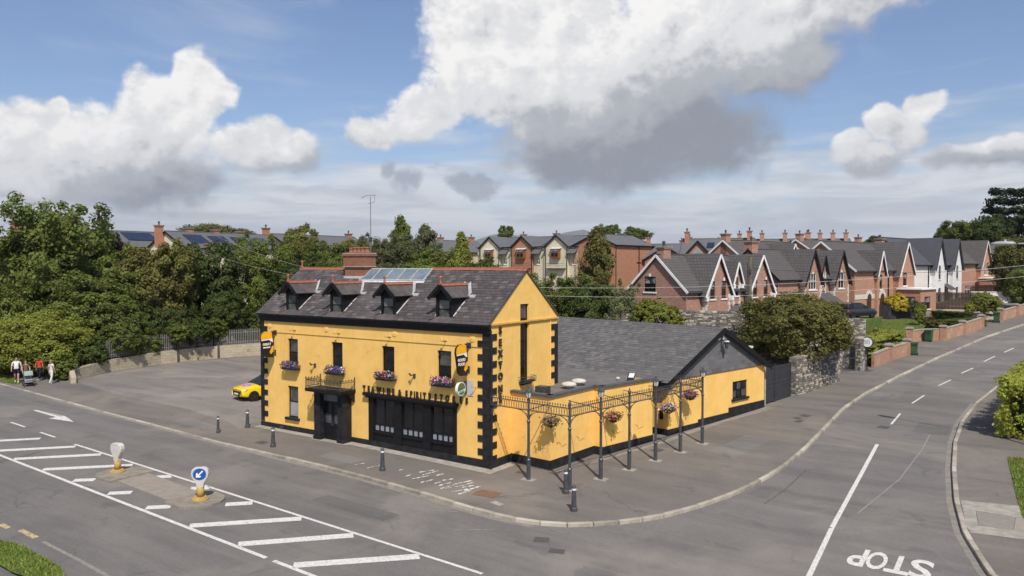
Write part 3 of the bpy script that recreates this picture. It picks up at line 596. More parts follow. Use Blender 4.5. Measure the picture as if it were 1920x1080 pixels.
m = MB(); m.wall((0, 0, 0), (0, 1, 0), (1, 0, 0), 5.7, 6.2, [(2.37, 3.1, 3.45, 6.2)], .16, 0, -.5)
zt = lambda y: rz(y) - .07
for poly in ([(0, 6.2), (2.37, 6.2), (2.37, zt(2.37)), (0, zt(0))], [(3.1, 6.2), (5.7, 6.2), (5.7, zt(5.7)), (3.1, zt(3.1))], [(2.37, 7.04), (3.1, 7.04), (3.1, zt(3.1)), (2.85, zt(2.85)), (2.37, zt(2.37))]):
    m.face([(0, y, z) for y, z in poly])
m.face([(0, 2.37, 6.2), (0, 2.37, 7.04), (-.16, 2.37, 7.04), (-.16, 2.37, 6.2)]); m.face([(0, 3.1, 7.04), (0, 3.1, 6.2), (-.16, 3.1, 6.2), (-.16, 3.1, 7.04)]); m.face([(0, 2.37, 7.04), (0, 3.1, 7.04), (-.16, 3.1, 7.04), (-.16, 2.37, 7.04)])
m.build('gable_wall', Y_WALL, pub)
m = MB()
for x in (XL,):
    m.face([(x, 0, -.5), (x, 0, 6.2), (x, 0, zt(0)), (x, 2.85, zt(2.85)), (x, 5.7, zt(5.7)), (x, 5.7, -.5)])
m.face([(XL, 5.7, -.5), (XL, 5.7, 6.2), (0, 5.7, 6.2), (0, 5.7, -.5)]); m.build('rear_wall', Y_WALL, pub)
# plinth
m = MB(); m.box(XL - .04, -10.43, -.045, .02, -.5, .37).box(-8.38, .045, -.045, .02, -.5, .35).box(-.02, .045, .021, 5.7, -.5, .35); m.box(XL - .04, XL + .02, .021, 5.7, -.5, .4); m.build('plinth', BLACKM, pub)
# cornice: fascia, moulding and gutter
m = MB(); m.box(XL - .03, .02, -.10, .01, 5.84, 6.04); m.box(XL - .05, .04, -.15, .01, 6.042, 6.16); m.box(XL - .08, .06, -.27, -.02, 6.162, 6.245); m.build('cornice', BLACK, pub)
m = MB(); m.box(XL - .04, .02, -.028, .01, 5.235, 5.255); m.build('string_course', material('aged_yellow', (.38, .24, .07), (.30, .19, .06), 2, .9), pub)
m = MB(); m.box(-.01, .09, -.02, 5.74, 6.21, 6.28); m.box(-.01, .05, .0, 5.7, 6.15, 6.209); m.build('gable_moulding', material('yellow_trim', (.66, .40, .09), (.5, .32, .09), 2, .85), pub)
# quoins, one by one
for k in range(19):
    z1 = 5.835 - k * .295; z0 = z1 - .285; fw, sw = (.40, .46) if k % 2 == 0 else (.66, .14)
    if z0 < .36: z0 = .36
    MB().box(-fw, .032, -.034, .0, z0, z1).box(.0, .032, .0, sw, z0, z1).build('quoin', BLACKM, pub)
for k in range(19):
    z1 = 5.835 - k * .287; z0 = max(z1 - .278, .41); fw = .24 if k % 2 == 0 else .52
    MB().box(XL - .032, XL + fw, -.034, .0, z0, z1).box(XL - .032, XL, .0, .4 if k % 2 else .2, z0, z1).build('quoin', BLACKM, pub)
for k in range(10):
    z1 = 5.95 - k * .295; z0 = z1 - .285; sw = .26 if k % 2 else .58
    MB().box(.0, .032, 5.7 - sw, 5.73, z0, z1).build('quoin', BLACKM, pub)
# roof
roof = MB(); roof.slab((XL - .1, EAVE_Y, EAVE_Z), (.06, EAVE_Y, EAVE_Z), (.06, RIDGE_Y, RIDGE_Z), (XL - .1, RIDGE_Y, RIDGE_Z), .06)
roof.slab((.06, 2 * RIDGE_Y - EAVE_Y, EAVE_Z), (XL - .1, 2 * RIDGE_Y - EAVE_Y, EAVE_Z), (XL - .1, RIDGE_Y, RIDGE_Z), (.06, RIDGE_Y, RIDGE_Z), .06)
roofo = roof.build('roof', SLATE, pub)
DORM = [-12.82, -9.49, -6.02, -2.62]
def slates(parent, mat_variants, O, U, S, width, slope, wd, ex, skip, nearest, name='slate', seed=1, up=None):
    # slates on a slope: O lower corner, U along eave, S up the slope
    rg = random.Random(seed); O, U, S = V(O), V(U).normalized(), V(S).normalized(); Nn = U.cross(S).normalized()
    if Nn.z < 0: Nn = -Nn
    me = MB().box(-.5, .5, -.5, .5, -.5, .5).mesh(name, mat_variants[0], uv=False); rows = int(slope / ex); cols = int(width / wd); items = []
    for r in range(rows):
        for c in range(-1, cols + 1):
            u = (c + .5 + (.5 if r % 2 else 0)) * wd; a, b = max(0, u - wd / 2), min(width, u + wd / 2)
            if b - a < .06: continue
            s_ = (r + .5) * ex; p = O + U * ((a + b) / 2) + S * s_
            if skip and skip(p): continue
            items.append((nearest(p), p, b - a - .008, rg.random()))
    items.sort(key=lambda t: t[0]); tilt = .012 / ex
    groups = {}
    for i, (q, p, wdt, rv) in enumerate(items):
        Sx = (S + Nn * -tilt * .9).normalized(); Nx = U.cross(Sx).normalized(); Nx = Nx if Nx.z > 0 else -Nx
        c = p + Nn * (.014 + rv * .004)
        mi = 0 if rv < .62 else (1 if rv < .85 else 2)
        if i < 300:
            o = inst(name, me, parent); q3 = Matrix((U, Sx, Nx)).transposed().to_4x4()
            o.matrix_local = Matrix.Translation(c) @ q3 @ Matrix.Diagonal((wdt, ex * 1.14, .012, 1))
            if mi: o.material_slots[0].link = 'OBJECT'; o.material_slots[0].material = mat_variants[mi]
        else:
            groups.setdefault(0, MB()).obox(c, U * wdt / 2, Sx * ex * .57, Nx * .006, mi)
    for g in groups.values():
        o = g.build(name + '_field', mat_variants, parent, uv=False); o['kind'] = 'stuff'
SLB = material('dark_slate', (.052, .048, .051), (.078, .071, .074), 2.5, .6, .3, 25); SLC = material('pale_slate', (.105, .094, .094), (.15, .136, .132), 3, .65, .3, 25)
def skip_pub(p):
    for c in DORM:
        if abs(p.x - c) < .56 and p.y < 1.25: return True
        if abs(p.x - c) < .62 and p.y < 1.95 and abs(p.x - c) < .62 * (1.95 - p.y) / .7: return True
    if -9.95 < p.x < -5.45 and p.y > 2.06: return True
    if -11.45 < p.x < -9.28 and p.y > 2.22: return True
    return False
slen = math.hypot(RIDGE_Y - EAVE_Y, RIDGE_Z - EAVE_Z)
slates(roofo, [SLATE, SLB, SLC], (XL - .12, EAVE_Y - .02, EAVE_Z), (1, 0, 0), (0, RIDGE_Y - EAVE_Y, RIDGE_Z - EAVE_Z), 15.4, slen - .05, .30, .19, skip_pub, lambda p: -p.x)
rt = MB(); rt.slab((-.215, -.13, -.06), (.215, -.13, -.06), (.215, 0, .06), (-.215, 0, .06), .03); rt.slab((.215, .13, -.06), (-.215, .13, -.06), (-.215, 0, .06), (.215, 0, .06), .03); rt.tube((-.215, 0, .06), (.215, 0, .06), .03, n=6)
rtm = rt.mesh('ridge_tile', TERRA)
k = XL - .1 + .22
while k < .0:
    if not (-11.2 < k < -9.7) and not (-9.9 < k < -5.5): inst('ridge_tile', rtm, roofo, (k, RIDGE_Y, RIDGE_Z + .03 + random.uniform(-.012, .012)), (random.uniform(-.04, .04), random.uniform(-.02, .02), 0))
    k += .44
fin = MB(); fin.lathe([(.07, 0), (.07, .1), (.045, .16), (.045, .30), (.075, .33), (.06, .40), (.02, .45)], n=8); finm = fin.mesh('finial', TERRA)
inst('finial', finm, roofo, (XL + .02, RIDGE_Y, RIDGE_Z + .05)); inst('finial', finm, roofo, (XL + .02, 5.2, 6.9), scale=(.9, .9, .9))
# dormers
DG2 = material('dormer_lower_glass', (.045, .055, .05), (.09, .10, .095), 5, .1, spec=.8); DG1 = material('dormer_upper_glass', (.15, .155, .16), (.10, .105, .11), 3, .12, spec=.8)  # upper glass is paler: the sky's reflection is put into its base colour
def dormer(cx):
    d = MB(); d.box(cx - .46, cx - .33, .09, .19, 6.32, 7.40).box(cx + .33, cx + .46, .09, .19, 6.32, 7.40).box(cx - .33, cx + .33, .09, .19, 7.24, 7.40).box(cx - .33, cx + .33, .11, .19, 6.32, 6.40)
    d.box(cx - .33, cx + .33, .13, .17, 6.80, 6.86); d.box(cx - .33, cx - .28, .13, .17, 6.4, 7.24).box(cx + .28, cx + .33, .13, .17, 6.4, 7.24)
    d.face([(cx - .5, .10, 7.40), (cx + .5, .10, 7.40), (cx, .10, 7.85)])
    o = d.build('dormer', BLACK, pub)
    MB().box(cx - .28, cx + .28, .115, .125, 6.40, 6.80).build('pane', DG2, o); MB().box(cx - .28, cx + .28, .125, .135, 6.86, 7.24).build('pane', DG1 if 'dim_glass' in MATS else material('dim_glass', (.085, .088, .09), (.05, .053, .056), 3, .1, spec=.9), o)  # grey of the upper pane paints in reflected sky
    yb = (7.40 - EAVE_Z) / SL + EAVE_Y
    for s in (-1, 1):
        c = MB(); c.prism([(cx + s * .46, .19, rz(.19) - .05), (cx + s * .46, yb, 7.40), (cx + s * .46, .19, 7.40)], (-s * .05, 0, 0)); c.build('cheek', BLACK, o)
        yr = (7.93 - EAVE_Z) / SL + EAVE_Y
        a, b, c_, d_ = (cx, -.20, 7.93), (cx, yr + .03, 7.93), (cx + s * .64, yb, 7.37), (cx + s * .64, -.20, 7.37)
        q = MB(); q.slab(*((a, d_, c_, b) if s > 0 else (a, b, c_, d_)), .05); q.build('roof_slope', SLATE, o)
        g = MB(); g.bar((cx + s * .02, -.22, 7.90), (cx + s * .68, -.22, 7.30), .05, .16); g.build('barge_board', BLACK, o)
        f = MB(); f.bar((cx + s * .03, yr + .02, 7.95), (cx + s * .66, yb + .05, 7.40), .14, .02, up=(0, -.6, .8)); f.bar((cx + s * .52, .12, rz(.12) + .035), (cx + s * .52, yb, rz(yb) + .035), .07, .02, up=(0, -.6, .8))
        f.bar((cx + s * .10, yr - .10, 7.99), (cx + s * .62, yb - .06, 7.50), .16, .03, up=(0, -1, .3))
        if s > 0: f.box(cx + .50, cx + .90, yb - .12, yb + .16, rz(yb) - .06, rz(yb) + .07)
        f.build('flashing', LEAD, o)
    k = -.02
    for k in range(5): inst('ridge_tile', rtm, o, (cx, 0.0 + k * .42, 7.945), (0, 0, R(90)), (.97, .8, .8))
    inst('finial', finm, o, (cx, -.14, 7.93), scale=(.95, .95, .95))
    MB().box(cx - .5, cx + .5, -.02, .12, 6.345, 6.365).build('sill', LEAD, o)
for c in DORM: dormer(c)
# skylight
nv = V((0, -SL, 1)).normalized(); sv = V((0, 1, SL)).normalized()
P = lambda x, t, h=0: V((x, 2.10, rz(2.10))) + sv * t + nv * h
sk = MB(); sk.slab(P(-9.9, 0, .045), P(-5.5, 0, .045), P(-5.5, .90, .045), P(-9.9, .90, .045), .06); 
for k in range(6):
    x = -9.87 + k * .868; sk.bar(P(x, 0, .06), P(x, .90, .06), .045, .03, up=nv)
sk.bar(P(-9.9, .90, .06), P(-5.48, .90, .06), .07, .04, up=nv); sk.bar(P(-9.9, .0, .06), P(-5.48, .0, .06), .06, .04, up=nv)
sko = sk.build('skylight', material('weathered_white_frame', (.44, .44, .43), (.34, .34, .33), 4, .7), pub)
for k in range(5):
    x = -9.84 + k * .868; MB().slab(P(x, .03, .056), P(x + .80, .03, .056), P(x + .80, .87, .056), P(x, .87, .056), .005).build('pane', SKYGL, sko)
MB().bar(P(-9.7, -.09, .03), P(-5.4, -.09, .03), .18, .03, up=nv).build('flashing', LEAD, sko)
# chimney
BRICKC = brickmat('chimney_brick', (.34, .125, .065), (.24, .09, .05), (.24, .18, .14), c3=(.15, .10, .075), f3=.6)
c = MB(); c.box(-11.18, -9.72, 2.30, 3.0, 7.6, 8.72).box(-11.24, -9.66, 2.24, 3.06, 8.78, 9.30).box(-11.29, -9.61, 2.19, 3.11, 9.302, 9.42); co = c.build('chimney', BRICKC, pub)
MB().box(-11.27, -9.63, 2.21, 3.09, 8.721, 8.779).box(-11.27, -9.63, 2.21, 3.09, 9.421, 9.48).build('capping', CONC, co)
pot = MB().lathe([(.15, 0), (.15, .05), (.125, .08), (.12, .24), (.145, .26), (.145, .31)], n=12).mesh('chimney_pot', TERRA, True)
for k in range(5): inst('chimney_pot', pot, co, (-11.03 + k * .29, 2.65, 9.48), scale=(1, 1, random.uniform(.85, 1)))
f = MB()
for k in range(5): pass
for k in range(6):
    y = 2.27 + k * .1; f.box(-9.715, -9.68, y, y + .11, rz(y) - .02, rz(y) + .13 + .0)
f.box(-11.21, -9.69, 2.23, 2.295, rz(2.2) - .02, rz(2.2) + .14); f.build('flashing', LEAD, co)

# windows
def sash(parent, x0, x1, z0, z1, y=.10, lower=GLASS, upper=GLASS, axis=0, sill=True, name='window'):
    def bx(mb, a, b, y0, y1, c, d):
        return mb.box(a, b, y0, y1, c, d) if axis == 0 else mb.box(-y1, -y0, a, b, c, d)
    f = MB(); w_ = .06; zm = (z0 + z1) / 2
    bx(f, x0, x0 + w_, y, y + .05, z0, z1); bx(f, x1 - w_, x1, y, y + .05, z0, z1); bx(f, x0 + w_, x1 - w_, y, y + .05, z1 - w_, z1); bx(f, x0 + w_, x1 - w_, y, y + .05, z0, z0 + w_); bx(f, x0 + w_, x1 - w_, y + .005, y + .045, zm - .025, zm + .025)
    o = f.build(name, BLACK, parent)
    bx(MB(), x0 + w_, x1 - w_, y + .02, y + .03, z0 + w_, zm - .025).build('pane', lower, o); bx(MB(), x0 + w_, x1 - w_, y + .03, y + .04, zm + .025, z1 - w_).build('pane', upper, o)
    if sill: bx(MB(), x0 - .12, x1 + .12, -.12, .10, z0 - .13, z0 + .0).build('sill', BLACKM, o)
    return o
DIMG = MATS['dim_glass']
for i, (a, b) in enumerate(WINX): sash(pub, a, b, 3.56, 4.97, sill=False, upper=DIMG if i in (0, 3) else GLASS)
sash(pub, -13.09, -12.28, .83, 2.48, lower=GLASSB, upper=DIMG)
tw = MB()
for a, b, c_, d_ in ((2.37, 2.43, 3.46, 7.03), (3.04, 3.1, 3.46, 7.03), (2.43, 3.04, 6.97, 7.03), (2.43, 3.04, 3.46, 3.54), (2.43, 3.04, 6.30, 6.38), (2.43, 3.04, 5.28, 5.33), (2.43, 3.04, 4.3, 4.36)): tw.box(-.15, -.10, a, b, c_, d_)
two = tw.build('stair_window', BLACK, pub)
for (z0, z1, g) in ((6.38, 6.97, DIMG), (5.33, 6.30, GLASS), (4.36, 5.28, GLASS), (3.54, 4.3, GLASS)): MB().box(-.135, -.125, 2.43, 3.04, z0, z1).build('pane', g, two)
MB().box(-.02, .12, 2.28, 3.2, 3.33, 3.45).build('sill', BLACKM, two)
# porch with double door, canopy and iron balustrade
p = MB(); p.box(-10.42, -10.0, -.60, .0, -.4, 2.56).box(-8.75, -8.39, -.60, .0, -.4, 2.56).box(-10.0, -8.75, -.56, .0, 2.43, 2.56); p.box(-10.46, -9.96, -.64, -.0, -.4, .28).box(-8.79, -8.35, -.64, -.0, -.4, .28); po = p.build('porch', BLACKM, pub)
MB().box(-10.0, -8.75, -.34, -.28, 2.06, 2.43).build('fanlight', material('grey_fanlight', (.14, .15, .16), (.11, .12, .13), 2, .3), po)
MB().box(-10.0, -8.75, -.36, -.28, 1.98, 2.06).build('transom', BLACK, po)
for a, b in ((-9.99, -9.385), (-9.365, -8.76)):
    d = MB(); d.box(a, b, -.32, -.28, .02, .95).box(a, a + .09, -.32, -.28, .95, 1.98).box(b - .09, b, -.32, -.28, .95, 1.98).box(a + .09, b - .09, -.32, -.28, 1.9, 1.98).box(a + .09, b - .09, -.32, -.28, 1.42, 1.47).box(a + .08, b - .08, -.335, -.32, .15, .8)
    do = d.build('door', BLACK, po)
    MB().box(a + .09, b - .09, -.305, -.295, .95, 1.42).build('pane', DIMG, do); MB().box(a + .09, b - .09, -.305, -.295, 1.47, 1.9).build('pane', GLASS, do)
    s = -1 if a > -9.5 else 1
    MB().bar(((b - .05) if s > 0 else (a + .05), -.37, .85), ((b - .05) if s > 0 else (a + .05), -.37, 1.15), .03, .03).build('handle', IRON, do)
MB().box(-10.6, -8.1, -1.02, -.0, 2.561, 2.72).build('canopy', BLACK, po)
r_ = MB()
def rail(mb, a, b, z0, z1, n, spike=.09, bars=True, hump=0):
    a, b = V(a), V(b)
    for z in (z0, z1): mb.bar(a + V((0, 0, z)), b + V((0, 0, z)), .025, .03)
    for k in range(n + 1):
        p = a.lerp(b, k / n); mb.bar(p + V((0, 0, z0)), p + V((0, 0, z1 + spike)), .014, .014)
        if k % 2 == 0: mb.obox(p + V((0, 0, z1 + spike)), (.022, 0, 0), (0, .022, 0), (0, 0, .03))
for a, b, n in (((-10.56, -.98, 0), (-8.14, -.98, 0), 26), ((-10.56, -.98, 0), (-10.56, -.05, 0), 10), ((-8.14, -.98, 0), (-8.14, -.05, 0), 10)): rail(r_, a, b, 2.80, 3.12, n)
for x in (-10.56, -8.14): r_.bar((x, -.04, 2.72), (x, -.04, 3.32), .04, .04); r_.bar((x, -.98, 2.72), (x, -.98, 3.28), .04, .04)
r_.build('balustrade', IRON, po)
MB().prism([(-8.2, -.0, 2.55), (-8.2, -.5, 2.55), (-8.2, -.08, 2.1), (-8.2, 0, 2.1)], (.04, 0, 0)).build('bracket', BLACK, po)
# shopfront
s = MB(); s.box(-7.44, -1.72, -.22, .0, 2.53, 2.68).box(-7.3, -1.78, -.16, -.0, 2.44, 2.529)
for a, b in ((-7.2, -6.87), (-5.57, -5.09), (-3.78, -3.29), (-2.03, -1.82)): s.box(a, b, -.05, .15, .36, 2.44)
for a, b in ((-6.87, -5.57), (-5.09, -3.78), (-3.29, -2.03)): s.box(a, b, .0, .15, .36, .74)
so_ = s.build('shopfront', BLACK, pub)
for a, b in ((-6.87, -5.57), (-5.09, -3.78), (-3.29, -2.03)):
    mid = (a + b) / 2
    w_ = MB(); w_.box(a, b, -.07, .12, .741, .82).box(a, b, .04, .12, .82, .87).box(a, b, .03, .12, 1.14, 1.21).box(mid - .03, mid + .03, .04, .12, 1.21, 2.44).box(a, b, .04, .12, 2.36, 2.44)
    for k in range(5): u = a + (b - a) * k / 4; w_.box(max(a, u - .045), min(b, u + .045), .04, .12, .87, 1.14)
    wo_ = w_.build('shop_window', BLACK, so_)
    for c_, d_ in ((a, mid - .03), (mid + .03, b)): MB().box(c_, d_, .07, .08, 1.21, 2.36).build('pane', GLASS, wo_)
    for k in range(4): u0 = a + (b - a) * k / 4 + .045; u1 = a + (b - a) * (k + 1) / 4 - .045; MB().box(u0, u1, .06, .07, .875, 1.135).build('pane', GLASSG, wo_)
# raised lettering
spx = [10, 215, 475, 625, 1000, 1040, 1500, 1535]; sxx = [-7.58, -6.64, -5.49, -4.84, -3.27, -3.11, -1.30, -1.17]
BLACKL = material('black_letter', (.03, .022, .016), (.05, .038, .026), 5, .5)
def letter(ch, name='letter', size=.37):
    me = text_mesh(ch, size, .022, .017); xs = [v.co.x for v in me.vertices]; ys = [v.co.y for v in me.vertices]; cx, cy = (min(xs) + max(xs)) / 2, min(ys); me.name = name
    for v in me.vertices: v.co.x -= cx; v.co.y -= cy
    me.materials.append(BLACKL); return me
for ch, px in zip('TEAWINE&SPIRITSSTORES', (27, 95, 152, 240, 310, 382, 452, 545, 642, 712, 758, 803, 850, 902, 975, 1062, 1145, 1235, 1332, 1432, 1512)):
    o = link('letter', letter(ch), None, pub); o.location = (float(np.interp(px, spx, sxx)), -.032, 2.69); o.rotation_euler = (R(90), 0, 0); o.scale = (.70, 1.04, 1)
for ch, zt_ in zip('SEXTONS', (6.08, 5.55, 5.07, 4.57, 4.07, 3.52, 3.06)):
    o = link('letter', letter(ch), None, pub); o.location = (.05, .70, zt_ - .29); o.rotation_euler = (R(90), 0, R(90)); o.scale = (1.12, 1.16, 1)
o = link('letter', letter("'"), None, pub); o.location = (.05, .70, 3.1); o.rotation_euler = (R(90), 0, R(90))
# rosettes, lamps, brackets, down pipe
ros = MB().lathe([(.15, 0), (.15, .02), (.12, .03), (.12, .018), (.05, .018), (.05, .035), (.02, .04)], n=16).mesh('rosette', Y_WALL)
for x in (-14.5, -10.15, -5.53, -.96): inst('rosette', ros, pub, (x, -.002, 5.60), (R(90), 0, 0))
LAMPY = material('painted_lamp', (.66, .42, .13), (.5, .33, .12), 4, .6)
for x in (-12.45, -9.2, -5.78, -2.42):
    l = MB(); l.path([(x, 0, 5.45), (x, -.16, 5.45), (x, -.30, 5.50)], .016); l.box(x - .16, x + .05, -.04, -.02, 5.43, 5.46); l.lathe([(.03, .16), (.05, .13), (.09, .0), (.085, -.01)], (x, -.33, 5.46), 10); l.sphere((x, -.33, 5.47), .055)
    l.build('wall_lamp', LAMPY, pub)
for x, z in ((-11.0, 3.72), (-4.32, 3.72)):
    l = MB(); l.bar((x, 0, z), (x, -.26, z + .05), .05, .05); l.bar((x - .12, -.22, z + .1), (x + .04, -.26, z + .02), .06, .06); l.box(x - .03, x + .09, -.04, 0, z - .12, z + .08); l.build('bracket', IRON, pub)
l = MB(); l.path([(-.75, 0, 3.5), (-.75, -.2, 3.5), (-.8, -.3, 3.56)], .018); l.build('bracket', LAMPY, pub)
l = MB(); l.tube((.075, -.05, -.3), (.075, -.05, 6.0), .04, n=8); l.path([(.075, -.05, 6.0), (.02, -.2, 6.2)], .035, 8); l.build('down_pipe', BLACKM, pub)
l = MB(); l.tube((.03, 5.0, 3.1), (.03, 5.0, 6.15), .025, n=6); l.build('down_pipe', Y_WALL, pub)
MB().box(XL + 1.5, XL + 1.75, -.052, -.04, .18, .28).build('air_vent', IRON, pub)

# ------------------------------------------------------------------ projecting signs (plain boards, no figure)
SIGNK = material('black_sign', (.014, .014, .015), None, rough=.35); SIGNY = material('amber_sign', (.80, .36, .01), (.85, .46, .02), 3, .35); SIGNW = material('white_sign', (.78, .77, .74), None, rough=.4)
def pub_sign(x, zc, words, label):
    o = empty('pub_sign', (x, 0, zc), 0, label, 'sign', 'projecting shield signs on the pub front')
    prof = [(-.16, -.70), (-.30, -.68), (-.62, -.66), (-.80, -.52), (-.92, .10), (-.98, .38), (-.93, .58), (-.78, .70), (-.52, .72), (-.28, .66), (-.16, .5), (-.14, .1)]
    b = MB(); b.prism([(-.05, y, z) for y, z in prof], (.10, 0, 0)); bo = b.build('board', SIGNK, o)
    band = [(-.95, .30), (-.98, .38), (-.93, .58), (-.78, .70), (-.52, .72), (-.28, .66), (-.24, .34), (-.5, .32)]
    wband = [(-.94, .23), (-.955, .31), (-.5, .33), (-.24, .35), (-.20, .12), (-.32, .16), (-.45, .26)]
    foot = [(-.16, -.05), (-.28, -.12), (-.42, -.40), (-.34, -.50), (-.18, -.38)]
    for poly, mt, nm in ((band, SIGNY, 'amber_panel'), (wband, SIGNW, 'white_panel'), (foot, SIGNY, 'amber_panel')):
        for sgn in (1, -1): 
            q = MB(); q.prism([(.0515 * sgn, y, z) for y, z in poly], (.006 * sgn, 0, 0)); q.build(nm, mt, bo)
    for i, wd in enumerate(words):
        me = text_mesh(wd, .17, .003, .006)
        t = link('lettering', me, SIGNW, bo); t.rotation_euler = (R(90), 0, R(90)); t.location = (.058, -.60, -.02 - i * .19)
    if len(words) == 1: MB().box(.052, .058, -.84, -.38, -.16, -.10).build('lettering_strip', SIGNW, bo)
    k = MB(); k.bar((0, 0, .62), (0, -.6, .62), .05, .05); k.box(-.12, .12, -.03, 0, .5, .74); k.bar((0, 0, -.45), (0, -.3, -.45), .04, .04); k.box(-.05, .05, -.03, 0, -.6, -.3); k.build('bracket', IRON, o)
    l = MB(); l.box(-.09, .09, -.22, -.06, .56, .70); l.build('sign_light', material('navy_metal', (.02, .025, .09), None, rough=.4) if 'navy_metal' not in MATS else MATS['navy_metal'], o)
    return o
pub_sign(-14.05, 4.62, ['GREAT'], 'black and amber shield sign lettered GREAT at the far end of the pub front')
pub_sign(-1.15, 4.68, ['GOOD', 'FOOD'], 'black and amber shield sign lettered GOOD FOOD near the corner')
bs_ = empty('beer_sign', (-1.32, 0, 3.42), 0, 'round green sign with red star under the GOOD FOOD sign', 'sign')
GREEN = material('green_sign', (.02, .16, .05), (.03, .20, .07), 3, .35); DGREEN = material('deep_green_sign', (.008, .06, .022), None, rough=.35); REDS = material('red_star', (.55, .02, .02), None, rough=.4)
d = MB(); d.prism([(-.06, -.40 + .30 * math.cos(R(k * 12)), .30 * math.sin(R(k * 12))) for k in range(30)], (.12, 0, 0)); db = d.build('disc', SIGNW, bs_)
q = MB(); q.prism([(.062, -.40 + .265 * math.cos(R(k * 12)), .265 * math.sin(R(k * 12))) for k in range(30)], (.005, 0, 0)); q.build('green_face', GREEN, db)
q = MB(); q.prism([(.068, -.40 + yy, zz) for yy, zz in ((-.262, -.10), (.262, -.02), (.24, -.12), (-.22, -.18))], (.004, 0, 0)); q.build('name_band', SIGNW, db)
st = MB(); st.prism([(.068, -.40 + (.11 if k % 2 == 0 else .045) * math.sin(R(36 * k)), .09 + (.11 if k % 2 == 0 else .045) * math.cos(R(36 * k))) for k in range(10)], (.005, 0, 0)); st.build('star', REDS, db)
t = link('lettering', text_mesh('Heineken', .10, .002, .002), DGREEN, db); t.rotation_euler = (R(90), R(-8), R(90)); t.location = (.0735, -.40, -.135)
MB().box(-.05, .05, -.1, 0, -.28, .28).build('bracket', IRON, bs_); MB().box(.09, .42, -.03, -.005, -.34, .34).build('mounting_panel', material('pale_grey_panel', (.50, .50, .48), (.44, .44, .43), 3, .5), bs_)

# ------------------------------------------------------------------ flower boxes
FLOW = tintmat('petals', .6)
PAL = [(.45, .05, .05), (.55, .10, .12), (.32, .05, .30), (.20, .06, .38), (.16, .08, .45), (.62, .25, .36), (.70, .62, .66), (.60, .16, .06), (.45, .35, .60)]
def flowers(name, cx, cy, cz, rx, ry, rz_, n, parent, seed, pal, green=.42, size=.045):
    rg = np.random.default_rng(seed); P = rg.normal(0, .45, (n, 3)); P = np.clip(P, -1, 1) * [rx, ry, rz_] + [cx, cy, cz]; P[:, 2] += np.abs(rg.normal(0, .15, n)) * rz_
    a = rg.normal(0, 1, (n, 3)); a /= np.linalg.norm(a, axis=1)[:, None]; b = np.cross(a, rg.normal(0, 1, (n, 3))); b /= np.linalg.norm(b, axis=1)[:, None]; s_ = rg.uniform(.6, 1.3, n)[:, None] * size
    v = np.stack([P - a * s_, P - b * s_ * .8, P + a * s_, P + b * s_ * .8], 1).reshape(-1, 3)
    clus = rg.integers(0, len(pal), 40); ci = ((P[:, 0] - cx) / max(rx, .01) * 2.2 + 20 + rg.normal(0, .6, n)).astype(int) % 40
    col = np.array(pal)[clus[ci]] * rg.uniform(.7, 1.25, (n, 1)); g = rg.random(n) < green; col[g] = np.array([.05, .09, .025]) * rg.uniform(.6, 1.6, (g.sum(), 1))
    me = fast_mesh(name, v, np.arange(n * 4).reshape(-1, 4), np.repeat(col, 4, 0), FLOW); o = link(name, me, None, parent); o['kind'] = 'stuff'; return o
def flower_box(cx, label, seed, pal):
    o = empty('window_box', (cx, 0, 3.38), 0, label, 'flower box', 'flower boxes under the upper windows')
    t = MB(); t.box(-.52, .52, -.36, -.04, .0, .10); t.build('trough', BLACK, o)
    b = MB()
    for z in (.10, .24): b.path([(-.58, -.03, z), (-.60, -.38, z), (.60, -.38, z), (.58, -.03, z)], .011, 5)
    for k in range(15): x = -.60 + 1.2 * k / 14; b.tube((x, -.38, .0), (x, -.38 - .03 * math.sin(k), .25), .008, n=4)
    for s in (-1, 1):
        for k in range(3): b.tube((s * .60, -.34 + k * .12, 0), (s * .60, -.34 + k * .12, .25), .008, n=4)
    b.build('basket', IRON, o)
    flowers('flowers', 0, -.24, .25, .58, .2, .17, 1050, o, seed, pal, .5); return o
flower_box(-12.62, 'window box of red and violet flowers at the window nearest the car park', 1, [(.60, .06, .04), (.55, .12, .08), (.30, .10, .42), (.22, .12, .45), (.45, .30, .5)])
flower_box(-9.35, 'window box of white, pink and blue flowers above the porch canopy', 2, [(.62, .22, .15), (.72, .60, .62), (.18, .07, .45), (.15, .06, .5), (.66, .5, .5)])
flower_box(-5.92, 'window box of pale lilac and red flowers left of the centre bracket', 3, [(.60, .16, .08), (.72, .60, .66), (.42, .30, .55), (.5, .06, .15), (.5, .4, .6)])
flower_box(-2.5, 'window box of purple and pink petunias beside the GOOD FOOD sign', 4, [(.55, .16, .08), (.50, .10, .35), (.62, .30, .50), (.28, .06, .40), (.5, .1, .2)])
gb = empty('window_basket', (0, 2.73, 3.46), 0, 'empty iron window basket under the tall stair window', 'window basket'); b = MB()
for z in (.0, .12, .25): b.path([(0, -.52, z), (.30, -.50, z), (.34, 0, z), (.30, .50, z), (0, .52, z)], .012, 5)
for k in range(12): y = -.5 + k / 11; b.tube((.32, y, 0), (.34, y, .25), .009, n=4)
b.build('basket', IRON, gb); MB().box(.02, .3, -.48, .48, 0, .06).build('trough', BLACK, gb)
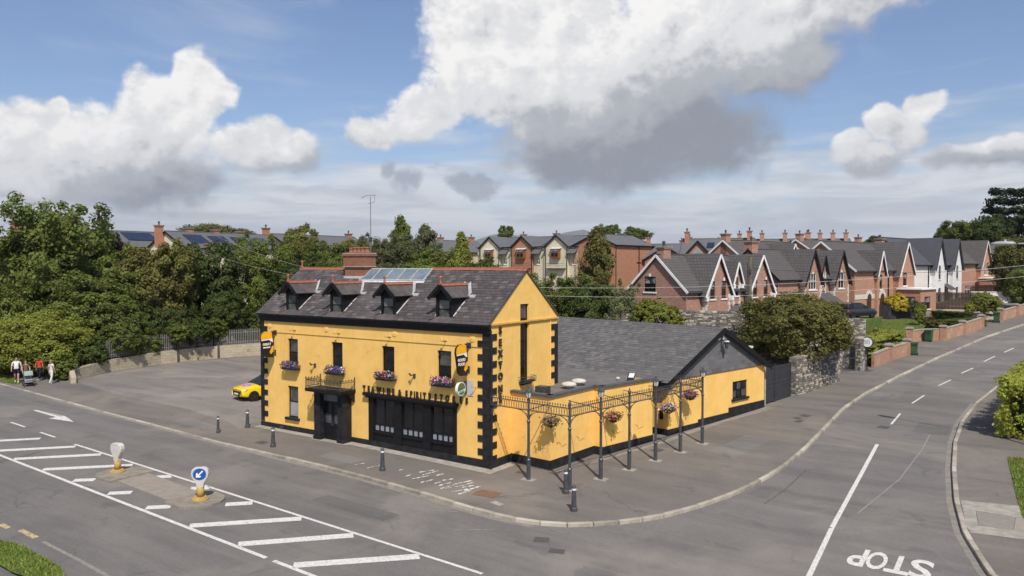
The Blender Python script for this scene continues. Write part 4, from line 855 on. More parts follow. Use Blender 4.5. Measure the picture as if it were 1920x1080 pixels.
# ------------------------------------------------------------------ flat-roofed extension
ext = empty('flat_roof_extension', (2.2, 1.4, 0), 0, 'single-storey yellow flat-roofed extension behind the iron verandah', 'extension')
E0 = V((2.2, 1.4, 0)); EP = [(0.0, 1.62), (2.17, 1.41), (2.46, 4.93), (2.90, 4.88), (3.80, 8.62)]
def loc(o): o.location = -E0; return o
ETOP = 3.12; wl = MB(); pl = MB(); cp = MB()
for (a, b) in zip(EP[:-1], EP[1:]):
    A, B = V((*a, 0)), V((*b, 0)); d = (B - A); L = d.length; d.normalize(); nrm = V((d.y, -d.x, 0))
    wl.wall(A, d, nrm, L, ETOP, (), .1, 0, -.5)
    ph0 = PV(*a) + .36; ph1 = PV(*b) + .36
    A2, B2 = A - d * .0 + nrm * .0, B + nrm * .0
    pl.prism([A2 + V((0, 0, -.5)), B2 + V((0, 0, -.5)), B2 + V((0, 0, max(ph0, .36))), A2 + V((0, 0, max(ph0, .36)))], nrm * .04)
    cp.obox((A + B) / 2 + V((0, 0, ETOP + .045)) - nrm * .07, d * (L / 2 + .06), nrm * .16, (0, 0, .05))
last = V((*EP[-1], 0)); wl.face([last + V((0, 0, -.5)), last + V((-1.6, .35, -.5)), last + V((-1.6, .35, ETOP)), last + V((0, 0, ETOP))])
loc(wl.build('wall', Y_WALL, ext)); loc(pl.build('plinth', BLACKM, ext)); loc(cp.build('coping', material('grey_coping', (.075, .075, .08), (.10, .10, .105), 3, .6), ext))
FLATR = material('roofing_felt', (.125, .118, .112), (.16, .15, .14), 1.5, .85, .2, 30, c3=(.21, .195, .17), s3=.8, f3=.5)
fr = MB(); fr.face([(0, 1.7, 2.95), (2.1, 1.5, 2.95), (2.4, 5, 2.95), (2.84, 5, 2.95), (3.75, 8.7, 2.95), (3.9, 10.0, 2.95), (-8, 13, 2.95), (-8, 5.75, 2.95), (-.0, 5.75, 2.95)]); loc(fr.build('flat_roof', FLATR, ext))
QW = material('chalky_white', (.55, .53, .48), (.45, .43, .39), 5, .8)
vent = MB(); vent.lathe([(.20, 0), (.20, .10), (.36, .14), (.37, .20), (.30, .27), (.12, .31)], n=18); vm = vent.mesh('roof_vent', QW, True)
for x, y in ((1.05, 6.0), (1.15, 4.85)): inst('roof_vent', vm, ext, V((x, y, 2.955)) - E0)
inst('roof_vent', vm, ext, V((2.0, 8.4, 2.955)) - E0, scale=(.3, .3, .6))
u = MB(); u.box(.6, 1.15, 2.7, 3.1, 2.955, 3.3); 
for k in range(6): u.box(.57, 1.18, 2.72 + k * .07, 2.74 + k * .07, 2.98, 3.28)
u.tube((.85, 2.66, 3.13), (.85, 2.70, 3.13), .14, n=12); loc(u.build('extract_unit', IRON, ext))
u = MB(); u.obox((2.75, 8.35, 3.2), (.16, .05, 0), (-.06, .22, .1), (0, -.03, .08)); u.bar((2.75, 8.35, 2.95), (2.75, 8.35, 3.15), .05, .05); fl = loc(u.build('floodlight', IRON, ext))
MB().obox((2.79, 8.33, 3.285), (.12, .04, 0), (-.045, .17, .08), (0, -.006, .004)).build('lens', material('lens_glass', (.7, .72, .74), None, rough=.08), fl)
# relief scroll marks on the lower wall
for i, (a, b, t) in enumerate([((2.17, 1.41), (2.46, 4.93), .25), ((2.17, 1.41), (2.46, 4.93), .66), ((2.90, 4.88), (3.80, 8.62), .25), ((2.90, 4.88), (3.80, 8.62), .72)]):
    A, B = V((*a, 0)), V((*b, 0)); d = (B - A).normalized(); nrm = V((d.y, -d.x, 0)); c = A.lerp(B, t) + nrm * .008 + V((0, 0, .95))
    q = MB(); q.path([c - d * .28 + V((0, 0, .12)), c - d * .12 + V((0, 0, .02)), c - d * .1 - V((0, 0, .06))], .012, 4); q.path([c - d * .05 - V((0, 0, .12)), c + d * .35 - V((0, 0, .06))], .012, 4); loc(q.build('relief_mark', MATS['aged_yellow'], ext))
# ------------------------------------------------------------------ annexe with slate roof, gable to the street
e1 = V((SX, SY, 0)); e2 = V((SY, -SX, 0)); A0 = V((4.06, 9.97, 0)); AW = 9.58; AE = 2.9; AP = 5.22; AL = 23
ann = empty('slate_roof_annexe', A0, math.atan2(SY, SX) - math.pi / 2, 'long yellow annexe with grey slate roof and slate-hung street gable', 'annexe')
# local frame: +y along the gable (e1), +x outwards to the street (e2)
m = MB(); m.wall((0, 0, 0), (0, 1, 0), (1, 0, 0), AW, AE, [(6.11, 7.66, 1.23, 2.22)], .14, 0, -.5); m.wall((0, 0, 0), (-1, 0, 0), (0, -1, 0), AL, AE, (), .1, 0, -.5); m.wall((0, AW, 0), (-1, 0, 0), (0, 1, 0), AL, AE, (), .1, 0, -.5); m.build('wall', Y_WALL, ann)
m = MB(); mid = AW / 2; m.prism([(.0, .02, AE), (.0, AW - .02, AE), (.0, mid, AP - .03)], (.05, 0, 0)); go = m.build('slate_hung_gable', material('slate_cladding', (.125, .122, .128), (.15, .146, .15), 2, .7, .1), ann)
gslate = [MATS['slate_cladding'], material('clad_slate_dark', (.11, .107, .112), None, rough=.7), material('clad_slate_pale', (.15, .147, .152), (.165, .16, .165), 3, .7)]
rg = random.Random(5); r = 0
while r * .24 < AP - AE - .2:
    z0 = AE + .02 + r * .24; half = (AP - .1 - z0 - .2) / (AP - AE) * mid
    if half < .3: break
    y = mid - half + (.2 if r % 2 else 0)
    while y + .46 <= mid + half:
        o = MB().box(.05, .062, y, y + .455, z0, z0 + .236).build('slate', gslate[rg.choice((0, 0, 0, 0, 0, 1, 2))], go); y += .46
    r += 1
m = MB(); m.box(0, .05, -.02, 2.70, -.5, .40).box(0, .05, 2.7, 5.70, -.5, .55).box(0, .05, 5.7, AW, -.5, .80); m.box(-1.0, .05, -.05, -.021, -.5, .40); m.build('plinth', BLACKM, ann)
rs = MB(); OH = .28; sl2 = (AP - AE) / mid
for s in (-1, 1):
    y0 = mid + s * (mid + .30); z0 = AE - .30 * sl2
    a, b, c, d = (OH, y0, z0 + .08), (OH, mid, AP + .08), (-AL, mid, AP + .08), (-AL, y0, z0 + .08)
    rs.slab(*((a, b, c, d) if s < 0 else (d, c, b, a)), .06)
ro = rs.build('roof', SLATE2, ann)
SL2B = material('charcoal_slate', (.092, .088, .088), (.120, .114, .112), 3, .6, .3, 25); SL2C = material('silver_slate', (.132, .126, .124), (.165, .157, .152), 3, .65, .3, 25)
slates(ro, [SLATE2, SL2B, SL2C], (OH, -.33, AE - .30 * sl2 + .08), (-1, 0, 0), (0, mid + .3, AP - AE + .3 * sl2), AL, math.hypot(mid + .3, AP - AE + .3 * sl2), .36, .235, None, lambda p: -p.x + abs(p.y - 2) * .3, seed=4)
b = MB()
for s in (-1, 1): b.bar((OH + .02, mid, AP + .03), (OH + .02, mid + s * (mid + .36), AE - .36 * sl2 + .03), .05, .26); 
b.build('barge_board', BLACK, ann)
b = MB(); b.bar((OH, -.36, AE - .17), (-AL, -.36, AE - .17), .1, .1); b.bar((OH - .1, -.1, AE - .25), (-AL, -.1, AE - .25), .2, .3); b.build('gutter', BLACK, ann)
b = MB(); k = 0
while k < AL: inst('ridge_tile', MB().slab((-.2, -.12, -.05), (.2, -.12, -.05), (.2, 0, .05), (-.2, 0, .05), .025).slab((.2, .12, -.05), (-.2, .12, -.05), (-.2, 0, .05), (.2, 0, .05), .025).mesh('grey_ridge_tile', SL2B) if k == 0 else RT2, ro, (OH - .2 - k, mid, AP + .12)); RT2 = bpy.data.meshes['grey_ridge_tile']; k += .41
w_ = MB(); a, b_ = 6.11, 7.66
for y0, y1, z0, z1 in ((a, a + .06, 1.24, 2.21), (b_ - .06, b_, 1.24, 2.21), (a, b_, 2.15, 2.21), (a, b_, 1.24, 1.3), (a + .5, a + .56, 1.3, 2.15), (b_ - .56, b_ - .5, 1.3, 2.15), (a, b_, 1.70, 1.74)): w_.box(-.12, -.07, y0, y1, z0, z1)
wo_ = w_.build('window', BLACK, ann)
for k, (y0, y1) in enumerate(((a + .06, a + .5), (a + .56, b_ - .56), (b_ - .5, b_ - .06))):
    for z0, z1 in ((1.3, 1.70), (1.74, 2.15)): MB().box(-.1, -.09, y0, y1, z0, z1).build('pane', GLASS if (k + (z0 > 1.5)) % 2 else DIMG, wo_)
MB().box(-.07, .10, a - .12, b_ + .12, 1.12, 1.238).build('sill', BLACKM, wo_)
l = MB(); l.path([(.06, mid, 4.72), (.42, mid, 4.72)], .02); l.path([(.06, mid, 4.2), (.35, mid, 4.70)], .015); l.lathe([(.02, .0), (.05, -.05), (.17, -.12), (.17, -.16), (.13, -.16), (.09, -.46), (.06, -.5)], (.42, mid, 4.74), 8); l.box(.0, .12, mid - .05, mid + .05, 4.1, 4.76); lo_ = l.build('gable_lantern', IRON, ann)
MB().lathe([(.15, -.15), (.165, -.13), (.10, -.06)], (.42, mid, 4.75), 8).build('lantern_cap', LEAD, lo_)
MB().prism([(.09, mid - .55, AP - .52), (.09, mid - .12, AP - .52), (.09, mid - .12, AP - .26)], (.02, 0, 0)).prism([(.09, mid + .55, AP - .52), (.09, mid + .12, AP - .26), (.09, mid + .12, AP - .52)], (.02, 0, 0)).build('apex_panel', WHITE, ann)
MB().box(.0, .08, .05, .28, .95, 1.35).build('meter_box', BLACK, ann) if False else None
MB().box(-.45, -.28, -.10, -.0, .9, 1.35).build('letter_box', BLACK, ann)
MB().box(-1.05, -.98, -1.4, .0, -.2, 2.55).build('side_door', BLACK, ann)

# ------------------------------------------------------------------ iron verandah
ver = empty('iron_verandah', (4.24, -.56, PV(4.24, -.56)), 0, 'dark iron verandah frame with ring frieze and lantern posts along the extension', 'verandah')
V0 = V(ver.location); VP = [(2.18, -.35), (4.24, -.56), (4.58, 1.47), (4.94, 3.47), (5.33, 5.42), (5.74, 7.39), (6.08, 9.43)]
LANT = material('lantern_glass', (.62, .62, .58), (.5, .5, .48), 4, .15, spec=.7)
for i, (x, y) in enumerate(VP):
    z = PV(x, y); post = MB(); post.lathe([(.085, -.1), (.085, .75), (.10, .78), (.10, .83), (.06, .88), (.055, 2.35), (.075, 2.38), (.075, 2.44), (.05, 2.48), (.05, 3.25 - z + .05)], (x, y, z), 10)
    po_ = post.build('post', IRON, ver); po_.location = -V0
    bp = MB().box(x - .28, x + .28, y - .22, y + .22, z - .05, z + .012).build('pad', CONC, po_)
    if i in (0, 2, 4, 6):
        l = MB(); l.lathe([(.03, 3.25), (.06, 3.30), (.045, 3.34), (.11, 3.36)], (x, y, 0), 6); l.lathe([(.175, 3.60), (.16, 3.64), (.05, 3.73), (.03, 3.76), (.045, 3.79), (.01, 3.83)], (x, y, 0), 6)
        for k in range(6): a = R(60 * k); l.bar((x + .10 * math.cos(a), y + .10 * math.sin(a), 3.36), (x + .155 * math.cos(a), y + .155 * math.sin(a), 3.61), .014, .014)
        l.build('lantern', IRON, po_)
        MB().lathe([(.085, 3.365), (.14, 3.60)], (x, y, 0), 6).build('lantern_glass', LANT, po_)
    else:
        MB().lathe([(.05, 3.25), (.075, 3.28), (.07, 3.36), (.03, 3.42), (.04, 3.46), (.01, 3.5)], (x, y, 0), 8).build('finial', IRON, po_)
def frieze(a, b, arch=True):
    a, b = V((*a, 0)), V((*b, 0)); d = b - a; L = d.length; d.normalize(); f = MB(); zt, zb = 3.16, 2.83
    f.bar(a + V((0, 0, zt)), b + V((0, 0, zt)), .035, .03); f.bar(a + V((0, 0, zb)), b + V((0, 0, zb)), .035, .03); n = int(L / .125); cx = L / n
    for k in range(n):
        c = a + d * (cx * (k + .5)); pts = []
        for j in range(11): t = 2 * math.pi * j / 10; pts.append(c + d * (.075 * math.cos(t)) + V((0, 0, (zt + zb) / 2 + .15 * math.sin(t))))
        for p, q in zip(pts[:-1], pts[1:]): f.bar(p, q, .014, .014, up=(d.y, -d.x, 0))
        s_ = c + V((0, 0, zt)); f.bar(s_, s_ + V((0, 0, .10)), .014, .014); f.obox(s_ + V((0, 0, .09)), d * .03, V((-d.y, d.x, 0)) * .01, (0, 0, .014)); f.obox(s_ + V((0, 0, .115)), d * .012, V((-d.y, d.x, 0)) * .01, (0, 0, .03))
    o = f.build('frieze', IRON, ver); o.location = -V0
    for p0, sg in ((a, 1), (b, -1)):
        g = MB()
        pts = [p0 + d * sg * (.03 + .55 * (1 - math.cos(t))) + V((0, 0, 2.40 + .42 * math.sin(t))) for t in [R(15 * j) for j in range(7)]]
        for p, q in zip(pts[:-1], pts[1:]): g.bar(p, q, .025, .025)
        g.bar(p0 + d * sg * .03 + V((0, 0, 2.62)), p0 + d * sg * .16 + V((0, 0, 2.72)), .012, .012)
        g.build('spandrel', IRON, o)
frieze((.09, -.12), VP[0])
for p, q in zip(VP[:-1], VP[1:]): frieze(p, q)
frieze(VP[-1], (4.5, 9.80))
for (p, q) in ((VP[2], (2.52, 2.4)), (VP[3], (2.70, 4.8)), (VP[4], (3.3, 6.3)), (VP[5], (3.75, 8.3)), ((2.18, -.35), (2.2, 1.35))):
    t = MB(); t.bar((*p, 2.86), (*q, 2.86), .03, .03); t.bar((*p, 2.5), (p[0] * .75 + q[0] * .25, p[1] * .75 + q[1] * .25, 2.84), .02, .02); o = t.build('tie_bar', IRON, ver); o.location = -V0

# hanging baskets
HP = [[(.60, .55, .5), (.50, .22, .12), (.40, .20, .12)], [(.50, .07, .05), (.42, .1, .07), (.4, .2, .12)], [(.55, .20, .38), (.65, .45, .2), (.45, .10, .38), (.65, .5, .55)], [(.40, .10, .25), (.5, .12, .12), (.3, .08, .25)]]
for i, (x, y, z, lab) in enumerate([(2.42, 1.05, 2.12, 'hanging basket with white blooms at the extension corner'), (3.35, 5.15, 1.72, 'hanging basket of red flowers on the extension wall'), (4.3, 9.5, 1.55, 'pink and yellow hanging basket by the annexe doorway'), (4.85, 11.0, 2.05, 'dark pink hanging basket under the verandah end')]):
    o = empty('hanging_basket', (x, y, z), 0, lab, 'hanging basket', 'hanging baskets under the verandah')
    MB().lathe([(.03, -.22), (.16, -.17), (.25, -.06), (.27, .0)], n=12).build('basket', material('coir_liner', (.09, .065, .04), (.06, .045, .03), 8, .95) if 'coir_liner' not in MATS else MATS['coir_liner'], o)
    c = MB()
    for k in range(3): a = R(120 * k); c.tube((.25 * math.cos(a), .25 * math.sin(a), 0), (0, 0, .6), .006, n=4)
    c.bar((0, 0, .6), (-.3, .1, .62), .02, .02); c.build('chain', IRON, o)
    flowers('flowers', 0, 0, .06, .38, .38, .20, 700, o, 20 + i, HP[i], .5, .05)

# ------------------------------------------------------------------ bollards
bo = empty('pavement_bollard', (0, 0, 0)); 
MB().lathe([(.135, -.1), (.135, .12), (.105, .15), (.10, .19), (.075, .72), (.075, .78)], n=12).build('shaft', IRON, bo); MB().lathe([(.079, .78), (.079, .86)], n=12).build('reflective_band', material('reflective_tape', (.75, .74, .70), None, rough=.3), bo); MB().lathe([(.09, .86), (.09, .89), (.07, .93), (.03, .96)], n=12).build('cap', IRON, bo)
for i, (x, y, s, lab) in enumerate([(-15.49, -2.53, .92, 'slim black bollard at the kerb edge beyond the pub'), (-15.34, -.84, 1.0, 'black bollard at the car park corner of the pub'), (-10.71, -2.9, 1.0, 'black bollard at the kerb outside the pub porch'), (-3.59, -2.91, 1.0, 'black bollard at the kerb in front of the shop window'), (4.36, -1.07, 1.0, 'black bollard close against the corner verandah post'), (5.63, -2.71, .98, 'black bollard nearest the rounded kerb corner')]):
    o = bo if i == 0 else copy_tree(bo); o.location = (x, y, PV(x, y)); o.scale = (s * (.8 if i == 0 else 1),) * 2 + (s,); tag(o, lab, 'bollard', 'black pavement bollards')
# ------------------------------------------------------------------ houses
BR_RED = brickmat('red_brick', (.42, .195, .13), (.28, .13, .09), (.38, .29, .23), c3=(.52, .38, .30), f3=.75, s3=6.0, bump=.3)
BR_ORG = brickmat('orange_brick', (.46, .185, .095), (.33, .13, .07), (.40, .28, .20), c3=(.28, .125, .08), f3=.5, bump=.3)
BR_WARM = brickmat('warm_brick', (.48, .225, .135), (.32, .145, .09), (.40, .30, .23), c3=(.50, .33, .22), f3=.7, s3=5.0, bump=.3)
TILE = brickmat('dark_roof_tile', (.092, .086, .085), (.112, .104, .102), (.05, .047, .046), .30, .30, .025, .7, .6, c3=(.11, .10, .095), f3=.4)
TILEB = brickmat('brown_grey_tile', (.095, .086, .080), (.115, .104, .096), (.05, .046, .044), .30, .30, .025, .7, .6, c3=(.14, .125, .11), f3=.4)
TILEG = brickmat('blue_grey_slate_roof', (.115, .118, .125), (.14, .142, .148), (.07, .07, .075), .3, .22, .012, .55, .4)
TILEN = brickmat('navy_slate_roof', (.075, .078, .088), (.088, .091, .100), (.035, .036, .042), .3, .22, .012, .55, .4)
QUOIN = material('pale_quoin', (.62, .58, .52), (.52, .48, .42), 4, .85)
BROWNF = material('brown_window_frame', (.06, .035, .022), None, rough=.5); TIMBER = material('stained_timber', (.28, .11, .04), (.2, .08, .03), 4, .6)
PV_CELL = material('solar_cell', (.016, .022, .045), (.025, .032, .06), 1, .15, spec=.8)
CURT = material('curtained_glass', (.30, .31, .32), (.05, .055, .06), 1.6, .12, spec=.8, lo=.45, hi=.52)
def window_unit(parent, P, w, h, frame, pane=GLASS, sill=WHITE, bars=1, lintel=None, depth=.1, name='window', arch=False):
    # P(u, z, d) maps wall coordinates (u along, z up, d outwards) to local space
    def bx(mb, u0, u1, z0, z1, d0, d1):
        pts = [P(u0, z0, d0), P(u1, z0, d0), P(u1, z1, d0), P(u0, z1, d0)]; off = V(P(u0, z0, d1)) - V(P(u0, z0, d0)); return mb.prism(pts, off)
    f = MB(); t = .055; D = -depth
    bx(f, 0, t, 0, h, D, D + .04); bx(f, w - t, w, 0, h, D, D + .04); bx(f, t, w - t, h - t, h, D, D + .04); bx(f, t, w - t, 0, t, D, D + .04)
    for k in range(1, bars + 1): u = w * k / (bars + 1); bx(f, u - .025, u + .025, t, h - t, D, D + .04)
    bx(f, t, w - t, h * .52, h * .52 + .045, D, D + .035)
    o = f.build(name, frame, parent)
    bx(MB(), t, w - t, t, h * .52, D + .005, D + .012).build('pane', pane, o); bx(MB(), t, w - t, h * .52 + .045, h - t, D + .012, D + .02).build('pane', CURT if pane is GLASS else pane, o)
    if sill: bx(MB(), -.1, w + .1, -.12, -.002, -depth, .07).build('sill', sill, o)
    if lintel:
        q = MB(); bx(q, w / 2 - .10, w / 2 + .10, h + .003, h + .24, 0.002, .04); q.build('keystone', lintel, o)
    if arch:
        q = MB(); pts = [P(w / 2 + w / 2 * math.cos(R(a)), h + w / 2 * math.sin(R(a)), .002) for a in range(0, 181, 20)]; q.prism(pts, V(P(0, 0, .03)) - V(P(0, 0, .002))); q.build('arch_head', arch, o)
    return o
def house(name, label, loc_, rz_, L, D, eave, ridge, wallm, roofm, barge, bays=(), fwin=(), ewin=(), rwin=(), chim=(), frame=WHITE, quoins=None, group='houses along the side street', oh=.28, cat='house', lintel=None, door=(), panels=(), endbarge=True, base=-2.0, cap=True, endm=None):
    o = empty(name, loc_, rz_, label, cat, group)
    hf = [(c - w / 2, c + w / 2, z, z + h) for c, z, w, h in fwin] + [(c - w / 2, c + w / 2, z, z + h) for c, z, w, h in door]
    hf = [h for h in hf if not any(b['x0'] < (h[0] + h[1]) / 2 < b['x1'] for b in bays)]
    m = MB(); m.wall((0, 0, 0), (1, 0, 0), (0, -1, 0), L, eave, hf, .1, 0, base); m.build('front_wall', wallm, o)
    mid = D / 2; he = [(D - c - w / 2, D - c + w / 2, z, min(z + h, eave - .001)) for c, z, w, h in ewin]
    e = MB()
    e.wall((0, D, 0), (0, -1, 0), (-1, 0, 0), D, eave, [(a, b, c, d) for a, b, c, d in he if c < eave], .1, 0, base)
    if not any(z + h > eave for c, z, w, h in ewin): e.face([(0, 0, eave), (0, mid, ridge - .05), (0, D, eave)])
    else:
        c, z, w, h = [q for q in ewin if q[1] + q[3] > eave][0]; zz = lambda y: eave + (ridge - .05 - eave) * (1 - abs(y - mid) / mid); t = z + h
        e.face([(0, 0, eave), (0, c - w / 2, zz(c - w / 2)), (0, c - w / 2, eave)]); e.face([(0, c + w / 2, eave), (0, c + w / 2, zz(c + w / 2)), (0, D, eave)])
        top = [(0, c - w / 2, zz(c - w / 2))] + ([(0, mid, ridge - .05)] if c - w / 2 < mid < c + w / 2 else []) + [(0, c + w / 2, zz(c + w / 2))]
        e.face([(0, c - w / 2, t)] + top + [(0, c + w / 2, t)])
        for y in (c - w / 2, c + w / 2): e.face([(0, y, eave), (0, y, t), (.1, y, t), (.1, y, eave)])
        e.face([(0, c - w / 2, t), (.1, c - w / 2, t), (.1, c + w / 2, t), (0, c + w / 2, t)])
    e.build('end_wall', endm or wallm, o)
    e = MB(); hr = [(c - w / 2, c + w / 2, z, z + h) for c, z, w, h in rwin]
    e.wall((L, 0, 0), (0, 1, 0), (1, 0, 0), D, eave, hr, .1, 0, base); e.face([(L, 0, eave), (L, D, eave), (L, mid, ridge - .05)]); e.wall((L, D, 0), (-1, 0, 0), (0, 1, 0), L, eave, (), .1, 0, base); e.build('end_wall', wallm, o)
    sl_ = (ridge - eave) / mid; r = MB(); zo = eave - oh * sl_ + .06
    r.slab((-oh * .7, -oh, zo), (L + oh * .7, -oh, zo), (L + oh * .7, mid, ridge + .06), (-oh * .7, mid, ridge + .06), .08)
    r.slab((L + oh * .7, D + oh, zo), (-oh * .7, D + oh, zo), (-oh * .7, mid, ridge + .06), (L + oh * .7, mid, ridge + .06), .08)
    r.tube((-oh * .7, mid, ridge + .08), (L + oh * .7, mid, ridge + .08), .08, n=6)
    ro_ = r.build('roof', roofm, o)
    g = MB(); g.bar((-.1, -oh - .03, zo - .03), (L + .1, -oh - .03, zo - .03), .11, .1); g.box(0, L, -oh + .02, -.002, eave - .18, eave - .12); g.build('gutter', BLACK if barge is not WHITE else material('dark_gutter', (.05, .05, .052), None, rough=.5) if 'dark_gutter' not in MATS else MATS['dark_gutter'], ro_)
    if endbarge:
        for x in (-oh * .7 - .02, L + oh * .7 + .02):
            b = MB()
            for s in (-1, 1): b.bar((x, mid, ridge - .03), (x, mid + s * (mid + oh), zo - .07), .05, .19)
            b.build('barge_board', barge, ro_)
    for c, z, w, h in fwin:
        if any(b['x0'] < c < b['x1'] for b in bays): continue
        window_unit(o, lambda u, zz, d, c=c, z=z, w=w: (c - w / 2 + u, -d, z + zz), w, h, frame, lintel=lintel)
    for c, z, w, h in ewin: window_unit(o, lambda u, zz, d, c=c, z=z, w=w: (-d, c + w / 2 - u, z + zz), w, h, frame, lintel=lintel)
    for c, z, w, h in rwin: window_unit(o, lambda u, zz, d, c=c, z=z, w=w: (L + d, c - w / 2 + u, z + zz), w, h, frame, lintel=lintel)
    for c, z, w, h in door:
        q = MB(); q.box(c - w / 2, c + w / 2, .04, .09, z, z + h); q.build('door', BROWNF, o)
    for b in bays:
        x0, x1, pj = b['x0'], b['x1'], b.get('proj', .5); be, ap = b.get('eave', eave), b.get('apex', ridge); mx = (x0 + x1) / 2; wm = b.get('wall', wallm); zb = b.get('base', base); bw = b.get('win', ())
        m = MB(); m.wall((x0, -pj, 0), (1, 0, 0), (0, -1, 0), x1 - x0, be, [(c - w / 2 - x0, c + w / 2 - x0, z, min(z + h, be)) for c, z, w, h in bw if z < be], .1, 0, zb)
        up = [q for q in bw if q[1] + q[3] > be]; zz = lambda x: be + (ap - .05 - be) * (1 - abs(x - mx) / ((x1 - x0) / 2))
        if not up: m.face([(x0, -pj, be), (x1, -pj, be), (mx, -pj, ap - .05)])
        else:
            edges = sorted([(c - w / 2, c + w / 2, z + h) for c, z, w, h in up]); cur = x0
            for (a, c_, t) in edges:
                def strip(xa, xb, zlo):
                    pts = [(xa, -pj, zlo), (xb, -pj, zlo), (xb, -pj, zz(xb))] + ([(mx, -pj, ap - .05)] if xa < mx < xb else []) + [(xa, -pj, zz(xa))]; m.face(pts)
                if a > cur: strip(cur, a, be)
                strip(a, c_, max(be, t)); cur = c_
                for xx in (a, c_): m.face([(xx, -pj, be), (xx, -pj, t), (xx, -pj + .1, t), (xx, -pj + .1, be)])
                m.face([(a, -pj, t), (c_, -pj, t), (c_, -pj + .1, t), (a, -pj + .1, t)])
            strip(cur, x1, be)
        if pj > .02:
            m.face([(x0, 0, zb), (x0, -pj, zb), (x0, -pj, be), (x0, 0, be)]); m.face([(x1, -pj, zb), (x1, 0, zb), (x1, 0, be), (x1, -pj, be)])
        if be > eave or pj < .3:
            m.face([(x0, 0, be), (x0, -pj, be), (x0, -pj, eave), (x0, 0, eave)])
            m.face([(x0, mid * .9, be), (x0, -pj, be), (x0, -pj, eave - .1), (x0, .0, eave - .1)]); m.face([(x1, -pj, be), (x1, mid * .9, be), (x1, 0, eave - .1), (x1, -pj, eave - .1)])
        bo_ = m.build('gabled_bay' if zb < be - 2 else 'gablet', wm, o)
        hw = (x1 - x0) / 2; s_ = (ap - be) / hw; o2 = b.get('oh', .22); yb = mid if ap > eave + (ridge - eave) * .9 else max(.3, (ap - eave) / sl_ + .05); r = MB(); fo = pj + .25
        r.slab((mx - hw - o2, -fo, be - o2 * s_ + .07), (mx, -fo, ap + .07), (mx, yb, ap + .07), (mx - hw - o2, yb, be - o2 * s_ + .07), -.07); r.slab((mx, -fo, ap + .07), (mx + hw + o2, -fo, be - o2 * s_ + .07), (mx + hw + o2, yb, be - o2 * s_ + .07), (mx, yb, ap + .07), -.07)
        r.build('roof_slope', roofm, bo_)
        bb = MB(); bw_ = b.get('bw', .19)
        for s in (-1, 1):
            bb.bar((mx, -fo - .02, ap - .04), (mx + s * (hw + o2 + .03), -fo - .02, be - o2 * s_ - .04), .05, bw_)
            if b.get('foot'): bb.box(mx + s * (hw + o2 * .2) - .16, mx + s * (hw + o2 * .2) + .16, -fo, -pj + .0, be - o2 * s_ - .30, be - o2 * s_ + .05)
        bb.build('barge_board', b.get('barge', barge), bo_)
        for c, z, w, h in bw: window_unit(bo_, lambda u, zz_, d, c=c, z=z, w=w: (c - w / 2 + u, -pj - d, z + zz_), w, h, b.get('frame', frame), lintel=lintel, bars=b.get('bars', 0 if w < .9 else 1))
        if quoins:
            for k in range(int((be - .2) / .32)):
                z = .0 + k * .32; wd = .34 if k % 2 else .2
                MB().box(x0 - .02, x0 + wd, -pj - .025, -pj - .001, z, z + .29).box(x0 - .025, x0 - .001, -pj - .025, -pj + (.2 if k % 2 else .34), z, z + .29).build('quoin', quoins, bo_); MB().box(x1 - wd, x1 + .02, -pj - .025, -pj - .001, z, z + .29).build('quoin', quoins, bo_)
    for (x, y, w, d, zt_) in chim:
        c = MB(); c.box(x - w / 2, x + w / 2, y - d / 2, y + d / 2, eave, zt_ - .2); c.box(x - w / 2 - .07, x + w / 2 + .07, y - d / 2 - .07, y + d / 2 + .07, zt_ - .199, zt_ - .08); co_ = c.build('chimney', endm or wallm if wallm in (BR_RED, BR_ORG, BR_WARM) else BR_ORG, o)
        q = MB(); q.box(x - w / 2 - .12, x + w / 2 + .12, y - d / 2 - .12, y + d / 2 + .12, zt_ - .079, zt_); q.build('capping', CONC, co_)
        if cap: MB().lathe([(.11, 0), (.09, .25), (.14, .27), (.14, .42), (.05, .48)], (x, y, zt_), 8).build('chimney_pot', IRON, co_)
    for (x0, x1, s0, s1) in panels:
        n = V((0, -sl_, 1)).normalized(); sv_ = V((0, 1, sl_)).normalized(); Q = lambda x, s, h: V((x, 0, eave + .06)) + sv_ * s + n * h
        pn = MB(); pn.slab(Q(x0, s0, .10), Q(x1, s0, .10), Q(x1, s1, .10), Q(x0, s1, .10), .05); po2 = pn.build('solar_panel', PV_CELL, ro_)
    return o
RZ1 = math.atan2(SY, SX)
def row(t, off=0.0):       # point on the row's front line, t metres along the street
    p = V((-1.98, 32.6, 0)) + e1 * t + e2 * off; return p
p = row(-2.0, -.45); Z1 = 1.35
h1 = house('brick_house', 'red brick house with white barge boards, nearest the pub yard', (p.x, p.y, Z1), RZ1, 13.4, 5.7, 5.55, 8.3, BR_RED, TILE, WHITE,
      bays=[dict(x0=2.0, x1=5.6, proj=.45, eave=5.4, apex=8.35, win=[(3.0, 4.75, .7, 1.45), (4.65, 4.75, .7, 1.45), (3.0, 1.0, .7, 1.3), (4.65, 1.0, .7, 1.3)], frame=BROWNF, foot=True, oh=.3),
            dict(x0=6.55, x1=7.75, proj=.1, eave=6.35, apex=7.75, win=[(7.15, 4.9, .55, 1.6)], base=4.2, frame=BROWNF, bw=.16, foot=True),
            dict(x0=8.6, x1=12.5, proj=.45, eave=5.4, apex=8.35, win=[(9.6, 4.75, .7, 1.45), (11.4, 4.75, .7, 1.45), (10.5, 1.0, 1.2, 1.3)], frame=BROWNF, foot=True, oh=.3)],
      ewin=[(3.55, 5.3, 1.15, 1.25)], chim=[(.9, 2.85, .95, .7, 9.0)], frame=BLACK, quoins=QUOIN, lintel=WHITE)
